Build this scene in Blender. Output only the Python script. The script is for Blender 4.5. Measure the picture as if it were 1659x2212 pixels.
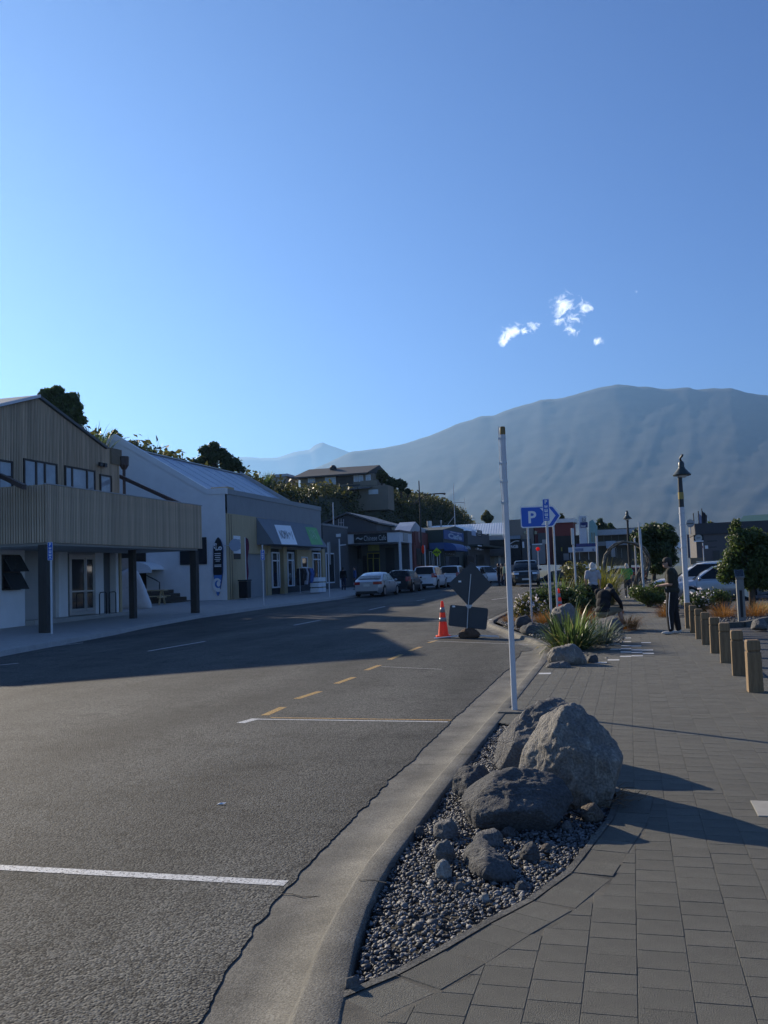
import bpy, bmesh, math, random
import numpy as np
from mathutils import Vector, Matrix, noise as mnoise
from mathutils.bvhtree import BVHTree
R = math.radians
rnd = random.Random(7)
sc = bpy.context.scene
COL = sc.collection
for o in list(bpy.data.objects):
    bpy.data.objects.remove(o)

# ------------------------------------------------------------------ camera
CAM_RIGHT = Vector((0.966, 0.256, -0.035)); CAM_FWD = Vector((-0.2534, 0.9650, 0.0681)).normalized()
CAM_UP = CAM_RIGHT.cross(CAM_FWD).normalized(); CAM_RIGHT = CAM_FWD.cross(CAM_UP).normalized()
EYE = Vector((0, 0, 1.55)); FPX = 2000.0
cam_d = bpy.data.cameras.new('camera'); cam = bpy.data.objects.new('camera', cam_d); COL.objects.link(cam)
cam_d.sensor_fit = 'HORIZONTAL'; cam_d.sensor_width = 36; cam_d.lens = 36 * FPX / 1659
cam_d.clip_start = 0.1; cam_d.clip_end = 60000
cam.matrix_world = Matrix(((CAM_RIGHT.x, CAM_UP.x, -CAM_FWD.x, EYE.x), (CAM_RIGHT.y, CAM_UP.y, -CAM_FWD.y, EYE.y),
                           (CAM_RIGHT.z, CAM_UP.z, -CAM_FWD.z, EYE.z), (0, 0, 0, 1)))
sc.camera = cam
# ------------------------------------------------------------------ sky, sun, exposure
SUN_AZ, SUN_EL = R(-54), R(22.5)          # azimuth clockwise from +Y (street direction)
world = bpy.data.worlds.new('World'); sc.world = world; world.use_nodes = True
SKY_STRENGTH = 0.084; SUN_STRENGTH = 4.5
wn, wl = world.node_tree.nodes, world.node_tree.links
wn.clear()
w_out = wn.new('ShaderNodeOutputWorld'); w_bg = wn.new('ShaderNodeBackground'); w_sky = wn.new('ShaderNodeTexSky')
w_sky.sky_type = 'NISHITA'; w_sky.sun_disc = False; w_sky.sun_elevation = SUN_EL; w_sky.sun_rotation = SUN_AZ
w_sky.altitude = 1500; w_sky.air_density = 1.0; w_sky.dust_density = 0.25; w_sky.ozone_density = 6.0
w_bg.inputs[1].default_value = SKY_STRENGTH
wl.new(w_bg.outputs[0], w_out.inputs[0])
sun_d = bpy.data.lights.new('sun', 'SUN'); sun_d.energy = SUN_STRENGTH; sun_d.angle = R(0.5); sun_d.color = (1.0, 0.875, 0.69)
sun = bpy.data.objects.new('sun', sun_d); COL.objects.link(sun)
SUNDIR = Vector((math.sin(SUN_AZ) * math.cos(SUN_EL), math.cos(SUN_AZ) * math.cos(SUN_EL), math.sin(SUN_EL)))
sun.rotation_euler = SUNDIR.to_track_quat('Z', 'Y').to_euler()
sun.location = SUNDIR * 50
sc.view_settings.view_transform = 'Standard'; sc.view_settings.look = 'None'
sc.view_settings.gamma = 1.0; sc.view_settings.use_curve_mapping = False
sc.view_settings.exposure = 0.76
sc.render.engine = 'CYCLES'
sc.cycles.use_denoising = True
sc.cycles.max_bounces = 6; sc.cycles.diffuse_bounces = 4; sc.cycles.glossy_bounces = 3
sc.cycles.transmission_bounces = 4; sc.cycles.transparent_max_bounces = 8; sc.cycles.volume_bounces = 0
sc.cycles.sample_clamp_indirect = 6.0

# ------------------------------------------------------------------ survey helpers (points measured in a 1659 x 2212 copy of the photograph)
def ray(x, y):
    return CAM_RIGHT * ((x - 829.5) / FPX) - CAM_UP * ((y - 1106.0) / FPX) + CAM_FWD
def sstep(a, b, t):
    t = min(1.0, max(0.0, (t - a) / (b - a))); return t * t * (3 - 2 * t)
def zg(X, Y):                                # the street climbs gently on its left side
    return .5 * min(1.0, max(0.0, (Y - 27) / 42.0)) * (1 - sstep(-6, -1, X))
def G(x, y, z=None):                         # where the line of sight meets the ground
    d = ray(x, y); zz = z if z is not None else 0.0
    for _ in range(30):
        p = EYE + d * ((zz - EYE.z) / d.z)
        if z is None: zz = .5 * zz + .5 * zg(p.x, p.y)
    return p
def AY(x, y, Y): d = ray(x, y); return EYE + d * (Y / d.y)
def AX(x, y, X): d = ray(x, y); return EYE + d * (X / d.x)

# ------------------------------------------------------------------ mesh helpers
class MB:
    def __init__(s): s.v = []; s.f = []; s.m = []
    def add(s, vs, fs, mi=0):
        o = len(s.v); s.v += [tuple(v) for v in vs]
        s.f += [tuple(i + o for i in f) for f in fs]; s.m += [mi] * len(fs); return s
    def box(s, a, b, mi=0):
        x0, y0, z0 = (min(a[i], b[i]) for i in range(3)); x1, y1, z1 = (max(a[i], b[i]) for i in range(3))
        return s.add([(x0, y0, z0), (x1, y0, z0), (x1, y1, z0), (x0, y1, z0), (x0, y0, z1), (x1, y0, z1), (x1, y1, z1), (x0, y1, z1)],
                     [(0, 3, 2, 1), (4, 5, 6, 7), (0, 1, 5, 4), (1, 2, 6, 5), (2, 3, 7, 6), (3, 0, 4, 7)], mi)
    def obox(s, c, size, mat3, mi=0):        # box about c turned by a 3x3 matrix
        c = Vector(c); vs = []
        for dz in (-.5, .5):
            for dx, dy in ((-.5, -.5), (.5, -.5), (.5, .5), (-.5, .5)):
                vs.append(c + mat3 @ Vector((dx * size[0], dy * size[1], dz * size[2])))
        return s.add(vs, [(0, 3, 2, 1), (4, 5, 6, 7), (0, 1, 5, 4), (1, 2, 6, 5), (2, 3, 7, 6), (3, 0, 4, 7)], mi)
    def beam(s, p0, p1, w, h, mi=0, up=(0, 0, 1)):
        p0, p1 = Vector(p0), Vector(p1); t = (p1 - p0); L = t.length; t.normalize()
        a = Vector(up).cross(t)
        if a.length < 1e-4: a = Vector((1, 0, 0)).cross(t)
        a.normalize(); b = t.cross(a)
        m = Matrix((t, a, b)).transposed()
        return s.obox((p0 + p1) / 2, (L, w, h), m, mi)
    def prism(s, poly, f, d0, d1, mi=0):     # poly: list of (u, v); f(u, v, d) -> point
        n = len(poly)
        vs = [f(u, v, d0) for u, v in poly] + [f(u, v, d1) for u, v in poly]
        fs = [tuple(range(n))[::-1], tuple(range(n, 2 * n))] + [(i, (i + 1) % n, (i + 1) % n + n, i + n) for i in range(n)]
        return s.add(vs, fs, mi)
    def tube(s, pts, rad, n=8, mi=0, cap=True):
        pts = [Vector(p) for p in pts]
        if not hasattr(rad, '__len__'): rad = [rad] * len(pts)
        vs = []; a = None
        for i, p in enumerate(pts):
            t = (pts[min(i + 1, len(pts) - 1)] - pts[max(i - 1, 0)]).normalized()
            if a is None:
                a = t.orthogonal().normalized()
            else:
                a = (a - t * a.dot(t)).normalized()
            b = t.cross(a)
            for k in range(n):
                w = 2 * math.pi * k / n
                vs.append(p + (a * math.cos(w) + b * math.sin(w)) * rad[i])
        fs = []
        for i in range(len(pts) - 1):
            for k in range(n):
                fs.append((i * n + k, i * n + (k + 1) % n, (i + 1) * n + (k + 1) % n, (i + 1) * n + k))
        if cap:
            fs.append(tuple(range(n))[::-1]); fs.append(tuple((len(pts) - 1) * n + k for k in range(n)))
        return s.add(vs, fs, mi)
    def lathe(s, prof, c=(0, 0, 0), n=16, axis='z', mi=0):
        vs = []; fs = []; c = Vector(c)
        for r_, h in prof:
            for k in range(n):
                w = 2 * math.pi * k / n; u, v = r_ * math.cos(w), r_ * math.sin(w)
                vs.append(c + (Vector((u, v, h)) if axis == 'z' else Vector((u, h, v)) if axis == 'y' else Vector((h, u, v))))
        for i in range(len(prof) - 1):
            for k in range(n):
                fs.append((i * n + k, i * n + (k + 1) % n, (i + 1) * n + (k + 1) % n, (i + 1) * n + k))
        fs.append(tuple(range(n))[::-1]); fs.append(tuple((len(prof) - 1) * n + k for k in range(n)))
        return s.add(vs, fs, mi)
    def quad(s, a, b, c, d, mi=0): return s.add([a, b, c, d], [(0, 1, 2, 3)], mi)
    def build(s, name, mats, parent=None, world=True, smooth=False, bevel=None, origin=None):
        me = bpy.data.meshes.new(name)
        off = Vector((0, 0, 0))
        if parent is not None and world: off = parent.matrix_world.translation if parent.parent is None else world_loc(parent)
        if origin is not None: off = Vector(origin)
        me.from_pydata([(v[0] - off[0], v[1] - off[1], v[2] - off[2]) for v in s.v], [], s.f)
        if not isinstance(mats, (list, tuple)): mats = [mats]
        for m_ in mats: me.materials.append(m_)
        if len(mats) > 1: me.polygons.foreach_set('material_index', s.m)
        return link(name, me, parent, smooth, bevel, origin)
def world_loc(o):
    p = Vector(o.location)
    while o.parent is not None: o = o.parent; p = p + Vector(o.location)
    return p
def link(name, me, parent=None, smooth=False, bevel=None, origin=None):
    bm = bmesh.new(); bm.from_mesh(me); bmesh.ops.recalc_face_normals(bm, faces=bm.faces); bm.to_mesh(me); bm.free()
    if smooth:
        me.polygons.foreach_set('use_smooth', [True] * len(me.polygons))
    o = bpy.data.objects.new(name, me); COL.objects.link(o)
    if parent is not None: o.parent = parent
    if origin is not None: o.location = origin
    if bevel:
        b = o.modifiers.new('edge', 'BEVEL'); b.width = bevel[0]; b.segments = bevel[1]; b.limit_method = 'ANGLE'; b.angle_limit = R(40)
    if smooth and smooth != True:
        try: me.set_sharp_from_angle(angle=R(smooth))
        except Exception: pass
    return o
def np_mesh(name, V, Fa, mats, parent=None, smooth=False, origin=None):   # V (n,3), Fa (m,k) arrays
    V = np.asarray(V, np.float32); Fa = np.asarray(Fa, np.int32)
    if origin is not None: V = V - np.array(origin, np.float32)
    me = bpy.data.meshes.new(name); k = Fa.shape[1]
    me.vertices.add(len(V)); me.vertices.foreach_set('co', V.ravel())
    me.loops.add(Fa.size); me.loops.foreach_set('vertex_index', Fa.ravel())
    me.polygons.add(len(Fa)); me.polygons.foreach_set('loop_start', np.arange(0, Fa.size, k, dtype=np.int32))
    me.polygons.foreach_set('loop_total', np.full(len(Fa), k, np.int32))
    if smooth: me.polygons.foreach_set('use_smooth', np.ones(len(Fa), bool))
    if not isinstance(mats, (list, tuple)): mats = [mats]
    for m_ in mats: me.materials.append(m_)
    me.update(calc_edges=True); me.validate()
    o = bpy.data.objects.new(name, me); COL.objects.link(o)
    if parent is not None: o.parent = parent
    if origin is not None: o.location = origin
    return o
def tag(o, label=None, cat=None, group=None, kind=None):
    if label: o['label'] = label
    if cat: o['category'] = cat
    if group: o['group'] = group
    if kind: o['kind'] = kind
    return o
def thing(name, label, cat, loc=(0, 0, 0), rotz=0, group=None):
    o = bpy.data.objects.new(name, None); COL.objects.link(o); o.empty_display_size = .2
    o.location = loc; o.rotation_euler = (0, 0, rotz)
    o.matrix_world = Matrix.Translation(Vector(loc)) @ Matrix.Rotation(rotz, 4, 'Z')
    return tag(o, label, cat, group)
def struct(o): o['kind'] = 'structure'; return o
def copy_tree(o, parent=None):
    c = o.copy(); COL.objects.link(c); c.parent = parent
    for ch in list(o.children): copy_tree(ch, c)
    return c

# ------------------------------------------------------------------ materials
MATS = {}
def mat(name, col, rough=.7, var=.12, scale=6.0, bump=0.0, bscale=40.0, metal=0.0, spec=.5, col2=None, island=0.0, trans=0.0, coat=0.0, emit=None, detail=6, stretch=None):
    if name in MATS: return MATS[name]
    m = bpy.data.materials.new(name); m.use_nodes = True; MATS[name] = m
    n, l = m.node_tree.nodes, m.node_tree.links
    b = n['Principled BSDF']; out = n['Material Output']
    b.inputs['Roughness'].default_value = rough; b.inputs['Metallic'].default_value = metal
    b.inputs['Specular IOR Level'].default_value = spec
    if coat: b.inputs['Coat Weight'].default_value = coat; b.inputs['Coat Roughness'].default_value = .05
    tc = n.new('ShaderNodeTexCoord'); src = tc.outputs['Object']
    if stretch:
        mp = n.new('ShaderNodeMapping'); mp.inputs['Scale'].default_value = stretch; l.new(src, mp.inputs[0]); src = mp.outputs[0]
    nz = n.new('ShaderNodeTexNoise'); nz.inputs['Scale'].default_value = scale; nz.inputs['Detail'].default_value = detail; nz.inputs['Roughness'].default_value = .62
    l.new(src, nz.inputs['Vector'])
    ramp = n.new('ShaderNodeValToRGB'); ramp.color_ramp.elements[0].position = .3; ramp.color_ramp.elements[1].position = .7
    c2 = col2 or tuple(min(1, c * (1 + var)) for c in col); c1 = tuple(c * (1 - var) for c in col) if col2 is None else col
    ramp.color_ramp.elements[0].color = (*c1, 1); ramp.color_ramp.elements[1].color = (*c2, 1)
    l.new(nz.outputs[0], ramp.inputs[0]); csock = ramp.outputs[0]
    if island:
        ge = n.new('ShaderNodeNewGeometry'); oi = n.new('ShaderNodeObjectInfo')
        ad = n.new('ShaderNodeMath'); ad.operation = 'ADD'; l.new(ge.outputs['Random Per Island'], ad.inputs[0]); l.new(oi.outputs['Random'], ad.inputs[1])
        fr = n.new('ShaderNodeMath'); fr.operation = 'FRACT'; l.new(ad.outputs[0], fr.inputs[0])
        mr = n.new('ShaderNodeMapRange'); mr.inputs['To Min'].default_value = 1 - island; mr.inputs['To Max'].default_value = 1 + island
        l.new(fr.outputs[0], mr.inputs[0])
        hs = n.new('ShaderNodeHueSaturation'); l.new(mr.outputs[0], hs.inputs['Value']); l.new(csock, hs.inputs['Color']); csock = hs.outputs[0]
    l.new(csock, b.inputs['Base Color'])
    if bump:
        bz = n.new('ShaderNodeTexNoise'); bz.inputs['Scale'].default_value = bscale; bz.inputs['Detail'].default_value = 4; l.new(src, bz.inputs['Vector'])
        bp = n.new('ShaderNodeBump'); bp.inputs['Strength'].default_value = min(1, bump); bp.inputs['Distance'].default_value = .01 if bump <= 1 else .01 * bump
        l.new(bz.outputs[0], bp.inputs['Height']); l.new(bp.outputs[0], b.inputs['Normal'])
    if trans:
        tr = n.new('ShaderNodeBsdfTranslucent'); mx = n.new('ShaderNodeMixShader'); mx.inputs[0].default_value = trans
        g = n.new('ShaderNodeHueSaturation'); g.inputs['Saturation'].default_value = 1.25; g.inputs['Value'].default_value = 1.5; l.new(csock, g.inputs['Color']); l.new(g.outputs[0], tr.inputs[0])
        l.new(b.outputs[0], mx.inputs[1]); l.new(tr.outputs[0], mx.inputs[2]); l.new(mx.outputs[0], out.inputs[0])
    if emit:
        b.inputs['Emission Color'].default_value = (*emit[0], 1); b.inputs['Emission Strength'].default_value = emit[1]
    return m
def N(m, typ): return m.node_tree.nodes.new(typ)
# ------------------------------------------------------------------ clouds: a few wisps in the sky itself
def cloud_mask(spots):
    tc = wn.new('ShaderNodeTexCoord'); nrm = wn.new('ShaderNodeVectorMath'); nrm.operation = 'NORMALIZE'; wl.new(tc.outputs['Generated'], nrm.inputs[0])
    rt = wn.new('ShaderNodeMapping'); rt.inputs['Rotation'].default_value = (0, 0, 0); rt.inputs['Scale'].default_value = (1, 1, 1.25); wl.new(nrm.outputs[0], rt.inputs[0])
    nz = wn.new('ShaderNodeTexNoise'); nz.inputs['Scale'].default_value = 75; nz.inputs['Detail'].default_value = 12; nz.inputs['Roughness'].default_value = .68; nz.inputs['Distortion'].default_value = 1.4
    wl.new(rt.outputs[0], nz.inputs['Vector'])
    tot = None
    for (x, y, rad, w) in spots:
        d = ray(x, y).normalized()
        dist = wn.new('ShaderNodeVectorMath'); dist.operation = 'DISTANCE'; wl.new(nrm.outputs[0], dist.inputs[0]); dist.inputs[1].default_value = d
        mr = wn.new('ShaderNodeMapRange'); mr.interpolation_type = 'SMOOTHSTEP'; mr.inputs['From Min'].default_value = rad; mr.inputs['From Max'].default_value = 0
        mr.inputs['To Min'].default_value = 0; mr.inputs['To Max'].default_value = w; wl.new(dist.outputs['Value'], mr.inputs[0])
        if tot is None: tot = mr.outputs[0]
        else:
            a = wn.new('ShaderNodeMath'); a.operation = 'MAXIMUM'; wl.new(tot, a.inputs[0]); wl.new(mr.outputs[0], a.inputs[1]); tot = a.outputs[0]
    ad = wn.new('ShaderNodeMath'); ad.operation = 'MULTIPLY_ADD'; wl.new(tot, ad.inputs[0]); ad.inputs[1].default_value = .42; wl.new(nz.outputs[0], ad.inputs[2])
    mr = wn.new('ShaderNodeMapRange'); mr.inputs['From Min'].default_value = .64; mr.inputs['From Max'].default_value = 1.08; mr.inputs['To Max'].default_value = 1; wl.new(ad.outputs[0], mr.inputs[0])
    g = wn.new('ShaderNodeMath'); g.operation = 'GREATER_THAN'; wl.new(tot, g.inputs[0]); g.inputs[1].default_value = .02
    mu = wn.new('ShaderNodeMath'); mu.operation = 'MULTIPLY'; wl.new(mr.outputs[0], mu.inputs[0]); wl.new(g.outputs[0], mu.inputs[1])
    return mu.outputs[0]
cm = cloud_mask([(1088, 734, .011, .85), (1101, 724, .014, 1.0), (1112, 714, .012, .95), (1132, 714, .009, .72), (1150, 707, .010, .78), (1162, 700, .007, .7), (1216, 662, .021, .80), (1240, 688, .017, .6), (1262, 664, .016, .62), (1206, 690, .012, .65), (1232, 710, .016, .58), (1290, 737, .009, .62), (1376, 629, .004, .5)])
w_hs = wn.new('ShaderNodeHueSaturation'); w_hs.inputs['Saturation'].default_value = 1.05; w_hs.inputs['Hue'].default_value = .509; w_gm = wn.new('ShaderNodeGamma'); w_gm.inputs[1].default_value = 1.0; wl.new(w_sky.outputs[0], w_gm.inputs[0]); wl.new(w_gm.outputs[0], w_hs.inputs['Color'])
w_mix = wn.new('ShaderNodeMixRGB'); wl.new(cm, w_mix.inputs[0]); wl.new(w_hs.outputs[0], w_mix.inputs[1]); w_mix.inputs[2].default_value = (19, 19.2, 19.5, 1)
wl.new(w_mix.outputs[0], w_bg.inputs[0])

# ------------------------------------------------------------------ surface materials
def asphalt(name, base, chip=1.0):
    m = mat(name, base, rough=.86, var=.16, scale=.9, spec=.3)
    n, l = m.node_tree.nodes, m.node_tree.links; b = n['Principled BSDF']
    tc = n['Texture Coordinate']
    vo = n.new('ShaderNodeTexVoronoi'); vo.inputs['Scale'].default_value = 85; l.new(tc.outputs['Object'], vo.inputs['Vector'])
    vo2 = n.new('ShaderNodeTexNoise'); vo2.inputs['Scale'].default_value = 38; vo2.inputs['Detail'].default_value = 5; l.new(tc.outputs['Object'], vo2.inputs['Vector'])
    cr = n.new('ShaderNodeValToRGB'); cr.color_ramp.elements[0].position = .25; cr.color_ramp.elements[1].position = .8
    cr.color_ramp.elements[0].color = (.25, .25, .25, 1); cr.color_ramp.elements[1].color = (1.95, 1.92, 1.85, 1)
    sep = n.new('ShaderNodeSeparateColor'); l.new(vo.outputs['Color'], sep.inputs[0]); l.new(sep.outputs[0], cr.inputs[0])
    mx = n.new('ShaderNodeMixRGB'); mx.blend_type = 'MULTIPLY'; mx.inputs[0].default_value = .8 * chip
    rp = n['Color Ramp']; l.new(rp.outputs[0], mx.inputs[1]); l.new(cr.outputs[0], mx.inputs[2])
    # long worn streaks and patches along the traffic direction
    mp = n.new('ShaderNodeMapping'); mp.inputs['Scale'].default_value = (.75, .16, 1); l.new(tc.outputs['Object'], mp.inputs[0])
    st = n.new('ShaderNodeTexNoise'); st.inputs['Scale'].default_value = 1.0; st.inputs['Detail'].default_value = 5; l.new(mp.outputs[0], st.inputs['Vector'])
    sr = n.new('ShaderNodeMapRange'); sr.inputs['From Min'].default_value = .32; sr.inputs['From Max'].default_value = .68; sr.inputs['To Min'].default_value = .62; sr.inputs['To Max'].default_value = 1.38; l.new(st.outputs[0], sr.inputs[0])
    m2 = n.new('ShaderNodeMixRGB'); m2.blend_type = 'MULTIPLY'; m2.inputs[0].default_value = 1; l.new(mx.outputs[0], m2.inputs[1]); l.new(sr.outputs[0], m2.inputs[2])
    # fine meandering cracks
    cn = n.new('ShaderNodeTexNoise'); cn.inputs['Scale'].default_value = .55; cn.inputs['Detail'].default_value = 8; cn.inputs['Roughness'].default_value = .68; l.new(tc.outputs['Object'], cn.inputs['Vector'])
    ab = n.new('ShaderNodeMath'); ab.operation = 'SUBTRACT'; ab.inputs[1].default_value = .5; l.new(cn.outputs[0], ab.inputs[0])
    aa = n.new('ShaderNodeMath'); aa.operation = 'ABSOLUTE'; l.new(ab.outputs[0], aa.inputs[0])
    crk = n.new('ShaderNodeMapRange'); crk.inputs['From Max'].default_value = .010; crk.inputs['To Min'].default_value = .35; crk.inputs['To Max'].default_value = 1; l.new(aa.outputs[0], crk.inputs[0])
    m3 = n.new('ShaderNodeMixRGB'); m3.blend_type = 'MULTIPLY'; m3.inputs[0].default_value = .75; l.new(m2.outputs[0], m3.inputs[1]); l.new(crk.outputs[0], m3.inputs[2])
    # oil drips and darker stains
    on = n.new('ShaderNodeTexNoise'); on.inputs['Scale'].default_value = 1.9; on.inputs['Detail'].default_value = 3; l.new(tc.outputs['Object'], on.inputs['Vector'])
    om = n.new('ShaderNodeMapRange'); om.inputs['From Min'].default_value = .60; om.inputs['From Max'].default_value = .74; om.inputs['To Min'].default_value = 1; om.inputs['To Max'].default_value = .62; l.new(on.outputs[0], om.inputs[0])
    m4 = n.new('ShaderNodeMixRGB'); m4.blend_type = 'MULTIPLY'; m4.inputs[0].default_value = 1; l.new(m3.outputs[0], m4.inputs[1]); l.new(om.outputs[0], m4.inputs[2])
    l.new(m4.outputs[0], b.inputs['Base Color'])
    ad = n.new('ShaderNodeMath'); ad.operation = 'MULTIPLY_ADD'; ad.inputs[1].default_value = -1.0; l.new(vo.outputs['Distance'], ad.inputs[0]); l.new(vo2.outputs[0], ad.inputs[2])
    ad2 = n.new('ShaderNodeMath'); ad2.operation = 'MULTIPLY_ADD'; ad2.inputs[1].default_value = .5; l.new(crk.outputs[0], ad2.inputs[0]); l.new(ad.outputs[0], ad2.inputs[2])
    bp = n.new('ShaderNodeBump'); bp.inputs['Strength'].default_value = .75 * chip; bp.inputs['Distance'].default_value = .008; l.new(ad2.outputs[0], bp.inputs['Height']); l.new(bp.outputs[0], b.inputs['Normal'])
    return m
M_ROAD = asphalt('asphalt chip seal', (.068, .068, .062))
M_PARK = asphalt('car park asphalt', (.062, .063, .064), .7)
def concrete(name, c, var=.22, rough=.85):
    m = mat(name, c, rough=rough, var=var, scale=2.2, bump=.5, bscale=120, detail=10)
    n, l = m.node_tree.nodes, m.node_tree.links; b = n['Principled BSDF']
    tc = n['Texture Coordinate']; sp = n.new('ShaderNodeTexNoise'); sp.inputs['Scale'].default_value = 95; sp.inputs['Detail'].default_value = 4; l.new(tc.outputs['Object'], sp.inputs['Vector'])
    mr = n.new('ShaderNodeMapRange'); mr.inputs['From Min'].default_value = .35; mr.inputs['From Max'].default_value = .65; mr.inputs['To Min'].default_value = .55; mr.inputs['To Max'].default_value = 1.35; l.new(sp.outputs[0], mr.inputs[0])
    mx = n.new('ShaderNodeMixRGB'); mx.blend_type = 'MULTIPLY'; mx.inputs[0].default_value = 1; l.new(n['Color Ramp'].outputs[0], mx.inputs[1]); l.new(mr.outputs[0], mx.inputs[2]); l.new(mx.outputs[0], b.inputs['Base Color'])
    return m
M_KERB = concrete('weathered kerb concrete', (.112, .106, .089), .55)
M_PATHC = concrete('pale footpath concrete', (.38, .365, .335), .12)
M_WHITEPAINT = mat('road paint white', (.62, .62, .60), rough=.7, var=.2, scale=45, bump=.6, bscale=140)
def worn(m, thr):
    n, l = m.node_tree.nodes, m.node_tree.links; b = n['Principled BSDF']; tc = n['Texture Coordinate']
    z = n.new('ShaderNodeTexNoise'); z.inputs['Scale'].default_value = 60; z.inputs['Detail'].default_value = 6; z.inputs['Roughness'].default_value = .75; l.new(tc.outputs['Object'], z.inputs['Vector'])
    mr = n.new('ShaderNodeMapRange'); mr.inputs['From Min'].default_value = thr - .03; mr.inputs['From Max'].default_value = thr + .03; l.new(z.outputs[0], mr.inputs[0])
    l.new(mr.outputs[0], b.inputs['Alpha'])
worn(M_WHITEPAINT, .43)
M_YELPAINT = mat('road paint yellow', (.50, .30, .075), rough=.7, var=.25, scale=30, bump=.6, bscale=140); worn(M_YELPAINT, .44)
M_WHITEFAINT = mat('road paint worn thin', (.52, .52, .50), rough=.75, var=.2, scale=45); worn(M_WHITEFAINT, .46)
M_PAVER = mat('charcoal paver', (.120, .115, .093), rough=.86, var=.14, scale=5, bump=1.0, bscale=210, island=.09, detail=10)
def speckle(m, sc_, lo, hi):
    n, l = m.node_tree.nodes, m.node_tree.links; b = n['Principled BSDF']; tc = n['Texture Coordinate']
    src = b.inputs['Base Color'].links[0].from_socket
    z = n.new('ShaderNodeTexNoise'); z.inputs['Scale'].default_value = sc_; z.inputs['Detail'].default_value = 3; l.new(tc.outputs['Object'], z.inputs['Vector'])
    mr = n.new('ShaderNodeMapRange'); mr.inputs['From Min'].default_value = .34; mr.inputs['From Max'].default_value = .68; mr.inputs['To Min'].default_value = lo; mr.inputs['To Max'].default_value = hi; l.new(z.outputs[0], mr.inputs[0])
    mx = n.new('ShaderNodeMixRGB'); mx.blend_type = 'MULTIPLY'; mx.inputs[0].default_value = 1; l.new(src, mx.inputs[1]); l.new(mr.outputs[0], mx.inputs[2]); l.new(mx.outputs[0], b.inputs['Base Color'])
speckle(M_PAVER, 260, .6, 1.45)
M_PAVERW = mat('white paver', (.62, .61, .57), rough=.7, var=.1, scale=12, bump=.4, bscale=150)
M_JOINT = mat('joint sand', (.05, .047, .040), rough=.95, scale=4, bump=.6, bscale=200, col2=(.17, .155, .12))
M_SOIL = mat('bed soil', (.035, .033, .031), rough=.95, var=.3, scale=8, bump=.8, bscale=60)
M_GRASSLAND = mat('far paddock', (.055, .065, .035), rough=.95, var=.3, scale=.01)

# ------------------------------------------------------------------ the big ground sheet
def grid_mesh(name, xs, ys, zf, m, smooth=True):
    V = [(x, y, zf(x, y)) for y in ys for x in xs]; nx = len(xs)
    Fa = [(j * nx + i, j * nx + i + 1, (j + 1) * nx + i + 1, (j + 1) * nx + i) for j in range(len(ys) - 1) for i in range(nx - 1)]
    return struct(np_mesh(name, V, Fa, m, smooth=smooth))
grid_mesh('ground', [-26000, -3000, -300, 0, 300, 3000, 26000], [-6000, -400, 0, 400, 4000, 26000], lambda x, y: -.6, M_GRASSLAND)

RZ = -.085                                    # road lies this far below the paved footpath
def lerp_tab(tab, y):
    if y <= tab[0][0]: return tab[0][1]
    for (a, va), (b, vb) in zip(tab, tab[1:]):
        if y <= b: return va + (vb - va) * (y - a) / (b - a)
    return tab[-1][1]
LKERB = [(-20, -13.0), (5, -13.4), (19, -14.7), (22, -15.3), (30, -16.9), (36, -17.6), (43, -17.5), (50, -16.8), (55, -16.5), (75, -16.3), (99, -15.4), (112, -15)]
LIP = [(-4, .6), (0, -.35), (2, -.93), (3.1, -1.227), (3.87, -1.366), (4.34, -1.422), (4.95, -1.469), (5.6, -1.48), (6.86, -1.505), (8.57, -1.523), (11.8, -1.539), (16.3, -1.583), (19.5, -1.75), (20.3, -2.0), (24, -3.1), (27.6, -4.15), (29.0, -4.35), (31, -4.4), (60, -4.6), (70, -4.6)]
def lip(y): return lerp_tab(LIP, y)
def road_edge(y):                             # ragged edge of the seal against the concrete channel
    if y < 19: base = lip(y) - (.40 + .035 * min(y, 12) / 3 - .06)
    else: base = lip(y) - .30
    return base + .035 * mnoise.noise((0, y * 1.3, 3)) + .024 * mnoise.noise((0, y * 6.1, 9)) + .012 * mnoise.noise((4, y * 19, 9))
ys = list(np.concatenate([np.arange(-20, 2, 1.0), np.arange(2, 12, .04), np.arange(12, 22, .12), np.arange(22, 60, .5), np.arange(60, 116, 2)]))
V = []; Fa = []
for j, y in enumerate(ys):
    e = road_edge(y); k = lerp_tab(LKERB, y) + .02
    for t in np.linspace(0, 1, 25):
        x = e + (k - e) * t
        V.append((x, y, zg(x, y) + RZ + .001 + .03 * math.sin(math.pi * t)))
for j in range(len(ys) - 1):
    for i in range(24): Fa.append((j * 25 + i, (j + 1) * 25 + i, (j + 1) * 25 + i + 1, j * 25 + i + 1))
road = struct(np_mesh('road', V, Fa, M_ROAD, smooth=True))
def road_z(x, y):
    e = road_edge(y); k = lerp_tab(LKERB, y) + .02; t = (x - e) / (k - e)
    return zg(x, y) + RZ + .001 + .03 * math.sin(math.pi * min(1, max(0, t)))

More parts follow.
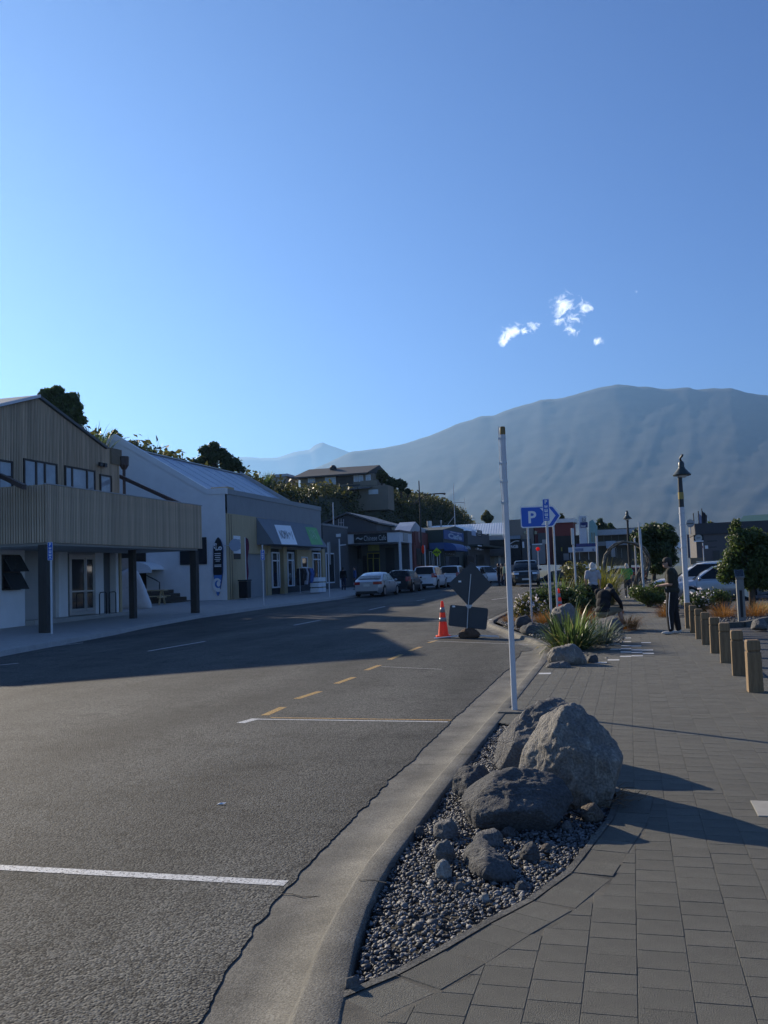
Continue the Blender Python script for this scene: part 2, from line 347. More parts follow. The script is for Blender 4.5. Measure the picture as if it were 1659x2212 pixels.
# right kerb: channel, lip and top, one moulded strip
V = []; Fa = []
ky = list(np.concatenate([np.arange(-4, 3, .25), np.arange(3, 21, .10), np.arange(21, 62, .5)]))
for y in ky:
    L = lip(y); w = .14 + .05 * max(0, min(1, (4.5 - y) / 1.5)) if y < 17 else .15
    chip = .006 * mnoise.noise((1, y * 9, 0)) + .004 * mnoise.noise((1, y * 31, 5))
    z = zg(L, y)
    V += [(L - .80, y, z + RZ - .010), (L - .25, y, z + RZ - .004), (L - .035 + chip, y, z + RZ + .012), (L - .012 + chip, y, z + RZ + .045), (L + chip, y, z - .008), (L + .018 + chip, y, z + .002), (L + w - .01, y, z + .006), (L + w + .004 + 1.5 * chip, y, z - .002), (L + w + .006, y, z - .12)]
nk = 9
for j in range(len(ky) - 1):
    for i in range(nk - 1): Fa.append((j * nk + i, j * nk + i + 1, (j + 1) * nk + i + 1, (j + 1) * nk + i))
kerb = struct(np_mesh('kerb', V, Fa, M_KERB, smooth=False))
M_CRACK = mat('dark joint line', (.02, .019, .018), rough=1)  # plain dark colour for the joint lines
for (y, jig) in ((4.62, .02), (7.9, .005), (11.3, .006), (14.4, .006)):      # cast joints across kerb and channel
    L = lip(y); mb = MB(); P = []
    for i in range(9):
        t = i / 8; x = L - .42 + t * .60
        P.append((x, y + jig * math.sin(i * 2.1), (RZ + .001 if x < L - .03 else .0075)))
    for a, b in zip(P, P[1:]):
        if abs(a[2] - b[2]) > .03: continue
        mb.quad((a[0], a[1] - .005, a[2]), (b[0], b[1] - .005, b[2]), (b[0], b[1] + .005, b[2]), (a[0], a[1] + .005, a[2]))
    mb.build('cast_joint', M_CRACK, parent=kerb)

# left footpath with its kerb
V = []; Fa = []; xsn = 9
ly = list(np.arange(-20, 112, 1.0))
for y in ly:
    k = lerp_tab(LKERB, y); z = zg(k, y)
    prof = [(k + .30, RZ - .004), (k + .01, RZ), (k, RZ + .125), (k - .03, RZ + .14), (k - .16, RZ + .142), (k - 1.5, RZ + .15), (-21.5, RZ + .2), (-24, RZ + .24), (-32, RZ + .24)]
    V += [(x, y, z + h) for x, h in prof]
for j in range(len(ly) - 1):
    for i in range(xsn - 1): Fa.append((j * xsn + i, (j + 1) * xsn + i, (j + 1) * xsn + i + 1, j * xsn + i + 1))
struct(np_mesh('footpath_across_the_road', V, Fa, M_PATHC, smooth=False))
def lpz(x, y): return zg(lerp_tab(LKERB, y), y) + RZ + (.145 if x > -20 else .2)

# car park on the right and more asphalt behind the beds
grid_mesh('car_park', list(np.linspace(1.62, 60, 8)), list(np.linspace(-10, 118, 12)), lambda x, y: -.05, M_PARK)
grid_mesh('far_street', list(np.linspace(-40, 1.62, 6)), list(np.linspace(60, 140, 6)), lambda x, y: -.12, M_PARK)

# ------------------------------------------------------------------ painted markings
def stripe(name, pts, w, m, parent, dirv=None):
    mb = MB()
    for a, b in zip(pts, pts[1:]):
        a, b = Vector(a), Vector(b); t = (b - a).normalized(); s = Vector((-t.y, t.x)) * w / 2; nseg = max(1, int((b - a).length / .25))
        for i in range(nseg):
            p, q = a.lerp(b, i / nseg), a.lerp(b, (i + 1) / nseg)
            c = [(p - s), (q - s), (q + s), (p + s)]
            mb.add([(v.x, v.y, road_z(v.x, v.y) + .0025) for v in c], [(0, 1, 2, 3)])
    return mb.build(name, m, parent=parent)
def g2(x, y): p = G(x, y, RZ + .01 + zg(*G(x, y).xy[:])); return Vector((p.x, p.y))
stripe('white_line', [(-7.5, g2(0, 1886).y), (g2(618, 1905).x, g2(618, 1905).y)], .085, M_WHITEPAINT, road)
yA = g2(760, 1556).y
stripe('white_line', [(-4.35, yA - .02), (-2.02, yA - .02)], .05, M_WHITEPAINT, road)
stripe('yellow_line', [(-4.15, yA + .10), (-2.0, yA + .10)], .045, M_YELPAINT, road)
stripe('white_line', [(-4.36, yA - .30), (-4.30, yA + .02)], .11, M_WHITEPAINT, road)
for (a, b) in [((572, 1547), (612, 1529)), ((641, 1511), (691, 1495)), ((726, 1478), (765, 1464)), ((791, 1449), (820, 1438)), ((841, 1426), (867, 1415)), ((885, 1407), (909, 1398)), ((926, 1389), (943, 1384))]:
    p, q = g2(*a), g2(*b); stripe('yellow_dash', [p, q], .10, M_YELPAINT, road)
stripe('white_line', [g2(925, 1385), g2(1165, 1392)], .05, M_WHITEPAINT, road)
stripe('white_line', [g2(823, 1441), g2(955, 1446)], .03, M_WHITEFAINT, road)
for a, b in [((1058, 1338), (1082, 1344)), ((1090, 1352), (1112, 1359))]: stripe('white_dash', [g2(*a), g2(*b)], .12, M_WHITEPAINT, road)
for a, b in [((320, 1408), (443, 1387)), ((635, 1353), (692, 1342)), ((797, 1320), (832, 1312)), ((900, 1300), (918, 1297)), ((95, 1398), (180, 1388)), ((0, 1437), (40, 1433)), ((1062, 1297), (1100, 1292))]:
    stripe('white_dash', [g2(*a), g2(*b)], .09, M_WHITEPAINT, road)

# ------------------------------------------------------------------ paved footpath
# beyond 17 m the walk narrows between two beds
V = []; Fa = []
FP = [(17, -1.5, 1.7), (20, -1.2, 1.7), (27, -1.0, 1.7), (30, -1.0, 1.5), (36, -1.0, .9), (44, -1.3, .8), (62, -2.2, .9), (90, -2.6, .9)]
PW, PLn = .1945, .172
X0 = -.051
TIP = Vector((-1.12, 3.40)); CORN = Vector((-.165, 6.60)); MIDP = Vector((-.40, 4.93))
BED = [Vector((-1.13, 3.38)), Vector((-.98, 3.60)), Vector((-.85, 3.863)), Vector((-.71, 4.178)), Vector((-.55, 4.497)), Vector((-.40, 4.93)), Vector((-.22, 5.947)), Vector((-.165, 6.6)), Vector((-.30, 7.6)), Vector((-.75, 8.6)), Vector((-1.1, 9.3)), Vector((-1.36, 9.6))]
def bed_right(y):                             # right-hand edge of the gravel bed
    if y < BED[0].y or y > BED[-1].y: return None
    for a, b in zip(BED, BED[1:]):
        if a.y <= y <= b.y: return a.x + (b.x - a.x) * (y - a.y) / (b.y - a.y)
V = []; Fa = []; vi = {}
def fv(i, j):
    if (i, j) not in vi: vi[(i, j)] = len(V); V.append((-1.9 + .05 * i, -6 + .05 * j, -.0022))
    return vi[(i, j)]
for j in range(460):
    y = -6 + .05 * (j + .5); br = bed_right(y)
    for i in range(72):
        x = -1.9 + .05 * (i + .5)
        if x < lip(y) + .10: continue
        if br is not None and x < br: continue
        Fa.append((fv(i, j), fv(i + 1, j), fv(i + 1, j + 1), fv(i, j + 1)))
foot = struct(np_mesh('footpath', V, Fa, M_JOINT))
def clip(poly, p, nrm):
    out = []
    for i in range(len(poly)):
        a, b = poly[i], poly[(i + 1) % len(poly)]; da, db = (a - p).dot(nrm), (b - p).dot(nrm)
        if da >= 0: out.append(a)
        if da * db < 0: out.append(a.lerp(b, da / (da - db)))
    return out
def paver_geo(poly, h=0.0, tilt=(0, 0)):
    c = sum(poly, Vector((0, 0))) / len(poly); n = len(poly); g = .0013; bv = .0025
    P0 = []; P1 = []
    for p in poly:
        d = (c - p); L = max(d.length, 1e-6); P0.append(p + d * (g / L)); P1.append(p + d * ((g + bv) / L))
    def z(p): return h + (p.x - c.x) * tilt[0] + (p.y - c.y) * tilt[1]
    vs = [(p.x, p.y, -.03) for p in P0] + [(p.x, p.y, z(p) - .0025) for p in P0] + [(p.x, p.y, z(p)) for p in P1]
    fs = []
    for i in range(n):
        j = (i + 1) % n
        fs += [(i, j, n + j, n + i), (n + i, n + j, 2 * n + j, 2 * n + i)]
    fs.append(tuple(2 * n + i for i in range(n)))
    return vs, fs
pav = []
WHITEP = set()
def white_cell(x, y):                         # positions of the scattered white pavers
    return (round((x - X0) / PW - .5), y)
for ci in range(-8, 9):
    xa = X0 + ci * PW; xc = xa + PW / 2
    off = (ci % 2) * .5 * PLn + rnd.uniform(-.01, .01)
    y = -1.0 + off
    while y < 44:
        L = PLn * (1 + rnd.uniform(-.012, .012)); y0, y1 = y, y + L; y = y1
        yc = (y0 + y1) / 2
        left = lip(yc) + (.19 if yc < 4.5 else .15) + .012 if yc < 17 else lerp_tab([(p[0], p[1]) for p in FP], yc)
        right = lerp_tab([(p[0], p[2]) for p in FP], yc) if yc >= 17 else 1.7
        if xa + PW < left or xc > right: continue
        poly = [Vector((xa, y0)), Vector((xa + PW, y0)), Vector((xa + PW, y1)), Vector((xa, y1))]
        if xa < left and yc < 17:
            d = .02; t = Vector((lip(yc + d) - lip(yc - d), 2 * d)).normalized(); poly = clip(poly, Vector((left, yc)), Vector((t.y, -t.x)))
        br = bed_right(yc)
        if br is not None or (yc < BED[0].y and yc > 3.0):
            # cut against the border course that runs along the bed's diagonal edge
            for a, b in zip(BED[:7], BED[1:8]):
                t = (b - a).normalized(); nr = Vector((t.y, -t.x))
                if a.y - .35 <= yc <= b.y or (a is BED[0] and yc < a.y): 
                    poly = clip(poly, a + nr * .245, nr)
                    if len(poly) < 3: break
            if br is not None and xc < br + .06: continue
        if len(poly) < 3: continue
        ar = abs(sum(poly[i].x * poly[(i + 1) % len(poly)].y - poly[(i + 1) % len(poly)].x * poly[i].y for i in range(len(poly)))) / 2
        if ar < .0015: continue
        pav.append((poly, rnd.uniform(-.0007, .0007), (rnd.uniform(-.004, .004), rnd.uniform(-.004, .004)), xc, yc))
# border course along the bed
bd = 0
for a, b in zip(BED[:7], BED[1:8]):
    t = (b - a).normalized(); nr = Vector((t.y, -t.x)); L = (b - a).length; k = max(1, round(L / .21))
    for i in range(k):
        p, q = a + t * (L * i / k), a + t * (L * (i + 1) / k)
        pav.append(([p + nr * .04, p + nr * .243, q + nr * .243, q + nr * .04][::1], rnd.uniform(-.002, .002), (rnd.uniform(-.01, .01), rnd.uniform(-.01, .01)), p.x, p.y))
# white ones: (D px) -> cell
WPX = [(1180, 1454), (1222, 1440), (1290, 1432), (1330, 1425), (1342, 1417), (1372, 1417), (1400, 1412), (1345, 1409), (1372, 1409), (1330, 1403), (1348, 1402), (1372, 1403), (1398, 1404), (1346, 1395), (1375, 1396), (1340, 1391), (1350, 1386), (1385, 1388), (1340, 1380), (1360, 1378), (1215, 1432)]
wh = set()
for (px, py) in WPX:
    q = G(px, py, 0); best = min(range(len(pav)), key=lambda i: (pav[i][3] - q.x) ** 2 + (pav[i][4] - q.y) ** 2); wh.add(best)
vis = []
for i, p in enumerate(pav):
    d = Vector((p[3], p[4], 0)) - EYE; dep = d.dot(CAM_FWD)
    ok = dep > .5
    if ok:
        sx = 829.5 + FPX * d.dot(CAM_RIGHT) / dep; sy = 1106 - FPX * d.dot(CAM_UP) / dep
        ok = -60 < sx < 1720 and sy < 2280
    vis.append(dep if ok else 1e9)
order = sorted([i for i in range(len(pav)) if i not in wh], key=lambda i: vis[i])
near = set(order[:300])
rest = MB()
for i, (poly, h, tl, xc, yc) in enumerate(pav):
    vs, fs = paver_geo(poly, h + (.001 if i in wh else 0), tl)
    if i in wh:
        MB().add(vs, fs).build('white_paver', M_PAVERW, parent=foot, origin=(xc, yc, 0))
    elif i in near:
        MB().add(vs, fs).build('paver', M_PAVER, parent=foot, origin=(xc, yc, 0))
    else: rest.add(vs, fs)
o = rest.build('paving_beyond', M_PAVER, parent=foot); o['kind'] = 'stuff'
Vn = []; Fn = []
for j, (y, a, b) in enumerate(FP):
    Vn += [(a - .1, y, -.016), (b + .05, y, -.016)]
for j in range(len(FP) - 1): Fn.append((2 * j, 2 * j + 1, 2 * j + 3, 2 * j + 2))
struct(np_mesh('footpath_beyond', Vn, Fn, mat('far paving', (.10, .098, .092), rough=.85, var=.12, scale=3), smooth=False))
# concrete edging of the gravel bed
mb = MB()
for a, b in zip(BED[:8], BED[1:9]):
    t = (b - a).normalized(); nr = Vector((t.y, -t.x)); n_ = 6
    for i in range(n_):
        p, q = a.lerp(b, i / n_), a.lerp(b, (i + 1) / n_); z = .004 * mnoise.noise((p.x * 9, p.y * 9, 0))
        mb.add([(p.x, p.y, -.05), (q.x, q.y, -.05), (q.x, q.y, .005 + z), (p.x, p.y, .005 + z)] + [((v + nr * .036).x, (v + nr * .036).y, .004) for v in (p, q)], [(0, 1, 2, 3), (3, 2, 5, 4)])
mb.build('edging', M_KERB, parent=foot)
# pale concrete slab let into the paving at the right
q = G(1650, 1745, 0)
MB().box((q.x - .06, q.y - .22, -.03), (q.x + .5, q.y + .16, .0065)).build('concrete_cover', mat('cover concrete', (.36, .34, .29), rough=.85, var=.12, scale=9, bump=.4, bscale=90), parent=foot)
# ------------------------------------------------------------------ mountains
def fbm(x, y, z, o=5, H=.5):
    s = 0; a = 1
    for i in range(o): s += a * mnoise.noise((x, y, z + i * 7.3)); x *= 2.03; y *= 2.03; a *= H
    return s
def skyline(tab, x):
    if x <= tab[0][0]: return tab[0][1]
    for (a, va), (b, vb) in zip(tab, tab[1:]):
        if x <= b: 
            t = (x - a) / (b - a); return va + (vb - va) * t
    return tab[-1][1]
def mountain(name, tab, dist_ridge, dist_foot, m, xs, nd, rough, seed, back=1.35):
    V = []; Fa = []; n = len(xs)
    def top_at(x): d_ = ray(x, skyline(tab, x)); return 1.55 + dist_ridge * d_.z / math.hypot(d_.x, d_.y)
    soft = [sum(top_at(x + k) for k in range(-240, 241, 30)) / 17 for x in xs]
    for j in range(nd + 6):
        for i, x in enumerate(xs):
            y = skyline(tab, x); d = ray(x, y); hd = math.hypot(d.x, d.y)
            top = 1.55 + dist_ridge * d.z / hd; tj = min(1, j / nd); top = top * tj ** 5 + soft[i] * (1 - tj ** 5); u = Vector((d.x / hd, d.y / hd))
            if j <= nd:
                t = j / nd; r_ = dist_foot + (dist_ridge - dist_foot) * t
                z = top * (.20 * t + .80 * t ** 1.75)
            else:
                t = 1 - (j - nd) / 6; r_ = dist_ridge * (1 + (back - 1) * (1 - t)); z = top * t * t
            px, py = u.x * r_ , u.y * r_
            s = 1.0 / (dist_ridge * .085)
            az = math.atan2(u.x, u.y) * 26 + .9 * mnoise.noise((px * s * .6, py * s * .6, 2.2)) + (1 - t) * 3.2; rid = 1 - 2.2 * abs(mnoise.noise((az + seed, t * 1.3, 1.7))) + .55 * (1 - 2 * abs(mnoise.noise((az * 2.7 + seed, t * 2.2, 5.7)))) + .25 * (1 - 2 * abs(mnoise.noise((az * 7 + seed, t * 4, 9.7))))
            env = max(0.0, 4 * t * (1 - t)) if j <= nd else .2
            z += env * rough * top * (.55 * rid + .35 * fbm(px * s * 2.1 + seed, py * s * 2.1, 3.1, 5) - .2)
            z += .004 * top * fbm(px * s * 6, py * s * 6, 8.1, 4) * min(1, t * 3)
            V.append((px, py, max(-.7, z - .8)))
    for j in range(nd + 5):
        for i in range(n - 1): Fa.append((j * n + i, j * n + i + 1, (j + 1) * n + i + 1, (j + 1) * n + i))
    return np_mesh(name, V, Fa, m, smooth=True)
M_MTN = mat('tussock and scree slope', (.018, .024, .022), rough=.95, var=.3, scale=.004, detail=15, col2=(.060, .062, .054))
M_MTN2 = mat('far bare range', (.10, .095, .085), rough=.95, var=.25, scale=.001, detail=10)
RIDGE = [(-1500, 1240), (-300, 1150), (300, 1120), (480, 1080), (560, 1060), (640, 1030), (700, 1003), (760, 975), (830, 968), (880, 957), (930, 940), (985, 917), (1040, 899), (1066, 897), (1100, 884), (1150, 870), (1168, 863), (1200, 862), (1250, 850), (1290, 838), (1330, 830), (1400, 836), (1440, 840), (1490, 837), (1500, 841), (1580, 838), (1610, 848), (1640, 852), (1700, 858), (1900, 900), (2300, 960), (3200, 1090)]
PEAK = [(-1200, 1160), (0, 1040), (420, 996), (500, 990), (530, 987), (560, 989), (600, 988), (640, 975), (668, 971), (682, 960), (697, 955), (710, 961), (740, 971), (760, 979), (900, 1010), (1200, 1100), (1500, 1180)]
SHOULDER = [(780, 1000), (830, 966), (850, 962), (880, 956), (895, 953), (930, 958), (1000, 990), (1100, 1050)]
struct(mountain('mountain', RIDGE, 8200, 3600, M_MTN, list(np.concatenate([np.arange(-1500, 300, 60), np.arange(300, 1760, 7), np.arange(1760, 3200, 60)])), 70, .013, 4.1))
struct(mountain('mountain_peak', PEAK, 15500, 9500, M_MTN2, list(np.concatenate([np.arange(-1200, 380, 50), np.arange(380, 960, 6), np.arange(960, 1500, 50)])), 36, .02, 9.7))
# ------------------------------------------------------------------ haze: one closed box of even air round the whole scene
HAZE_DENSITY = 7.4e-5
hz = MB().box((-17000, -2500, -1.8), (17000, 23500, 1780)).build('haze', [])
hz['kind'] = 'stuff'
hm = bpy.data.materials.new('haze'); hm.use_nodes = True; hn = hm.node_tree.nodes; hn.clear()
ho = hn.new('ShaderNodeOutputMaterial'); hv = hn.new('ShaderNodeVolumePrincipled'); hm.node_tree.links.new(hv.outputs[0], ho.inputs['Volume'])
hv.inputs['Color'].default_value = (.30, .58, 1.0, 1); hv.inputs['Density'].default_value = HAZE_DENSITY; hv.inputs['Anisotropy'].default_value = .5
hz.data.materials.append(hm)
# ------------------------------------------------------------------ rocks
def rock_material(name, c1, c2, vein=(.30, .29, .27), scale=3.0, streak=(1, 1, 1), bump=1.0):
    m = mat(name, c1, rough=.82, col2=c2, scale=scale, detail=12)
    n, l = m.node_tree.nodes, m.node_tree.links; b = n['Principled BSDF']; tc = n['Texture Coordinate']
    mp = n.new('ShaderNodeMapping'); mp.inputs['Scale'].default_value = streak; mp.inputs['Rotation'].default_value = (.5, .3, .4); l.new(tc.outputs['Object'], mp.inputs[0])
    z = n.new('ShaderNodeTexNoise'); z.inputs['Scale'].default_value = 11; z.inputs['Detail'].default_value = 12; z.inputs['Roughness'].default_value = .7; z.inputs['Distortion'].default_value = .6; l.new(mp.outputs[0], z.inputs['Vector'])
    z2 = n.new('ShaderNodeTexNoise'); z2.inputs['Scale'].default_value = 70; z2.inputs['Detail'].default_value = 6; l.new(tc.outputs['Object'], z2.inputs['Vector'])
    v = n.new('ShaderNodeTexVoronoi'); v.feature = 'DISTANCE_TO_EDGE'; v.inputs['Scale'].default_value = 5.5; l.new(mp.outputs[0], v.inputs['Vector'])
    ck = n.new('ShaderNodeMapRange'); ck.inputs['From Max'].default_value = .035; ck.inputs['To Min'].default_value = 0; ck.inputs['To Max'].default_value = 1; l.new(v.outputs['Distance'], ck.inputs[0])
    li = n.new('ShaderNodeMapRange'); li.inputs['From Min'].default_value = .56; li.inputs['From Max'].default_value = .74; l.new(z.outputs[0], li.inputs[0])
    mx = n.new('ShaderNodeMixRGB'); l.new(li.outputs[0], mx.inputs[0]); l.new(n['Color Ramp'].outputs[0], mx.inputs[1]); mx.inputs[2].default_value = (*vein, 1)
    sp = n.new('ShaderNodeMapRange'); sp.inputs['From Min'].default_value = .3; sp.inputs['From Max'].default_value = .7; sp.inputs['To Min'].default_value = .6; sp.inputs['To Max'].default_value = 1.35; l.new(z2.outputs[0], sp.inputs[0])
    m2 = n.new('ShaderNodeMixRGB'); m2.blend_type = 'MULTIPLY'; m2.inputs[0].default_value = 1; l.new(mx.outputs[0], m2.inputs[1]); l.new(sp.outputs[0], m2.inputs[2])
    l.new(m2.outputs[0], b.inputs['Base Color'])
    a1 = n.new('ShaderNodeMath'); a1.operation = 'MULTIPLY_ADD'; a1.inputs[1].default_value = .25; l.new(z2.outputs[0], a1.inputs[0]); l.new(z.outputs[0], a1.inputs[2])
    a2 = n.new('ShaderNodeMath'); a2.operation = 'MULTIPLY_ADD'; a2.inputs[1].default_value = .12; l.new(ck.outputs[0], a2.inputs[0]); l.new(a1.outputs[0], a2.inputs[2])
    bp = n.new('ShaderNodeBump'); bp.inputs['Strength'].default_value = .9 * bump; bp.inputs['Distance'].default_value = .05; l.new(a2.outputs[0], bp.inputs['Height']); l.new(bp.outputs[0], b.inputs['Normal'])
    return m
M_ROCKG = rock_material('greywacke', (.105, .102, .098), (.18, .172, .16), (.34, .325, .29), streak=(1, .45, 1))
M_ROCKP = rock_material('lichen greywacke', (.15, .14, .125), (.28, .257, .22), (.50, .47, .385), streak=(1.2, 1.2, .35))
M_ROCKD = rock_material('dark argillite', (.055, .056, .058), (.105, .104, .102), (.20, .20, .19), streak=(.5, 1, 1.3))
M_ROCKL = rock_material('pale quartz stone', (.27, .26, .235), (.42, .40, .36), (.55, .53, .48))
M_ROCKB = rock_material('brown stone', (.10, .075, .055), (.17, .14, .11), (.28, .25, .2))
def rock(name, label, pts, m, seed, sub=5, rough=.035, smooth_it=3, group='boulders in the gravel bed', ridged=.02, cat='boulder', fold=None, base=None, parent=None, inflate=1.0, facets=0):
    """Rounded hull of the given points (world coordinates), broken up by noise."""
    bm = bmesh.new()
    for p in pts: bm.verts.new(p)
    h = bmesh.ops.convex_hull(bm, input=bm.verts); bmesh.ops.recalc_face_normals(bm, faces=bm.faces)
    tree = BVHTree.FromBMesh(bm); c = sum((Vector(p) for p in pts), Vector()) / len(pts); bm.free()
    ico = bmesh.new(); bmesh.ops.create_icosphere(ico, subdivisions=sub, radius=1)
    ico.verts.ensure_lookup_table(); D = [v.co.copy() for v in ico.verts]
    size = max((Vector(p) - c).length for p in pts)
    rr = []
    for d in D:
        hit = tree.ray_cast(c, d); rr.append((hit[0] - c).length if hit[0] else size)
    rr = np.array(rr); E_ = np.array([(e.verts[0].index, e.verts[1].index) for e in ico.edges])
    deg = np.bincount(E_.ravel(), minlength=len(D)).astype(float)
    for _ in range(smooth_it * (2 ** max(0, sub - 4))):
        s = np.zeros(len(D)); np.add.at(s, E_[:, 0], rr[E_[:, 1]]); np.add.at(s, E_[:, 1], rr[E_[:, 0]]); rr = .5 * rr + .5 * s / deg
    rr = rr * inflate
    for i, v in enumerate(ico.verts):
        d = D[i]; p = d * rr[i]; q = p / size
        k = fbm(q.x * 1.6 + seed, q.y * 1.6 + q.z, q.z * 1.6, 6, .62) + .45 * (1 - 3 * abs(mnoise.noise((q.x * 5.5 + seed, q.y * 5.5, q.z * 5.5)))) * (.5 + mnoise.noise((q.x * 1.5, q.y * 1.5 + seed, q.z * 1.5))) + .12 * fbm(q.x * 13, q.y * 13 + seed, q.z * 13, 3)
        rg = abs(mnoise.noise((q.x * 3.2 + seed, q.y * 3.2 + 5, q.z * 3.2)))
        dd = size * (rough * k - ridged * max(0, .22 - rg) * 3)
        if fold: # weathered grooves along a direction
            f = math.sin((q.dot(Vector(fold[0]))) * fold[1] + 2.5 * mnoise.noise((q.x * 2 + seed, q.y * 2, q.z * 2)))
            dd += size * fold[2] * (min(0, f + .35)) * (0.5 + .5 * mnoise.noise((q.x * 1.3, q.y * 1.3 + seed, q.z * 1.3)))
        v.co = p + d * dd
    if facets:                                # flat fracture faces knocked off the mass
        fr = random.Random(int(seed * 100)); co = np.array([v.co[:] for v in ico.verts])
        for _ in range(facets):
            nv = Vector((fr.gauss(0, 1), fr.gauss(0, 1), fr.gauss(.25, .8))).normalized(); nn = np.array(nv[:]); dt = co @ nn; lim = dt.max() * fr.uniform(.78, .93)
            over = np.maximum(0, dt - lim); co -= nn[None, :] * (over * .88)[:, None]
        for v, c_ in zip(ico.verts, co): v.co = c_ + np.array([mnoise.noise(Vector(c_) * (9 / size) + Vector((seed, 0, k_))) for k_ in (0, 3, 7)]) * size * .006
    me = bpy.data.meshes.new(name); ico.to_mesh(me); ico.free()
    for pl in me.polygons: pl.use_smooth = True
    me.materials.append(m)
    zmin = min(p[2] for p in pts); org = Vector((c.x, c.y, max(zmin, 0)))
    for v in me.vertices: v.co += c - org
    o = bpy.data.objects.new(name, me); COL.objects.link(o); o.location = org
    if parent: o.parent = parent
    return tag(o, label, cat, group)
def blob_pts(cx, cy, w, d, h, seed, zb=-.06, skew=(0, 0), n=26):
    r_ = random.Random(seed); P = []
    for i in range(n):
        a = 2 * math.pi * i / n * 3.236; t = i / (n - 1); z = zb + (h - zb) * t
        s = (1 - max(0, t - .45) ** 1.6 * 1.45) * r_.uniform(.82, 1.08) * (.86 + .14 * min(1, t * 4))
        P.append((cx + math.cos(a) * w / 2 * s + skew[0] * t, cy + math.sin(a) * d / 2 * s + skew[1] * t, z))
    return P
BIG = [(-.430, 6.45, .625), (-.475, 6.38, .605), (-.40, 6.62, .59), (-.345, 6.42, .575), (-.60, 6.47, .55), (-.23, 6.40, .485), (-.67, 6.44, .475), (-.145, 6.40, .385), (-.735, 6.42, .385), (-.118, 6.34, .27), (-.13, 6.24, .16), (-.17, 6.27, .06), (-.22, 6.64, .34), (-.24, 6.32, -.03),
       (-.78, 6.40, .22), (-.795, 6.44, .05), (-.74, 6.30, -.02), (-.62, 6.80, .34), (-.45, 6.9, .32), (-.28, 6.85, .08), (-.46, 6.20, .16), (-.34, 6.20, .10), (-.40, 6.17, .38), (-.5, 6.28, -.04), (-.5, 6.9, -.05), (-.58, 6.22, .36), (-.24, 6.20, .34)]
rock('boulder', 'biggest boulder, pointed, with a sunlit grooved left face, beside the white pole', BIG, M_ROCKP, 2.3, sub=6, rough=.042, smooth_it=2, fold=((.85, -.3, .25), 10, .05), ridged=.03, inflate=1.07, facets=9)
BACK = [(-.70, 7.55, .515), (-.60, 7.6, .515), (-.82, 7.5, .47), (-.95, 7.42, .37), (-1.08, 7.36, .26), (-1.125, 7.35, .16), (-1.09, 7.32, .05), (-1.0, 7.22, .02), (-.48, 7.5, .475), (-.42, 7.5, .42), (-.36, 7.5, .28), (-.35, 7.5, .0), (-.8, 7.15, .14), (-.8, 7.12, -.03), (-.55, 7.2, .3), (-.7, 8.0, .4), (-.9, 8.0, .1), (-.5, 8.0, .1), (-.92, 7.2, .2), (-1.05, 7.6, -.04)]
rock('boulder', 'smooth domed grey boulder behind the pointed one at the foot of the white pole', BACK, M_ROCKG, 7.7, sub=6, rough=.04, smooth_it=2, fold=((.5, .3, -.8), 12, .045), inflate=1.06, facets=8)
FLAT = [(-1.11, 5.86, .17), (-1.09, 5.80, .10), (-1.02, 5.86, .24), (-.92, 5.9, .295), (-.80, 5.92, .315), (-.66, 5.92, .305), (-.54, 5.9, .285), (-.44, 5.88, .235), (-.405, 5.86, .17), (-.43, 5.82, .10), (-.52, 5.68, .04), (-.62, 5.60, .02), (-.80, 5.56, .015), (-.97, 5.64, .03), (-.8, 5.56, .12), (-.6, 5.62, .14), (-.95, 5.62, .12), (-.75, 6.2, .2), (-.75, 6.2, -.05), (-1.0, 6.1, .15), (-.5, 6.1, .15), (-1.0, 5.75, -.04), (-.5, 5.8, -.04)]
rock('boulder', 'wide low dark boulder lying in front of the pointed one on the gravel', FLAT, M_ROCKD, 12.1, sub=6, rough=.04, smooth_it=2, fold=((.1, .4, .9), 11, .035), inflate=1.05, facets=8)
SML = [(-1.27, 6.42, .03), (-1.275, 6.45, .13), (-1.20, 6.5, .205), (-1.08, 6.5, .215), (-.99, 6.5, .16), (-.97, 6.5, 0), (-1.14, 6.3, .02), (-1.15, 6.33, .14), (-1.13, 6.75, .10), (-1.08, 6.75, -.03), (-1.03, 6.36, .09), (-1.24, 6.62, -.02)]
rock('boulder', 'small dark boulder between the kerb and the wide low one', SML, M_ROCKD, 17.3, sub=5, rough=.05, smooth_it=2, facets=7)
def srock(px, py, wpx, hpx, label, m, seed, depth=.9, skew=(0, 0), name='stone', sub=4, rough=.06, group='smaller stones lying on the gravel'):
    p = G(px, py, 0); dep = (p - EYE).dot(CAM_FWD); w = wpx / FPX * dep; h = hpx / FPX * dep * .92
    return rock(name, label, blob_pts(p.x, p.y + w * depth * .4, w, w * depth, h, seed, zb=-.03, skew=skew), m, seed * 1.37, sub=sub, rough=rough, smooth_it=2, cat='stone', group=group, facets=9, inflate=1.08)
srock(961, 1812, 62, 40, 'rounded grey stone on the gravel nearest the kerb', M_ROCKG, 21)
srock(957, 1858, 46, 42, 'angular pale stone standing just above the whitest stone', M_ROCKG, 22, rough=.1)
srock(953, 1894, 42, 32, 'whitest sunlit stone at the near left of the stones', M_ROCKL, 23, rough=.1)
srock(1052, 1828, 70, 32, 'flat-topped grey stone behind the long dark slab', M_ROCKG, 24)
SL = [G(1000, 1850, 0), G(1040, 1838, 0), G(1122, 1893, 0), G(1110, 1905, 0), G(1050, 1898, 0), G(1010, 1880, 0)]
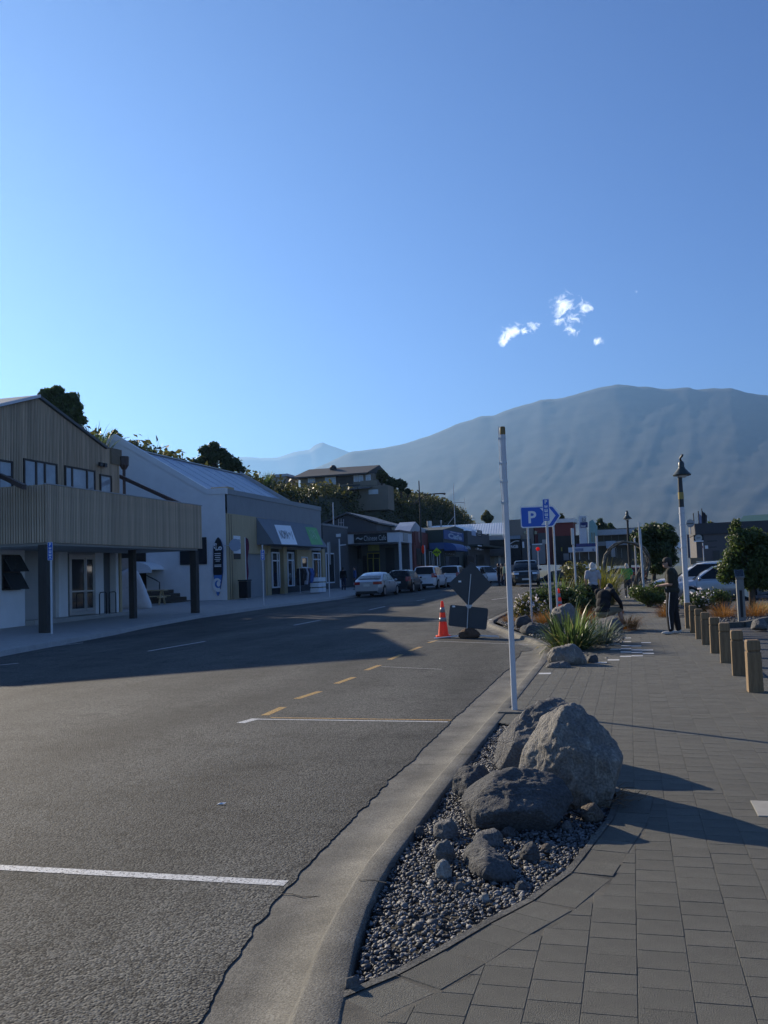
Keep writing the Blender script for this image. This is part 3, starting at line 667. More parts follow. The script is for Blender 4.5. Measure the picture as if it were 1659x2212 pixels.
slab = [(p.x, p.y, -.02) for p in SL] + [(SL[0].x + .01, SL[0].y - .02, .045), (SL[1].x - .01, SL[1].y - .06, .105), (SL[1].x + .05, SL[1].y - .1, .10), (SL[2].x - .03, SL[2].y, .03), (SL[4].x, SL[4].y, .045), (SL[5].x + .02, SL[5].y, .06), (SL[5].x + .1, SL[5].y, .095)]
rock('stone', 'long dark slab leaning down to the right among the stones', slab, M_ROCKD, 31.0, sub=5, rough=.05, smooth_it=2, cat='stone', group='smaller stones lying on the gravel')
srock(1144, 1860, 42, 40, 'upright dark stone right of the long slab', M_ROCKD, 26)
srock(1277, 1773, 50, 36, 'brown stone tucked under the right of the pointed boulder', M_ROCKB, 27)
srock(757, 2137, 34, 30, 'small rounded stone at the near tip of the gravel bed', M_ROCKG, 28)
srock(1046, 1786 + 158, 0.1 + 22, 14, 'flat pale pebble out in the open gravel', M_ROCKL, 29, sub=3)

for i, (px, py, w_, h_, lb, mm) in enumerate([(1010, 1858, 26, 20, 'small grey stone touching the upper end of the long slab', M_ROCKG), (1098, 1806, 30, 20, 'small dark stone below the wide low boulder', M_ROCKD), (1180, 1838, 24, 16, 'small brown stone right of the upright dark stone', M_ROCKB), (905, 1800, 24, 16, 'small dark stone close against the kerb', M_ROCKD), (990, 1918, 22, 14, 'small grey stone just below the whitest one', M_ROCKG), (1125, 1918, 26, 14, 'flat dark stone at the lower end of the long slab', M_ROCKD), (1222, 1790, 26, 18, 'small grey stone left of the brown one', M_ROCKG)]):
    srock(px, py, w_, h_, lb, mm, 301 + i, sub=3)
# ------------------------------------------------------------------ gravel
M_GRAVEL = mat('slate gravel', (.112, .110, .107), rough=.62, var=.25, scale=20, island=.8, bump=.3, bscale=120)
def in_poly(x, y, poly):
    c = False; n = len(poly)
    for i in range(n):
        a, b = poly[i], poly[(i + 1) % n]
        if (a[1] > y) != (b[1] > y) and x < (b[0] - a[0]) * (y - a[1]) / (b[1] - a[1]) + a[0]: c = not c
    return c
ico0 = bmesh.new(); bmesh.ops.create_icosphere(ico0, subdivisions=1, radius=1); ico0.verts.ensure_lookup_table()
IV = np.array([v.co[:] for v in ico0.verts]); IF = np.array([[v.index for v in f.verts] for f in ico0.faces]); ico0.free()
def gravel(name, poly, n, size, zf, seed, parent=None, m=None, big=.06):
    g = np.random.default_rng(seed); P = []
    xs = [p[0] for p in poly]; yv = [p[1] for p in poly]
    while len(P) < n:
        x, y = g.uniform(min(xs), max(xs)), g.uniform(min(yv), max(yv))
        if in_poly(x, y, poly): P.append((x, y))
    P = np.array(P); V = []; Fa = []
    for i, (x, y) in enumerate(P):
        s = size * g.uniform(.5, 1.25) * (1.6 if g.random() < big else 1)
        sv = IV * (1 + g.uniform(-.28, .28, (len(IV), 1))) * (s * np.array([g.uniform(.8, 1.4), g.uniform(.7, 1.1), g.uniform(.35, .7)]))
        a, b, c = g.uniform(0, 6.28), g.normal(0, .45), g.normal(0, .45)
        Rz = np.array([[np.cos(a), -np.sin(a), 0], [np.sin(a), np.cos(a), 0], [0, 0, 1]]); Rx = np.array([[1, 0, 0], [0, np.cos(b), -np.sin(b)], [0, np.sin(b), np.cos(b)]]); Ry = np.array([[np.cos(c), 0, np.sin(c)], [0, 1, 0], [-np.sin(c), 0, np.cos(c)]])
        V.append(sv @ (Rz @ Rx @ Ry).T + np.array([x, y, zf(x, y) + g.uniform(-.35, .35) * s])); Fa.append(IF + i * len(IV))
    return tag(np_mesh(name, np.concatenate(V), np.concatenate(Fa), m or M_GRAVEL), kind='stuff')
BEDP = [(p.x - .005, p.y) for p in BED] + [(lip(y) + .15, y) for y in (9.6, 8, 7, 6, 5, 4.5)] + [(lip(4.2) + .17, 4.2), (lip(3.8) + .19, 3.8), (lip(3.5) + .185, 3.5)]
bed = MB(); bed.add([(x, y, -.045) for x, y in BEDP], [tuple(range(len(BEDP)))]); struct(bed.build('gravel_bed', M_SOIL))
def bz(x, y): return -.030 + .02 * mnoise.noise((x * 2.2, y * 2.2, 0)) + .02 * sstep(.0, .25, min(abs(x - (lip(y) + .17)), 1))
o = gravel('gravel', BEDP, 13000, .0118, bz, 5, big=.05); tag(o, 'dark slate gravel filling the bed round the boulders', 'gravel')
# dry twigs blown against the big boulder
M_TWIG = mat('dry twig', (.16, .10, .055), rough=.8, var=.3)
mb = MB(); g_ = random.Random(4); c0 = G(1318, 1728, 0)
for i in range(70):
    a = g_.uniform(0, 6.28); L = g_.uniform(.04, .16); p = Vector((c0.x + g_.gauss(0.02, .07), c0.y + g_.gauss(-.03, .09), g_.uniform(.004, .05)))
    q = p + Vector((math.cos(a) * L, math.sin(a) * L, g_.uniform(-.004, .04))); mb.tube([p, (p + q) / 2 + Vector((0, 0, g_.uniform(0, .02))), q], [.0022, .002, .0008], n=4)
tag(mb.build('dry_twigs', M_TWIG, origin=(c0.x, c0.y, 0)), 'dry twigs and leaf litter caught against the pointed boulder', 'twigs', kind='stuff')
# a scrap of paper on the road
q = g2(478, 1738); MB().add([(q.x - .03, q.y - .015, road_z(q.x, q.y) + .008), (q.x + .03, q.y - .012, road_z(q.x, q.y) + .012), (q.x + .032, q.y + .018, road_z(q.x, q.y) + .02), (q.x - .028, q.y + .014, road_z(q.x, q.y) + .010), (q.x, q.y, road_z(q.x, q.y) + .022)], [(0, 1, 4), (1, 2, 4), (2, 3, 4), (3, 0, 4)])
s_ = MB().add([(-.03, -.015, .004), (.03, -.012, .008), (.032, .018, .014), (-.028, .014, .006), (0, 0, .016)], [(0, 1, 4), (1, 2, 4), (2, 3, 4), (3, 0, 4)]).build('paper_scrap', mat('paper', (.75, .75, .72), rough=.8, var=.05))
s_.location = (q.x, q.y, road_z(q.x, q.y)); tag(s_, 'scrap of white paper lying alone on the road', 'litter')

# ------------------------------------------------------------------ poles, signs, cones
M_GALV = mat('galvanised steel', (.52, .54, .56), rough=.42, var=.12, scale=14, metal=.55)
M_WHITEP = mat('white painted steel', (.58, .59, .60), rough=.42, var=.06, scale=8)
M_BLACKM = mat('black steel', (.018, .019, .021), rough=.45, var=.2)
M_BLUE = mat('sign blue', (.014, .115, .55), rough=.38, var=.05, scale=3)
M_SIGNW = mat('sign white', (.84, .85, .85), rough=.4, var=.03, scale=3)
M_SIGNBK = mat('bare sign back', (.050, .055, .060), rough=.55, var=.12, scale=2.5, metal=.0)
M_ORANGE = mat('fluorescent orange', (.90, .085, .022), rough=.5, var=.06, scale=8, trans=.25)
M_REFL = mat('reflective collar', (.30, .27, .27), rough=.35, var=.1, scale=20)
M_YGREEN = mat('fluorescent yellow green', (.50, .62, .015), rough=.45, var=.04, trans=.35)
M_BLACK = mat('flat black', (.012, .012, .013), rough=.6, var=.1)
M_BRASS = mat('yellow band', (.35, .26, .06), rough=.5, var=.2)
M_GLASS = mat('dark window glass', (.020, .024, .028), rough=.06, var=.1, spec=.8)
def text_mesh(txt, size, m, name='lettering', font_scale=(1, 1), extrude=.002, align='CENTER', bold=0.0):
    cu = bpy.data.curves.new(name, 'FONT'); cu.body = txt; cu.size = size; cu.align_x = align; cu.align_y = 'CENTER'; cu.extrude = extrude; cu.offset = bold; cu.resolution_u = 3
    o = bpy.data.objects.new(name, cu); COL.objects.link(o); dg = bpy.context.evaluated_depsgraph_get(); dg.update()
    me = bpy.data.meshes.new_from_object(o.evaluated_get(dg)); bpy.data.objects.remove(o); bpy.data.curves.remove(cu)
    for v in me.vertices: v.co.x *= font_scale[0]; v.co.y *= font_scale[1]
    me.materials.clear(); me.materials.append(m); return me
def put_text(txt, size, m, parent, loc, rot, font_scale=(1, 1), name='lettering', bold=0.0, align='CENTER'):
    me = text_mesh(txt, size, m, name, font_scale, bold=bold, align=align); o = bpy.data.objects.new(name, me); COL.objects.link(o); o.parent = parent
    o.location = loc; o.rotation_euler = rot; return o
FACE_US = (R(90), 0, 0)                       # text facing -Y
FACE_ST = (R(90), 0, R(90))                   # text facing +X (shop fronts across the road)

# the tall white pole by the boulders
b0 = G(1112, 1537, 0); top = AY(1085, 922, b0.y)
T = thing('pole', 'tall white signpost without a sign, clamps and cable up its side, by the boulders', 'pole', (b0.x, b0.y, 0))
H_ = top.z
MB().tube([(b0.x, b0.y, 0), (b0.x, b0.y, H_ - .09)], .031, n=20).build('post', M_WHITEP, T, smooth=50)
MB().lathe([(.033, H_ - .09), (.034, H_ - .02), (.028, H_), (.012, H_ + .004)], (b0.x, b0.y, 0), 18).build('cap', mat('tarnished brass cap', (.20, .13, .035), rough=.5, var=.3, scale=30), T, smooth=50)
for py in (946, 1000, 1040, 1085 + 30):
    z = AY(1090, py - (30 if py > 1100 else 0), b0.y).z
    mb = MB(); mb.lathe([(.036, z - .012), (.0365, z - .010), (.0365, z + .010), (.036, z + .012)], (b0.x, b0.y, 0), 18); mb.box((b0.x - .052, b0.y - .014, z - .014), (b0.x - .03, b0.y + .014, z + .014)); mb.build('clamp', M_GALV, T)
z = .30
MB().lathe([(.0335, z - .006), (.035, z), (.0335, z + .006)], (b0.x, b0.y, 0), 18).build('clamp', M_WHITEP, T)
mb = MB(); mb.tube([(b0.x - .044, b0.y, H_ + .01), (b0.x - .046, b0.y, H_ - .3), (b0.x - .05, b0.y, H_ - .5), (b0.x - .042, b0.y, H_ - .8), (b0.x - .043, b0.y, H_ - 1.25)], .004, n=6); mb.build('cable', M_GALV, T)
MB().box((b0.x - .17, b0.y - .16, -.02), (b0.x + .12, b0.y + .12, .02)).build('footing', M_KERB, T, bevel=(.012, 2))

def parking_sign(name, label, base, height, w, h, zc, rot=0, rp=.03, flip=False, group=None, mirror_text=True):
    T = thing(name, label, 'sign', base, rot, group)
    MB().tube([(0, 0, 0), (0, 0, height)], rp, n=14).build('post', M_WHITEP, T, world=False, smooth=50)
    f = -(rp + .008)
    def rr(w_, h_, y0, y1, m, nm, mats=None):
        rad = .12 * w_; poly = []
        for cx, cz, a0 in ((w_ / 2 - rad, h_ / 2 - rad, 0), (-w_ / 2 + rad, h_ / 2 - rad, 90), (-w_ / 2 + rad, -h_ / 2 + rad, 180), (w_ / 2 - rad, -h_ / 2 + rad, 270)):
            for k in range(4): a = R(a0 + 30 * k); poly.append((cx + rad * math.cos(a), cz + rad * math.sin(a)))
        return MB().prism(poly, lambda u, v, d: (u, d, zc + v), y0, y1).build(nm, m, T, world=False)
    rr(w, h, f, f + .006, M_SIGNW, 'plate'); rr(w * .90, h * .965, f - .002, f - .0005, M_BLUE, 'face')
    put_text('P', w * .78, M_SIGNW, T, (0, f - .003, zc + h * .36), FACE_US, name='letter', bold=.004)
    # pictograms: bus, car, van, small print
    k = 0
    for zz, ww, hh in ((.17, .46, .10), (-.02, .50, .13), (-.20, .50, .11), (-.335, .34, .05)):
        mb = MB(); W_, H__ = ww * w, hh * h; z0 = zc + zz * h
        mb.box((-W_ / 2, f - .0035, z0 - H__ / 2), (W_ / 2, f - .002, z0 + H__ / 2))
        if hh > .06:
            mb.box((-W_ * .36, f - .0035, z0 - H__ / 2 - .012), (-W_ * .18, f - .002, z0 - H__ / 2)); mb.box((W_ * .18, f - .0035, z0 - H__ / 2 - .012), (W_ * .36, f - .002, z0 - H__ / 2))
        pc = mb.build('pictogram', M_SIGNW, T, world=False)
        if hh > .06: MB().box((-W_ * .36, f - .0045, z0 + H__ * .02), (W_ * .36, f - .0036, z0 + H__ * .32)).build('pictogram_window', M_BLUE, T, world=False)
    MB().box((-w * .36, f - .0035, zc - h * .42), (w * .36, f - .002, zc - h * .40)).build('underline', M_SIGNW, T, world=False)
    return T
Yp = 25.4; pb = AY(1194.5, 1356, Yp); pt = AY(1178, 1078, Yp); pbm = AY(1179, 1126, Yp)
zc = (pt.z + pbm.z) / 2
sg = parking_sign('parking_sign', 'narrow blue parking sign with white pictograms in front of the arrow sign', (AY(1187, 1250, Yp).x, Yp, -.02), pt.z - .02, .178, (pt.z - pbm.z), zc + .02, rp=.036)

# the big blue arrow sign with two posts
Ya = 28.0
pl = AY(1141, 1170, Ya); prt = AY(1197, 1170, Ya)
T = thing('direction_sign', 'big blue arrow board with a white P pointing right', 'sign', ((pl.x + prt.x) / 2, Ya, 0))
for p in (pl, prt): MB().tube([(p.x, Ya + .05, -.05), (p.x, Ya + .05, AY(1150, 1105, Ya).z)], .03, n=12).build('post', M_GALV, T, smooth=50)
def ar(px, py): p = AY(px, py, Ya); return (p.x, p.z)
def arrow_poly(s):
    pts = [(1123.5, 1097), (1126, 1094.5), (1191, 1092), (1196, 1094), (1211.5, 1113.5), (1197, 1136), (1193, 1138), (1129, 1141), (1125.5, 1138)]
    c = (1166, 1117); return [ar(c[0] + (x - c[0]) * s, c[1] + (y - c[1]) * s) for x, y in pts]
MB().prism(arrow_poly(1.0), lambda u, v, d: (u, d, v), Ya - .012, Ya + .012).build('board', M_SIGNW, T)
pl2 = []
for i, (x, y) in enumerate([(1125.5, 1099), (1127, 1097), (1190.5, 1094.5), (1194.5, 1096), (1208.5, 1113.7), (1195, 1134), (1192, 1135.7), (1130, 1138.4), (1127.7, 1136)]): pl2.append(ar(x, y))
MB().prism(pl2, lambda u, v, d: (u, d, v), Ya - .0145, Ya - .0125).build('face', M_BLUE, T)
chev = [(1166, 1097.6), (1186.5, 1097), (1200, 1113.5), (1187, 1133.3), (1169, 1134.5), (1183, 1114.5)]
MB().prism([ar(x, y) for x, y in chev], lambda u, v, d: (u, d, v), Ya - .0165, Ya - .0147).build('chevron', M_SIGNW, T)
ptx = ar(1149, 1118.5); hP = ar(1149, 1105)[1] - ar(1149, 1131)[1]
put_text('P', hP * 1.38, M_SIGNW, T, (ptx[0] - T.location.x, Ya - .016 - T.location.y, ptx[1]), FACE_US, name='letter', bold=.012)

# roadworks sign seen from behind, on a spring stand weighted by a sandbag
base = G(1012, 1378, RZ + .01); Yr = base.y
T = thing('roadworks_sign', 'dark back of a diamond roadworks sign above a rectangular plate, leaning on its stand', 'sign', (base.x, Yr, RZ + .012))
def rs(px, py): p = AY(px, py, Yr); return Vector((p.x, p.z))
lean = .10
def P3(u, v, d): return (u, Yr + d + .02 * v, v)
dia = [(1020, 1215), (1065.5, 1266), (1013, 1310), (1010, 1310), (968, 1262)]
def rounded(pts, r_=.02, n=3):
    out = []
    for i in range(len(pts)):
        p, a, b = pts[i], pts[i - 1], pts[(i + 1) % len(pts)]; da, db = (a - p).normalized(), (b - p).normalized()
        for k in range(n + 1):
            t = k / n; out.append(tuple((p + da * r_ * (1 - t) ** 2 + db * r_ * t ** 2)))
    return out
dp = [rs(1018, 1213), rs(1063, 1264), rs(1013.5, 1311), rs(968, 1262)]
MB().prism(rounded(dp, .03), P3, -.006, .0).build('diamond_plate', M_SIGNBK, T)
rp_ = [rs(972, 1306), rs(1055, 1314), rs(1050.5, 1361), rs(968, 1351.5)]
MB().prism(rounded(rp_, .06, 4), P3, -.006, .0).build('rectangle_plate', M_SIGNBK, T)
s0, s1, s2 = rs(1017, 1240), rs(1012, 1305), rs(1009, 1366)
mb = MB(); mb.beam((s0.x, Yr - .022 + .02 * s0.y, s0.y), (s1.x, Yr - .022 + .02 * s1.y, s1.y), .026, .018); mb.beam((s1.x, Yr - .022, s1.y), (s2.x, Yr - .022, s2.y), .026, .018); mb.build('spine', M_GALV, T)
v0 = [rs(1005, 1306.5), rs(1021, 1306.5), rs(1016, 1314), rs(1010, 1314)]; MB().prism([tuple(p) for p in v0], P3, -.016, -.007).build('bracket', M_GALV, T)
for (px, py) in ((993, 1256), (980, 1310)):
    a = rs(px, py); MB().box((a.x - .035, Yr - .010 + .02 * a.y, a.y - .022), (a.x + .035, Yr - .007 + .02 * a.y, a.y + .022)).build('sticker', M_SIGNW, T)
gz = RZ + .02
for ang in (-2.85, -.30, 2.5, .55):
    mb = MB(); mb.beam((s2.x, Yr, gz + .06), (s2.x + .85 * math.cos(ang), Yr + .55 * math.sin(ang), gz + .012), .035, .02); mb.build('stand_leg', M_SIGNW if ang < -2 else M_GALV, T)
bag = []
bagc = Vector((s2.x + .02, Yr - .02, gz)); bm_ = []
for i in range(60):
    a = rnd.uniform(0, 6.28); t = rnd.uniform(0, 1); rr_ = math.sqrt(1 - t * t); bm_.append((bagc.x + .31 * math.cos(a) * rr_ + .04, bagc.y + .18 * math.sin(a) * rr_, bagc.z - .005 + .25 * t))
o = rock('sandbag', 'brown sandbag slumped over the legs of the roadworks sign', bm_, mat('hessian', (.115, .062, .035), rough=.9, var=.25, scale=8, bump=.8, bscale=160), 3.3, sub=5, rough=.06, smooth_it=4, cat='sandbag', ridged=.05, group=None)

def cone(name, label, base, h, group='orange traffic cones', tilt=0):
    T = thing(name, label, 'traffic cone', base, .3, group)
    w = .40 * h
    MB().prism([(-w / 2, -w / 2 + .04), (-w / 2 + .04, -w / 2), (w / 2 - .04, -w / 2), (w / 2, -w / 2 + .04), (w / 2, w / 2 - .04), (w / 2 - .04, w / 2), (-w / 2 + .04, w / 2), (-w / 2, w / 2 - .04)], lambda u, v, d: (u, v, d), 0, .05 * h).build('foot', M_ORANGE, T, world=False, bevel=(.012, 2))
    r0, r1 = .145 * h, .036 * h
    MB().lathe([(r0 * 1.06, .05 * h), (r0, .075 * h), (r1, .965 * h), (r1 * .8, .995 * h), (r1 * .35, h)], n=22).build('body', M_ORANGE, T, world=False, smooth=40)
    for a, b in ((.43, .54), (.68, .82)):
        ra, rb = r0 + (r1 - r0) * (a - .075) / .89 + .003, r0 + (r1 - r0) * (b - .075) / .89 + .003
        MB().lathe([(ra, a * h), (rb, b * h)], n=22).build('reflective_collar', M_REFL, T, world=False, smooth=True)
    return T
cb = G(958, 1377, RZ + .02); cone('traffic_cone', 'orange cone on the road beside the dark roadworks sign', (cb.x, cb.y, RZ + .03), .91)
# ------------------------------------------------------------------ timber bollards
M_TIMB = mat('weathered bollard timber', (.165, .105, .052), rough=.8, var=.3, scale=7, bump=.8, bscale=30, stretch=(6, 6, .5), island=.15, col2=(.29, .195, .10))
def bollard(base, lbl, h=.62, w=.165):
    T = thing('bollard', lbl, 'bollard', base, rnd.uniform(-.06, .06), 'timber bollards along the car park edge')
    def ring(s, z): return [(-s, -s, z), (s, -s, z), (s, s, z), (-s, s, z)]
    prof = [(w / 2 * 1.03, -.05), (w / 2, h * .765)]; mb = MB()
    for nm, pr_ in (('post', [(w / 2 * 1.04, -.05), (w / 2 * .99, h * .77)]), ('neck', [(w / 2 * .89, h * .77 + .001), (w / 2 * .89, h * .795)]), ('cap', [(w / 2 * .97, h * .796), (w / 2 * .95, h * .965), (w / 2 * .84, h)])):
        mb = MB(); vs = []; fs = []
        for s, z in pr_: vs += ring(s, z)
        for i in range(len(pr_) - 1):
            for k in range(4): fs.append((i * 4 + k, i * 4 + (k + 1) % 4, (i + 1) * 4 + (k + 1) % 4, (i + 1) * 4 + k))
        fs += [(3, 2, 1, 0), tuple(4 * (len(pr_) - 1) + k for k in range(4))]
        mb.add(vs, fs).build(nm, M_TIMB, T, world=False, bevel=(.008, 2))
    return T
BOLL = [(1488.7, 1357), (1499.6, 1366.8), (1512.6, 1379.9), (1526.7, 1392.4), (1546.5, 1410.6), (1569, 1431.4), (1596.5, 1458.8), (1631.6, 1494)]
names = ['farthest timber bollard, half hidden behind the standing man', 'second farthest timber bollard, just right of the standing man', 'third timber bollard counted from the standing man', 'fourth timber bollard counted from the standing man', 'fifth timber bollard counted from the standing man', 'sixth timber bollard counted from the standing man', 'third nearest timber bollard, left of the two nearest whole ones', 'nearest timber bollard that shows whole']
names[6] = 'second nearest timber bollard that shows whole'
for (px, py), nm in zip(BOLL, names):
    p = G(px, py, 0); bollard((p.x, p.y, 0), nm)
bollard((1.45, 10.25, 0), 'timber bollard cut off by the right edge of the picture')
# ------------------------------------------------------------------ materials for buildings
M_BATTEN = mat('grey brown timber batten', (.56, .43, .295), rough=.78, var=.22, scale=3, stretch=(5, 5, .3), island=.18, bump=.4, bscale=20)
M_BACKING = mat('dark lining behind battens', (.20, .165, .115), rough=.9, var=.1)
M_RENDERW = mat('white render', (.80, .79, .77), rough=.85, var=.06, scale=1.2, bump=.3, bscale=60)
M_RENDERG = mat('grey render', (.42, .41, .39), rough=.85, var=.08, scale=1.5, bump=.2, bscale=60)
M_GREYPAINT = mat('slate grey paint', (.27, .28, .285), rough=.7, var=.07, scale=1.2)
M_ROOFG = mat('pale blue grey roofing', (.40, .45, .52), rough=.5, var=.08, scale=.8)
M_ROOFD = mat('dark grey roofing', (.10, .105, .11), rough=.5, var=.1, scale=1)
M_PLY = mat('pale timber cladding', (.47, .37, .22), rough=.75, var=.2, scale=3, stretch=(8, 8, .25), bump=.3, bscale=15)
M_STEELB = mat('brown steel', (.085, .060, .055), rough=.5, var=.15)
M_FRAME = mat('dark brown joinery', (.055, .042, .032), rough=.6, var=.15)
M_FRAMEW = mat('white joinery', (.70, .72, .74), rough=.5, var=.05)
M_ALU = mat('aluminium joinery', (.50, .51, .50), rough=.35, var=.06, metal=.6)
def window_glass(name, c=(.03, .035, .04)):
    m = mat(name, c, rough=.04, var=.3, scale=.7, spec=.9); return m
M_WGL = window_glass('shop glass'); M_WGL2 = window_glass('upstairs glass', (.34, .38, .42))  # pale upstairs base colour stands in for sky reflected in the panes
M_POSTD = mat('dark stained post', (.050, .043, .036), rough=.75, var=.2, scale=4, stretch=(4, 4, .5))
def pane_window(parent, X, a, b, bars=(), rail=(), frame=M_FRAMEW, glass=None, fw=.05, proud=.03, nm='window'):
    """window on a plane X = const; a, b: opposite picture corners"""
    p, q = AX(*a, X), AX(*b, X); y0, y1 = sorted((p.y, q.y)); z0, z1 = sorted((p.z, q.z))
    w = MB()
    for (ya, yb, za, zb) in ((y0, y0 + fw, z0, z1), (y1 - fw, y1, z0, z1), (y0 + fw, y1 - fw, z0, z0 + fw), (y0 + fw, y1 - fw, z1 - fw, z1)): w.box((X - .04, ya, za), (X + proud, yb, zb))
    for t in bars: y = y0 + (y1 - y0) * t; w.box((X - .04, y - fw / 2, z0 + fw), (X + proud - .004, y + fw / 2, z1 - fw))
    for t in rail: z = z0 + (z1 - z0) * t; w.box((X - .04, y0 + fw, z - fw / 2), (X + proud - .008, y1 - fw, z + fw / 2))
    o = w.build(nm, frame, parent)
    ys_ = [y0 + fw] + [y0 + (y1 - y0) * t for t in bars] + [y1 - fw]
    for ya, yb in zip(ys_, ys_[1:]):
        MB().box((X - .03, ya, z0 + fw), (X - .015, yb, z1 - fw)).build('pane', glass or M_WGL, o, origin=None) if False else None
        g = MB().box((X + .003, ya + .002, z0 + fw + .002), (X + .010, yb - .002, z1 - fw - .002)); gg = g.build('pane', glass or M_WGL, parent); gg.parent = o
        gg.location = (0, 0, 0)
    return o
# ------------------------------------------------------------------ timber building with the big canopy
B1X = -22.0; CXF_ = -18.5
T = thing('timber_building', 'timber clad two storey building with gable and big slatted canopy at the left edge', 'building', (B1X, 31, 0))
B1 = T
gab = [(22.0, 5.99), (31.17, 8.92), (35.98, 7.50), (36.05, 7.56), (37.1, 7.56)]
poly = [(22.0, 3.0), (37.1, 3.0)] + gab[::-1]
MB().prism(poly, lambda u, v, d: (d, u, v), B1X - 12, B1X).build('upper_wall', M_BACKING, T)
def gabz(y):
    for (a, za), (b, zb) in zip(gab, gab[1:]):
        if a <= y <= b: return za + (zb - za) * (y - a) / (b - a)
    return gab[0][1]
wins = [((-30, 992), (26.5, 1062)), ((50, 996), (122.5, 1062)), ((139, 1011), (205, 1075)), ((215, 1026), (240.6, 1078))]
wr = []
for a, b in wins:
    p, q = AX(*a, B1X), AX(*b, B1X); m1 = AX(a[0], b[1], B1X); wr.append((p.y, q.y, min(m1.z, q.z), AX((a[0] + b[0]) / 2, (a[1]), B1X).z - .0))
clad = MB(); y = 22.05
while y < 37.08:
    z1 = gabz(y) - .02; segs = [(3.0, z1)]
    for (ya, yb, za, zb) in wr:
        if ya - .06 < y < yb + .06:
            segs = [s for (s0, s1) in segs for s in ((s0, min(s1, za)), (max(s0, zb), s1)) if s[1] - s[0] > .05]
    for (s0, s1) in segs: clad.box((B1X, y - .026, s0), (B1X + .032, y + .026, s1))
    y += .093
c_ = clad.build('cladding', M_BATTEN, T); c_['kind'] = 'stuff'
for i, (ya, yb, za, zb) in enumerate(wr):
    f = MB(); fw = .07
    for (u0, u1, v0, v1) in ((ya, ya + fw, za, zb), (yb - fw, yb, za, zb), (ya + fw, yb - fw, zb - fw, zb), (ya + fw, yb - fw, za, za + fw)): f.box((B1X, u0, v0), (B1X + .05, u1, v1))
    for t in ((.45,), (.36, .62), (.23, .72), ())[i]: f.box((B1X, ya + (yb - ya) * t - .05, za + fw), (B1X + .045, ya + (yb - ya) * t + .05, zb - fw))
    if i in (0,): f.box((B1X, ya + fw, (za + zb) / 2 - .06), (B1X + .04, yb - fw, (za + zb) / 2 + .06))
    wo = f.build('window', M_FRAME, T)
    g = MB().box((B1X + .004, ya + fw, za + fw), (B1X + .012, yb - fw, zb - fw)).build('pane', M_WGL2, wo)
# roof and barge
mb = MB()
for (a, b) in ((gab[0], gab[1]), (gab[1], gab[2])):
    mb.prism([(a[0], a[1] + .01), (b[0], b[1] + .01), (b[0], b[1] + .12), (a[0], a[1] + .12)], lambda u, v, d: (d, u, v), B1X - 12.2, B1X + .12)
mb.build('roof', M_ROOFD, T)
MB().prism([(gab[0][0], gab[0][1] + .02), (31.17, 8.94), (31.17, 9.06), (gab[0][0], gab[0][1] + .13)], lambda u, v, d: (d, u, v), B1X + .121, B1X + .15).build('barge_flashing', M_FRAMEW, T)
MB().box((B1X - .5, 36.3, 6.9), (B1X + .10, 37.16, 7.60)).build('parapet_end', M_BACKING, T)
p = AX(258, 1000, B1X); MB().lathe([(.10, p.z - .30), (.22, p.z - .1), (.24, p.z + .28), (.20, p.z + .3)], (B1X + .15, 37.25, 0), 8).build('rainwater_head', M_STEELB, T)
MB().tube([(B1X + .15, 37.25, 3.1), (B1X + .15, 37.25, p.z - .2)], .07, n=8).build('downpipe', M_STEELB, T)
p = AX(214, 1004, B1X); mb = MB(); mb.box((B1X + .03, p.y - .05, p.z - .05), (B1X + .18, p.y + .05, p.z + .05)); mb.box((B1X + .14, p.y - .28, p.z - .09), (B1X + .24, p.y - .06, p.z + .07)); mb.box((B1X + .14, p.y + .06, p.z - .09), (B1X + .24, p.y + .28, p.z + .07)); mb.build('floodlight', M_BLACKM, T)
for a_, b_ in (((CXF_, 26.58, 4.96), (CXF_, 38.1, 4.96)),):
    MB().beam(a_, b_, .10, .035).build('cap_flashing', M_RENDERG, T)
# ground floor
MB().box((B1X - 12, 22, -.3), (B1X - .45, 37.0, 3.05)).build('ground_floor_core', M_RENDERG, T)
def yx(px, X=B1X, py=1250): return AX(px, py, X).y
def wall_bit(x0, x1, dX, zlo, zhi, m, nm): return MB().box((B1X - .44, yx(x0, B1X + dX) if x0 > -500 else 22, zlo), (B1X + dX, yx(x1, B1X + dX), zhi)).build(nm, m, T)
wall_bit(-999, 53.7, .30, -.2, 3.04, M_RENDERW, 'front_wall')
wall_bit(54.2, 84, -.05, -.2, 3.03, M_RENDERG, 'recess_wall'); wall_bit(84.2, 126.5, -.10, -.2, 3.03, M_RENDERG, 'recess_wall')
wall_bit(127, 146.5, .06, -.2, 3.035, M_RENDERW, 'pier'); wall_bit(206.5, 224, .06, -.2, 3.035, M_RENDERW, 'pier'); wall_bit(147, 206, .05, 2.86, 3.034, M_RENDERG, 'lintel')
wall_bit(224.5, 250, -.2, -.2, 3.03, mat('grey door paint', (.13, .14, .15), rough=.6, var=.06), 'side_door')
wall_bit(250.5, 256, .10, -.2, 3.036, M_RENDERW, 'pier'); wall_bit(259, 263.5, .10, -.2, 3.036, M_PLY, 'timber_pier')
MB().box((B1X + .30, 22, -.2), (B1X + .62, yx(54, B1X + .5), .06)).build('plinth', M_PATHC, T)
MB().box((B1X + .07, yx(54.5, B1X + .3), -.2), (B1X + .7, yx(264, B1X + .3), .34)).build('entrance_step', M_PATHC, T)
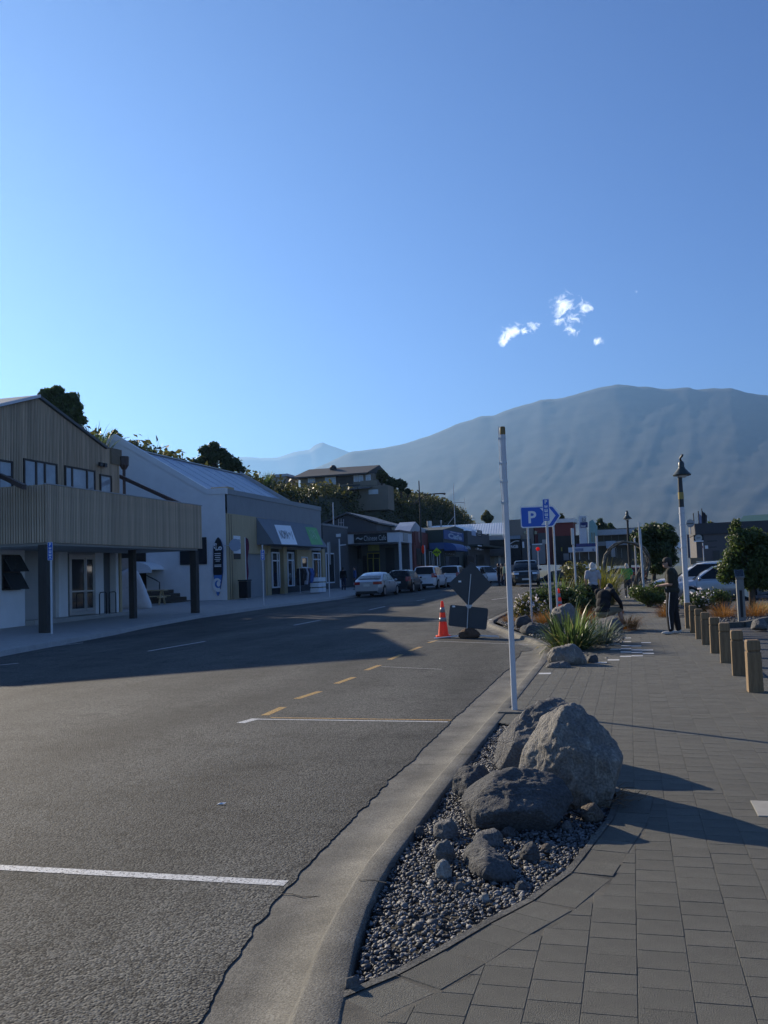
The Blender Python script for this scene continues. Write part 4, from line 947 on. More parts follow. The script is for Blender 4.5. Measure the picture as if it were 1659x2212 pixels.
# awning window on the front wall
Xw = B1X + .30; p, q = AX(3, 1198, Xw), AX(42, 1274, Xw); z0, z1 = q.z, p.z
mb = MB()
for (a, b, c, d) in ((p.y, q.y, z1 - .06, z1), (p.y, q.y, z0, z0 + .06), (p.y, p.y + .06, z0 + .06, z1 - .06), (q.y - .06, q.y, z0 + .06, z1 - .06), (p.y + .06, q.y - .06, (z0 + z1) / 2 - .04, (z0 + z1) / 2 + .04)): mb.box((Xw, a, c), (Xw + .05, b, d))
wo = mb.build('window', M_FRAME, T); MB().box((Xw + .004, p.y + .06, z0 + .06), (Xw + .012, q.y - .06, z1 - .06)).build('pane', M_WGL, wo)
for za, zb in (((z0 + z1) / 2 + .02, z1 - .04), (z0 + .02, (z0 + z1) / 2 - .02)):
    mb = MB(); mb.add([(Xw + .05, p.y, zb), (Xw + .05, q.y, zb), (Xw + .40, q.y, za), (Xw + .40, p.y, za), (Xw + .08, p.y, zb), (Xw + .08, q.y, zb), (Xw + .43, q.y, za), (Xw + .43, p.y, za)], [(0, 1, 2, 3), (7, 6, 5, 4), (0, 4, 5, 1), (1, 5, 6, 2), (2, 6, 7, 3), (3, 7, 4, 0)]); mb.build('sash', window_glass('sash glass', (.04, .045, .05)), wo)
# glazed entrance doors
Xd = B1X + .0; p, q = AX(147, 1198, Xd), AX(206, 1322, Xd); ya, yb = p.y, q.y; z0, z1 = .36, 2.85
mb = MB()
for (a, b, c, d) in ((ya, ya + .12, z0, z1), (yb - .10, yb, z0, z1), (ya + .12, yb - .1, z1 - .12, z1), (ya + .12, yb - .1, z0, z0 + .14)): mb.box((Xd - .05, a, c), (Xd + .05, b, d))
door = mb.build('door', M_ALU, T)
ym = ya + (yb - ya) * .62
for (a, b, nm) in ((ya + .13, ym - .02, 'door_leaf'), (ym + .02, yb - .11, 'door_leaf')):
    lf = MB()
    for (c, d, e, f) in ((a, a + .07, z0 + .15, z1 - .13), (b - .07, b, z0 + .15, z1 - .13), (a + .07, b - .07, z0 + .15, z0 + .26), (a + .07, b - .07, 1.30, 1.36), (a + .07, b - .07, z1 - .2, z1 - .13)): lf.box((Xd - .03, c, e), (Xd + .035, d, f))
    lf.build(nm, M_ALU, door); MB().box((Xd - .005, a + .071, z0 + .26), (Xd + .006, b - .071, z1 - .2)).build('pane', M_WGL, door)
for dy in (.0, .75):
    y0 = yx(212, B1X + .5) + dy
    MB().tube([(B1X + .55, y0, .33), (B1X + .55, y0, 1.15), (B1X + .55, y0 + .06, 1.24), (B1X + .55, y0 + .45, 1.26), (B1X + .55, y0 + .52, 1.2), (B1X + .55, y0 + .52, .33)], .024, n=8).build('handrail', M_BLACKM, T, smooth=True)
# canopy over the footpath with battens, posts and tie beams
CY0, CY1, CZ0, CZ1, CXf = 26.62, 38.05, 3.06, 4.93, -18.5
can = MB(); can.box((CXf - .12, CY0 + .05, CZ0), (CXf - .05, CY1 - .05, CZ1 - .03)); can.box((B1X + .05, CY0 + .05, CZ0 + .0), (CXf - .121, CY0 + .12, CZ1 - .03)); can.box((B1X + .05, CY1 - .12, CZ0), (CXf - .121, CY1 - .05, CZ1 - .03)); can.box((B1X + .05, CY0 + .121, CZ0 + .02), (CXf - .121, CY1 - .121, CZ0 + .22))
canopy = can.build('canopy', M_BACKING, T)
bt = None
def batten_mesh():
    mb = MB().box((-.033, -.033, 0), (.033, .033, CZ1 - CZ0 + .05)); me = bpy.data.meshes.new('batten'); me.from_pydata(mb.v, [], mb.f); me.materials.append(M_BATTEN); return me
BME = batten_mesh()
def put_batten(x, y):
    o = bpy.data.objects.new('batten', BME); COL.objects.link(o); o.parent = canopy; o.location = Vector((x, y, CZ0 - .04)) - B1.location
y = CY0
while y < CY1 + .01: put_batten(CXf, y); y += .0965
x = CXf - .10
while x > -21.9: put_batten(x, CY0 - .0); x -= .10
MB().box((B1X + .05, CY0 + .2, CZ0 - .12), (CXf - .1, CY1 - .2, CZ0 - .002)).build('soffit', M_RENDERG, T)
for (px, py, w) in ((98, 1372, .30), (288, 1340, .24), (422, 1327, .30)):
    b = G(px, py); zz = lpz(b.x, b.y)
    mb = MB(); mb.box((b.x - w / 2, b.y - w / 2, zz - .1), (b.x + w / 2, b.y + w / 2, CZ0 - .13)); mb.build('canopy_post', M_POSTD, T, bevel=(.01, 1))
for (a, b) in (((0, 1027), (53, 1052)), ((259, 1029), (388, 1088))):
    p = AX(*a, B1X); q = AX(*b, CXf - .15); MB().beam(p, q, .12, .16).build('tie_beam', M_STEELB, T)
# ------------------------------------------------------------------ white gabled building with the grey shop front
B2X, B2Y, B2E = -23.0, 50.57, 68.2
T = thing('shop_building', 'white walled gable building with grey parapet and an awning over its shop front', 'building', (B2X, 58, .2)); B2 = T
side = [(B2X, -.2), (B2X, 6.70), (-24.1, 6.70), (-30.3, 10.42), (-37, 6.45), (-37, -.2)]
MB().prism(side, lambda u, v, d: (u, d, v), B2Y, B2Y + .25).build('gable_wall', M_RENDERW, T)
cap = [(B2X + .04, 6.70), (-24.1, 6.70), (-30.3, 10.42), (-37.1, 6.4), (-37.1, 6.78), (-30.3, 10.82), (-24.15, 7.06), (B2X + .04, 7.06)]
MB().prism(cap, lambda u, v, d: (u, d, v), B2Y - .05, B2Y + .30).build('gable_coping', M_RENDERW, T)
MB().add([(-30.3, B2Y + .3, 10.12), (-30.3, 69.6, 10.12), (B2X - .3, B2E, 5.95), (B2X - .3, B2Y + .3, 5.95), (-37.2, B2Y + .3, 6.0), (-37.2, 69.6, 6.0)], [(0, 1, 2, 3), (1, 0, 4, 5)]).build('roof', M_ROOFG, T)
for t in np.arange(.06, 1, .115):
    y0 = B2Y + .3 + (B2E - B2Y - .3) * t; MB().beam((-30.3, y0, 10.135), (B2X - .35, y0 - .2, 5.99), .05, .03).build('roof_seam', M_ROOFG, T)
MB().beam((-30.3, B2Y + .3, 10.15), (-30.3, 69.7, 10.15), .35, .05).build('ridge_cap', mat('bright ridge metal', (.52, .55, .58), rough=.35, var=.05, metal=.4), T)
MB().prism([(B2X - .2, 5.9), (-30.3, 10.12), (-30.3, 10.4), (B2X - .2, 6.2)], lambda u, v, d: (u, d + (69.6 - B2E) * (B2X - u) / 7.3, v), B2E, B2E + .2).build('far_verge', M_RENDERG, T)
fr = MB(); fr.box((B2X - .3, B2Y + .001, 4.3), (B2X, B2E, 6.72)); fr.build('parapet', M_GREYPAINT, T)
MB().box((B2X - .32, B2Y + .31, 6.722), (B2X + .05, B2E + .03, 7.02)).build('parapet_coping', mat('grey coping', (.27, .29, .30), rough=.6, var=.08), T)
MB().box((-24.05, B2Y + .31, 7.021), (B2X + .06, B2Y + 1.2, 7.16)).build('vent_cap', M_PLY, T)
MB().box((B2X - .6, B2Y + .26, -.2), (B2X - .31, B2E, 4.3)).build('inner_wall', mat('dark shop interior', (.05, .055, .06), rough=.8, var=.2), T)
def r5(u, v): return (482.8 + .1554 * u, 1042.4 + .1554 * v)
def f5(u0, v0, u1, v1, X=B2X):
    p, q, r_ = AX(*r5(u0, v0), X), AX(*r5(u1, v1), X), AX(*r5(u0, v1), X); return p.y, q.y, min(q.z, r_.z), p.z
y0, y1, z0, z1 = f5(15, 425, 600, 930); zt = 5.55
MB().box((B2X - .3, B2Y + .001, 3.2), (B2X + .06, y1, zt)).build('timber_cladding', M_PLY, T)
ym = AX(*r5(318, 930), B2X).y
MB().box((B2X - .3, B2Y + .001, .35), (B2X + .06, ym, 3.199)).build('timber_cladding', M_PLY, T)
for uu in (70, 100): 
    yy = AX(*r5(uu, 900), B2X).y; MB().box((B2X + .061, yy - .02, .35), (B2X + .075, yy + .02, 5.5)).build('cladding_joint', M_FRAME, T)
MB().box((B2X - .305, ym + .001, .2), (B2X - .1, y1 - .0, 3.198)).build('roller_door', M_GREYPAINT, T)
# frontage under the awning
MB().box((B2X - .305, y1 + .001, 3.6), (B2X - .05, B2E - .02, 4.298)).build('transom_panel', M_GREYPAINT, T)
for u in (600, 830, 1370):
    a = AX(*r5(u, 1200), B2X).y; MB().box((B2X - .28, a, .2), (B2X + .06, a + .62, 3.75)).build('pilaster', M_PLY, T)
def shop_win(u0, v0, u1, v1, bars=(.72,), rails=(.76,), nm='window'): return pane_window(T, B2X - .02, r5(u0, v0), r5(u1, v1), bars, rails, nm=nm, fw=.09, proud=.06)
shop_win(665, 965, 782, 1462); shop_win(880, 965, 983, 1440, nm='shop_door'); shop_win(1078, 1030, 1165, 1190, bars=(), rails=()); shop_win(1232, 972, 1350, 1365, bars=(.7,))
yy = AX(*r5(1030, 1000), B2X).y; MB().box((B2X - .2, yy, 1.6), (B2X - .03, AX(*r5(1230, 1000), B2X).y, 3.6)).build('timber_panel', M_PLY, T)
# sloping awning
AXo = -21.75; at0, at1 = AX(*r5(600, 515), B2X), AX(*r5(1385, 602), B2X); ab0, ab1 = AX(*r5(706, 872), AXo), AX(*r5(1450, 886), AXo)
zt_, zb_ = (at0.z + at1.z) / 2, (ab0.z + ab1.z) / 2; ya0, ya1 = min(at0.y, ab0.y), ab1.y
M_AWN = mat('awning grey', (.17, .19, .215), rough=.7, var=.08, scale=1.5)
aw = MB().add([(B2X + .07, ya0, zt_), (B2X + .07, ya1, zt_), (AXo, ya1, zb_), (AXo, ya0, zb_), (B2X + .07, ya0, zb_), (B2X + .07, ya1, zb_)], [(0, 1, 2, 3), (0, 3, 4), (1, 5, 2), (3, 2, 5, 4)]).build('awning', M_AWN, T)
def on_awning(px, py):
    n = Vector((zt_ - zb_, 0, AXo - B2X - .07)).normalized(); p0 = Vector((B2X + .07, 0, zt_)) + n * .012; d = ray(px, py); return EYE + d * ((p0 - EYE).dot(n) / d.dot(n))
def quad_panel(pts, m, nm, parent): 
    o = MB().quad(*pts).build(nm, m, parent); return o
def text_on_quad(txt, Q, u0, u1, v0, v1, m, parent, bold=0.0, nm='lettering', off=None, stretch_fit=True):
    me = text_mesh(txt, 1.0, m, nm, extrude=0.0, bold=bold); xs = [v.co.x for v in me.vertices]; ys2 = [v.co.y for v in me.vertices]
    xa, xb, yc, yd = min(xs), max(xs), min(ys2), max(ys2); base = Vector(world_loc(parent)); Q = [Vector(q) for q in Q]
    nn = (Q[1] - Q[0]).cross(Q[3] - Q[0]).normalized()
    if nn.dot(EYE - Q[0]) < 0: nn = -nn
    for v in me.vertices:
        u = u0 + (u1 - u0) * (v.co.x - xa) / max(1e-6, xb - xa); w = v0 + (v1 - v0) * (v.co.y - yc) / max(1e-6, yd - yc)
        p = (Q[0] * (1 - u) + Q[1] * u) * w + (Q[3] * (1 - u) + Q[2] * u) * (1 - w); v.co = p + nn * .012 - base
    o = bpy.data.objects.new(nm, me); COL.objects.link(o); o.parent = parent; return o
M_GRNP = mat('lime green panel', (.10, .40, .09), rough=.55, var=.12, scale=1.5)
Q1 = [on_awning(*r5(u, v)) for u, v in ((705, 585), (932, 600), (1030, 862), (810, 858))]; quad_panel(Q1, M_SIGNW, 'awning_sign', T)
text_on_quad('NOMA', Q1, .12, .62, .28, .72, mat('sign ink', (.10, .10, .11), rough=.6), T); text_on_quad('ey', Q1, .66, .80, .42, .62, MATS['sign ink'], T); text_on_quad('/', Q1, .82, .90, .25, .70, MATS['sign ink'], T)
Q2 = [on_awning(*r5(u, v)) for u, v in ((1133, 615), (1290, 630), (1385, 865), (1225, 862))]; quad_panel(Q2, M_GRNP, 'awning_sign', T)
text_on_quad('IVAN', Q2, .18, .70, .30, .85, mat('pale green ink', (.40, .62, .40), rough=.6), T)
# things hung on the cladding
y0, y1, z0, z1 = f5(137, 737, 238, 985, B2X + .08); 
T2 = thing('wall_poster', 'white poster above a small black plaque on the pale timber cladding', 'poster', (B2X + .08, (y0 + y1) / 2, z0)); MB().box((B2X + .062, y0, z0), (B2X + .09, y1, z1)).build('sheet', M_SIGNW, T2)
MB().box((B2X + .091, y0 + (y1 - y0) * .3, z0 + (z1 - z0) * .25), (B2X + .096, y0 + (y1 - y0) * .95, z0 + (z1 - z0) * .8)).build('picture', mat('poster print', (.30, .31, .33), rough=.6, var=.6, scale=9), T2)
y0, y1, z0, z1 = f5(145, 985, 238, 1065, B2X + .08); MB().box((B2X + .062, y0, z0), (B2X + .09, y1, z1 - .01)).build('plaque', M_FRAME, T2)
c = AX(*r5(160, 868), B2X + .75); T2 = thing('projecting_sign', 'round pale hanging sign on a bracket beside the poster', 'sign', (B2X + .06, c.y, c.z)); MB().lathe([(.36, -.02), (.36, .02)], (c.x, c.y, c.z), 24, 'y').build('disc', mat('pale blue disc', (.42, .47, .55), rough=.6, var=.05), T2); MB().beam((B2X + .06, c.y, c.z), (c.x - .36, c.y, c.z), .03, .03).build('bracket', M_GALV, T2)
b = AX(*r5(320, 1430), B2X + 1.0); 
T2 = thing('banner_flag', 'tall narrow maroon feather banner standing by the roller door', 'banner', (b.x, b.y, lpz(b.x, b.y)))
MB().tube([(b.x, b.y, lpz(b.x, b.y)), (b.x, b.y - .05, 4.1)], .02, n=6).build('pole', M_SIGNW, T2); zt2 = 4.1
mb = MB(); NP = 14
for i in range(NP + 1):
    t = i / NP; z = 1.5 + (zt2 - 1.5) * t; w = .42 * math.sin(math.pi * min(1, .25 + .75 * (1 - t))) ** .8 + .02
    mb.v += [(b.x, b.y, z), (b.x + .06 * math.sin(t * 9), b.y + w, z - .1)]
mb.f = [(2 * i, 2 * i + 1, 2 * i + 3, 2 * i + 2) for i in range(NP)]; mb.m = [0] * NP; mb.build('cloth', mat('maroon cloth', (.13, .03, .055), rough=.9, var=.4, scale=5, trans=.2), T2)
b = AX(*r5(300, 1600), B2X + .8); zz = lpz(b.x, b.y); T2 = thing('rubbish_bin', 'black wheelie bin at the foot of the feather banner', 'bin', (b.x, b.y, zz)); MB().prism([(-.26, 0), (.26, 0), (.31, 1.0), (-.31, 1.0)], lambda u, v, d: (b.x + d, b.y + u, zz + .08 + v), -.28, .28).build('body', M_BLACK, T2, bevel=(.03, 2)); MB().box((b.x - .31, b.y - .34, zz + 1.09), (b.x + .31, b.y + .34, zz + 1.17)).build('lid', M_BLACK, T2, bevel=(.02, 2))
# clothes rack and crates outside
b = AX(*r5(1140, 1540), -20.9); zz = lpz(b.x, b.y); T2 = thing('clothes_rack', 'rack of dark and blue clothes outside the shop under the awning', 'rack', (b.x, b.y, zz))
mb = MB(); mb.tube([(b.x, b.y - 1.0, zz), (b.x, b.y - 1.0, zz + 1.75), (b.x, b.y + 1.2, zz + 1.75), (b.x, b.y + 1.2, zz)], .02, n=6); mb.beam((b.x - .3, b.y - 1.0, zz + .04), (b.x + .3, b.y - 1.0, zz + .04), .04, .04); mb.beam((b.x - .3, b.y + 1.2, zz + .04), (b.x + .3, b.y + 1.2, zz + .04), .04, .04); mb.build('rail', M_GALV, T2)
gcol = [(.02, .02, .025), (.03, .025, .03), (.02, .02, .02), (.25, .25, .3), (.45, .45, .5), (.04, .03, .05), (.03, .03, .06), (.05, .10, .30), (.06, .14, .40), (.10, .16, .42), (.05, .09, .28)]
for i, cc in enumerate(gcol):
    yy = b.y - .9 + i * .19; L = rnd.uniform(.75, 1.1); poly = [(-.22, 1.70), (.22, 1.70), (.30, 1.35), (.24, 1.68 - L), (-.24, 1.70 - L), (-.30, 1.36)]
    MB().prism(poly, lambda u, v, d: (b.x + u, yy + d + .03 * math.sin(v * 6), zz + v), -.05, .06).build('garment', mat('garment %d' % i, cc, rough=.9, var=.25, scale=4), T2)
b = AX(*r5(1318, 1530), -20.6); zz = lpz(b.x, b.y); T2 = thing('display_crates', 'white stacked display crates by the shop door, right of the clothes rack', 'crates', (b.x, b.y, zz))
for i in range(3):
    for j in range(2):
        a = b.y - .75 + j * .8; mb = MB(); mb.box((b.x - .3, a, zz + .05 + i * .36), (b.x + .3, a + .72, zz + .11 + i * .36)); mb.box((b.x + .27, a, zz + .11 + i * .36), (b.x + .3, a + .72, zz + .33 + i * .36)); mb.box((b.x - .3, a, zz + .11 + i * .36), (b.x - .27, a + .72, zz + .33 + i * .36)); mb.box((b.x - .27, a, zz + .11 + i * .36), (b.x + .27, a + .03, zz + .33 + i * .36)); mb.box((b.x - .27, a + .69, zz + .11 + i * .36), (b.x + .27, a + .72, zz + .33 + i * .36)); mb.build('crate', M_SIGNW, T2)
# ------------------------------------------------------------------ yard by the white wall
def r4(u, v): return (230.4 + .16535 * u, 1124.7 + .16535 * v)
Yw = B2Y - .02
def wrect(u0, v0, u1, v1, Y=Yw): p, q = AY(*r4(u0, v0), Y), AY(*r4(u1, v1), Y); return p.x, q.x, q.z, p.z
x0, x1, z0, z1 = wrect(1392, 222, 1535, 985)
T2 = thing('surfboard_sign', 'upright surfboard sign, black above and blue below, on the white wall', 'sign', ((x0 + x1) / 2, Yw, z0))
def sb(n, lo, hi, k=1.0):
    cx, hw, h = (x0 + x1) / 2, (x1 - x0) / 2 * k, z1 - z0; L = []; Rr = []
    for i in range(n + 1):
        t = lo + (hi - lo) * i / n; w = hw * (min(1, (1 - t) * 5.5) ** .5) * min(1, (t / .42)) ** .62 if t < 1 else 0
        L.append((cx - w + .10 * (t - .5), z0 + h * t)); Rr.append((cx + w + .10 * (t - .5), z0 + h * t))
    return L + Rr[::-1]
MB().prism(sb(22, .0, 1.0), lambda u, v, d: (u, d, v), Yw - .10, Yw - .03).build('board', mat('surfboard edge', (.015, .05, .16), rough=.4), T2)
MB().prism(sb(14, .36, .995, .93), lambda u, v, d: (u, d, v), Yw - .108, Yw - .101).build('black_panel', mat('board black', (.022, .024, .028), rough=.5, var=.1), T2)
MB().prism(sb(12, .01, .358, .93), lambda u, v, d: (u, d, v), Yw - .108, Yw - .101).build('blue_panel', mat('board blue', (.06, .17, .48), rough=.45, col2=(.10, .25, .6), scale=2), T2)
for (v, w) in ((430, .72), (455, .72), (480, .6), (505, .72), (528, .5), (580, .8), (598, .8)):
    z = AY(*r4(1460, v), Yw).z; cx = (x0 + x1) / 2; MB().box((cx - w * .27, Yw - .112, z - .022), (cx + w * .27, Yw - .109, z + .022)).build('text_line', M_SIGNW, T2)
for (u, v, s) in ((1430, 335, .42), (1472, 355, .42)):
    p = AY(*r4(u, v), Yw); put_text('S' if u < 1450 else 'Lo', s, M_SIGNW, T2, (p.x - T2.location.x, -.118, p.z - T2.location.z), FACE_US, bold=.02)
mb = MB(); c = AY(*r4(1462, 825), Yw)
for i in range(14):
    a0 = .6 + i * .33; a1 = a0 + .34; r0, r1 = .30 + .015 * i, .19 + .005 * i
    mb.add([(c.x + math.cos(a) * r_ * .85, Yw - .112, c.z + math.sin(a) * r_) for a, r_ in ((a0, r0), (a1, r0), (a1, r1), (a0, r1))], [(0, 1, 2, 3)])
mb.add([(c.x + math.cos(a) * .12 + .05, Yw - .112, c.z + math.sin(a) * .17) for a in np.linspace(0, 6.1, 12)], [tuple(range(12))]); mb.build('wave_emblem', M_SIGNW, T2)
x0, x1, z0, z1 = wrect(960, 232, 1312, 565); tag(MB().box((x0, Yw - .08, z0), (x1, Yw - .005, z1)).build('notice_board', mat('black board', (.025, .027, .030), rough=.6, var=.2), origin=((x0 + x1) / 2, Yw, z0)), 'black square notice board on the white wall behind the canopy post', 'board')
x0, x1, z0, z1 = wrect(195, 360, 515, 560); MB().box((x0, Yw - .03, z0), (x1, Yw + .002, z1)).build('window', M_FRAME, B2)
x0, x1, z0, z1 = wrect(385, 560, 522, 880); MB().box((x0, Yw - .04, z0 - .3), (x1, Yw + .003, z1)).build('side_door', M_FRAME, B2)
# white curved door hood
x0, x1, z0, z1 = wrect(330, 535, 645, 680, B2Y - 1.0); mb = MB(); n_ = 10; cx = x0
for i in range(n_ + 1):
    a = math.pi / 2 * i / n_; mb.v += [(x0 + (x1 - x0) * math.sin(a), B2Y - 1.6, z0 + .18 + (z1 - z0 - .18) * math.cos(a)), (x0 + (x1 - x0) * math.sin(a), B2Y - .02, z0 + .18 + (z1 - z0 - .18) * math.cos(a))]
mb.f = [(2 * i, 2 * i + 1, 2 * i + 3, 2 * i + 2) for i in range(n_)] + [tuple([2 * i for i in range(n_ + 1)] + [2 * n_ + 2])]; mb.v += [(x0, B2Y - 1.6, z0 + .18)]; mb.m = [0] * len(mb.f)
mb.box((x0, B2Y - 1.62, z0), (x1 + .03, B2Y - 1.58, z0 + .179)); mb.build('door_hood', M_SIGNW, B2)
# timber steps with rail
M_DKWOOD = mat('dark decking', (.075, .058, .042), rough=.8, var=.25, scale=5)
p = AY(*r4(640, 1075), 47.5); T2 = thing('timber_steps', 'dark timber steps with a black handrail against the white wall', 'steps', (p.x, 48.5, .2))
for i in range(5): MB().box((p.x - 2.6, 47.6, .05 + i * .22), (p.x + 1.35 - i * .42, 50.3, .26 + i * .22)).build('tread', M_DKWOOD, T2)
q0, q1, q2 = AY(*r4(525, 718), 47.7), AY(*r4(683, 795), 47.7), AY(*r4(690, 1010), 47.7); MB().tube([q0, (q0 * .25 + q1 * .75), q1 + Vector((.04, 0, -.05)), q2], .035, n=8).build('handrail', M_BLACKM, T2)
# picnic table and bench
b = G(*r4(605, 1140)); zz = lpz(b.x, b.y); T2 = thing('picnic_table', 'small timber picnic table on the concrete near the white wall', 'table', (b.x, b.y, zz), .2)
MB().box((-.75, -.35, .80), (.75, .35, .86)).build('table_top', M_PLY, T2, world=False)
for sx in (-.5, .5):
    mb = MB(); mb.beam((sx, -.12, .8), (sx, -.55, 0), .09, .05); mb.beam((sx, .12, .8), (sx, .55, 0), .09, .05); mb.box((sx - .05, -.7, .42), (sx + .05, .7, .48)); mb.build('leg', M_PLY, T2, world=False)
for sy in (-.68, .68): MB().box((-.75, sy - .12, .481), (.75, sy + .12, .53)).build('bench_seat', M_PLY, T2, world=False)
# white sheet draped over something and a white board by the corner pier
a, b_, c = G(*r4(400, 1190)), G(*r4(522, 1190)), AY(*r4(402, 852), 41.5)
b0 = G(*r4(410, 1190)); zz = lpz(b0.x, b0.y); pts = []
T2 = rock('draped_sheet', 'white tarpaulin draped in a cone beside the middle canopy post', [(b0.x - 1.6, b0.y, zz - .05), (b0.x + .75, b0.y, zz - .05), (b0.x + .55, b0.y + .7, zz - .05), (b0.x - 1.3, b0.y + .9, zz - .05), (b0.x - .30, b0.y + .3, zz + 2.35), (b0.x - .5, b0.y + .35, zz + 2.35), (b0.x - 1.6, b0.y + .3, zz + 2.1)], mat('white tarpaulin', (.66, .67, .68), rough=.7, var=.08, scale=2), 5.5, sub=4, rough=.02, smooth_it=1, cat='tarpaulin', ridged=.02, group=None)
p, q = AY(*r4(200, 492), 40.3), AY(*r4(297, 622), 40.3); tag(MB().box((p.x, 40.26, q.z), (q.x, 40.3, p.z)).build('white_sign', mat('marked white board', (.62, .63, .63), rough=.6, col2=(.45, .46, .47), scale=2.5), origin=((p.x + q.x) / 2, 40.28, q.z)), 'white notice with faint marks above the draped tarpaulin', 'sign')
# ------------------------------------------------------------------ kerbside poles on the left
p = G(112, 1374); sgn_top, sgn_bot = AY(107, 1170, p.y), AY(109, 1209, p.y)
parking_sign('parking_sign', 'blue parking sign on a white pole before the dark canopy corner post', (p.x, p.y, lpz(p.x, p.y) - .02), sgn_top.z - .05, .185 * 1.0, (sgn_top.z - sgn_bot.z), (sgn_top.z + sgn_bot.z) / 2 - lpz(p.x, p.y), rp=.035)
p = G(570, 1310); t_, b_ = AY(566, 1187, p.y), AY(567, 1209, p.y)
parking_sign('parking_sign', 'faded blue parking sign on the white pole before the pale timber cladding', (p.x, p.y, lpz(p.x, p.y) - .02), t_.z, .2, (t_.z - b_.z) , (t_.z + b_.z) / 2 - lpz(p.x, p.y), rot=.5, rp=.035)
p = G(712, 1292); t_ = AY(707, 1216, p.y)
T2 = thing('signpost', 'white kerbside pole with a dull sign edge beyond the clothes rack', 'pole', (p.x, p.y, lpz(p.x, p.y))); MB().tube([(p.x, p.y, lpz(p.x, p.y)), (p.x, p.y, t_.z + 1.2)], .035, n=10).build('post', M_WHITEP, T2); MB().box((p.x - .04, p.y - .01, t_.z - .1), (p.x + .08, p.y + .2, t_.z + 1.25)).build('plate', M_GREYPAINT, T2)
# ------------------------------------------------------------------ vegetation helpers
def fol(name, c1, c2, trans=.35, rough=.5, island=.35): return mat(name, c1, rough=rough, col2=c2, scale=1.3, island=island, trans=trans, spec=.4)
M_LEAFD = fol('dark glossy leaf', (.038, .058, .022), (.072, .100, .036))
M_LEAFM = fol('mid green leaf', (.055, .082, .026), (.105, .138, .045))
M_LEAFO = fol('olive leaf', (.075, .080, .028), (.13, .125, .045))
M_FLAX = fol('flax blade', (.060, .092, .036), (.120, .150, .066), trans=.42, rough=.42)
M_FLAXY = fol('dry flax blade', (.22, .19, .085), (.33, .29, .15), trans=.4)
M_TUSS = fol('rust brown tussock', (.20, .105, .045), (.30, .175, .085), trans=.4, rough=.7)
M_GRASSP = fol('straw grass', (.23, .18, .085), (.34, .28, .15), trans=.4, rough=.7)
M_PETAL = mat('white petal', (.72, .66, .66), rough=.6, var=.1, trans=.3, island=.15)
M_BARK = mat('grey bark', (.085, .070, .055), rough=.9, var=.3, scale=12, bump=.6, bscale=50)
def leaves(name, clumps, n, size, m, seed, parent=None, aspect=.5, origin=None, shell=.55, flat=0.0):
    """leaf-sized diamonds spread through clumps [(x, y, z, rx, ry, rz)]"""
    g = np.random.default_rng(seed); C = np.array(clumps, float); vol = C[:, 3] * C[:, 4] * C[:, 5]; w = vol ** .75 / (vol ** .75).sum()
    k = g.choice(len(C), n, p=w); d = g.normal(size=(n, 3)); d /= np.linalg.norm(d, axis=1)[:, None]
    r_ = (shell + (1 - shell) * g.random(n)) ** .8 * (1 + .12 * g.normal(size=n)); P = C[k, :3] + d * r_[:, None] * C[k, 3:]
    nrm = d + g.normal(0, .55, (n, 3)); nrm /= np.linalg.norm(nrm, axis=1)[:, None]
    t = np.cross(nrm, g.normal(size=(n, 3))); t /= np.linalg.norm(t, axis=1)[:, None] + 1e-9; b = np.cross(nrm, t)
    s = size * g.uniform(.55, 1.35, (n, 1)); V = np.empty((n, 4, 3)); V[:, 0] = P - t * s; V[:, 1] = P + b * s * aspect + nrm * s * .15; V[:, 2] = P + t * s; V[:, 3] = P - b * s * aspect + nrm * s * .15
    F_ = np.arange(4 * n).reshape(n, 4); return np_mesh(name, V.reshape(-1, 3), F_, m, parent, origin=origin)
def blades(name, base, n, length, width, m, seed, spread=.35, droop=1.0, parent=None, origin=None, upright=.55, segs=5, gauss=True, lean=None):
    """strap leaves fanning out of a clump"""
    g = np.random.default_rng(seed); V = []; Fa = []; nb = 0
    for i in range(n):
        a = g.uniform(0, 6.283); L = length * g.uniform(.55, 1.12); el = math.radians(g.uniform(90 - 70 * (1 - upright) * 1.6, 90)) if g.random() < .8 else math.radians(g.uniform(15, 60))
        r0 = spread * math.sqrt(g.random()); p = np.array([base[0] + r0 * math.cos(a), base[1] + r0 * math.sin(a), base[2]]); az = a + g.normal(0, .35)
        if lean is not None: az = az + lean
        w = width * g.uniform(.7, 1.2); side = np.array([-math.sin(az), math.cos(az), 0]); dr = droop * g.uniform(.4, 1.5)
        for j in range(segs + 1):
            t = j / segs; e = el - dr * t * t * 1.1
            if j: p = p + np.array([math.cos(az) * math.cos(e), math.sin(az) * math.cos(e), math.sin(e)]) * (L / segs)
            ww = w * (.55 + .9 * t if t < .35 else .865 * (1 - (t - .35) / .65) ** .8 + .01)
            V += [p - side * ww / 2, p + side * ww / 2]
        for j in range(segs): Fa.append([nb + 2 * j, nb + 2 * j + 1, nb + 2 * j + 3, nb + 2 * j + 2])
        nb += 2 * (segs + 1)
    return np_mesh(name, np.array(V), np.array(Fa), m, parent, origin=origin)
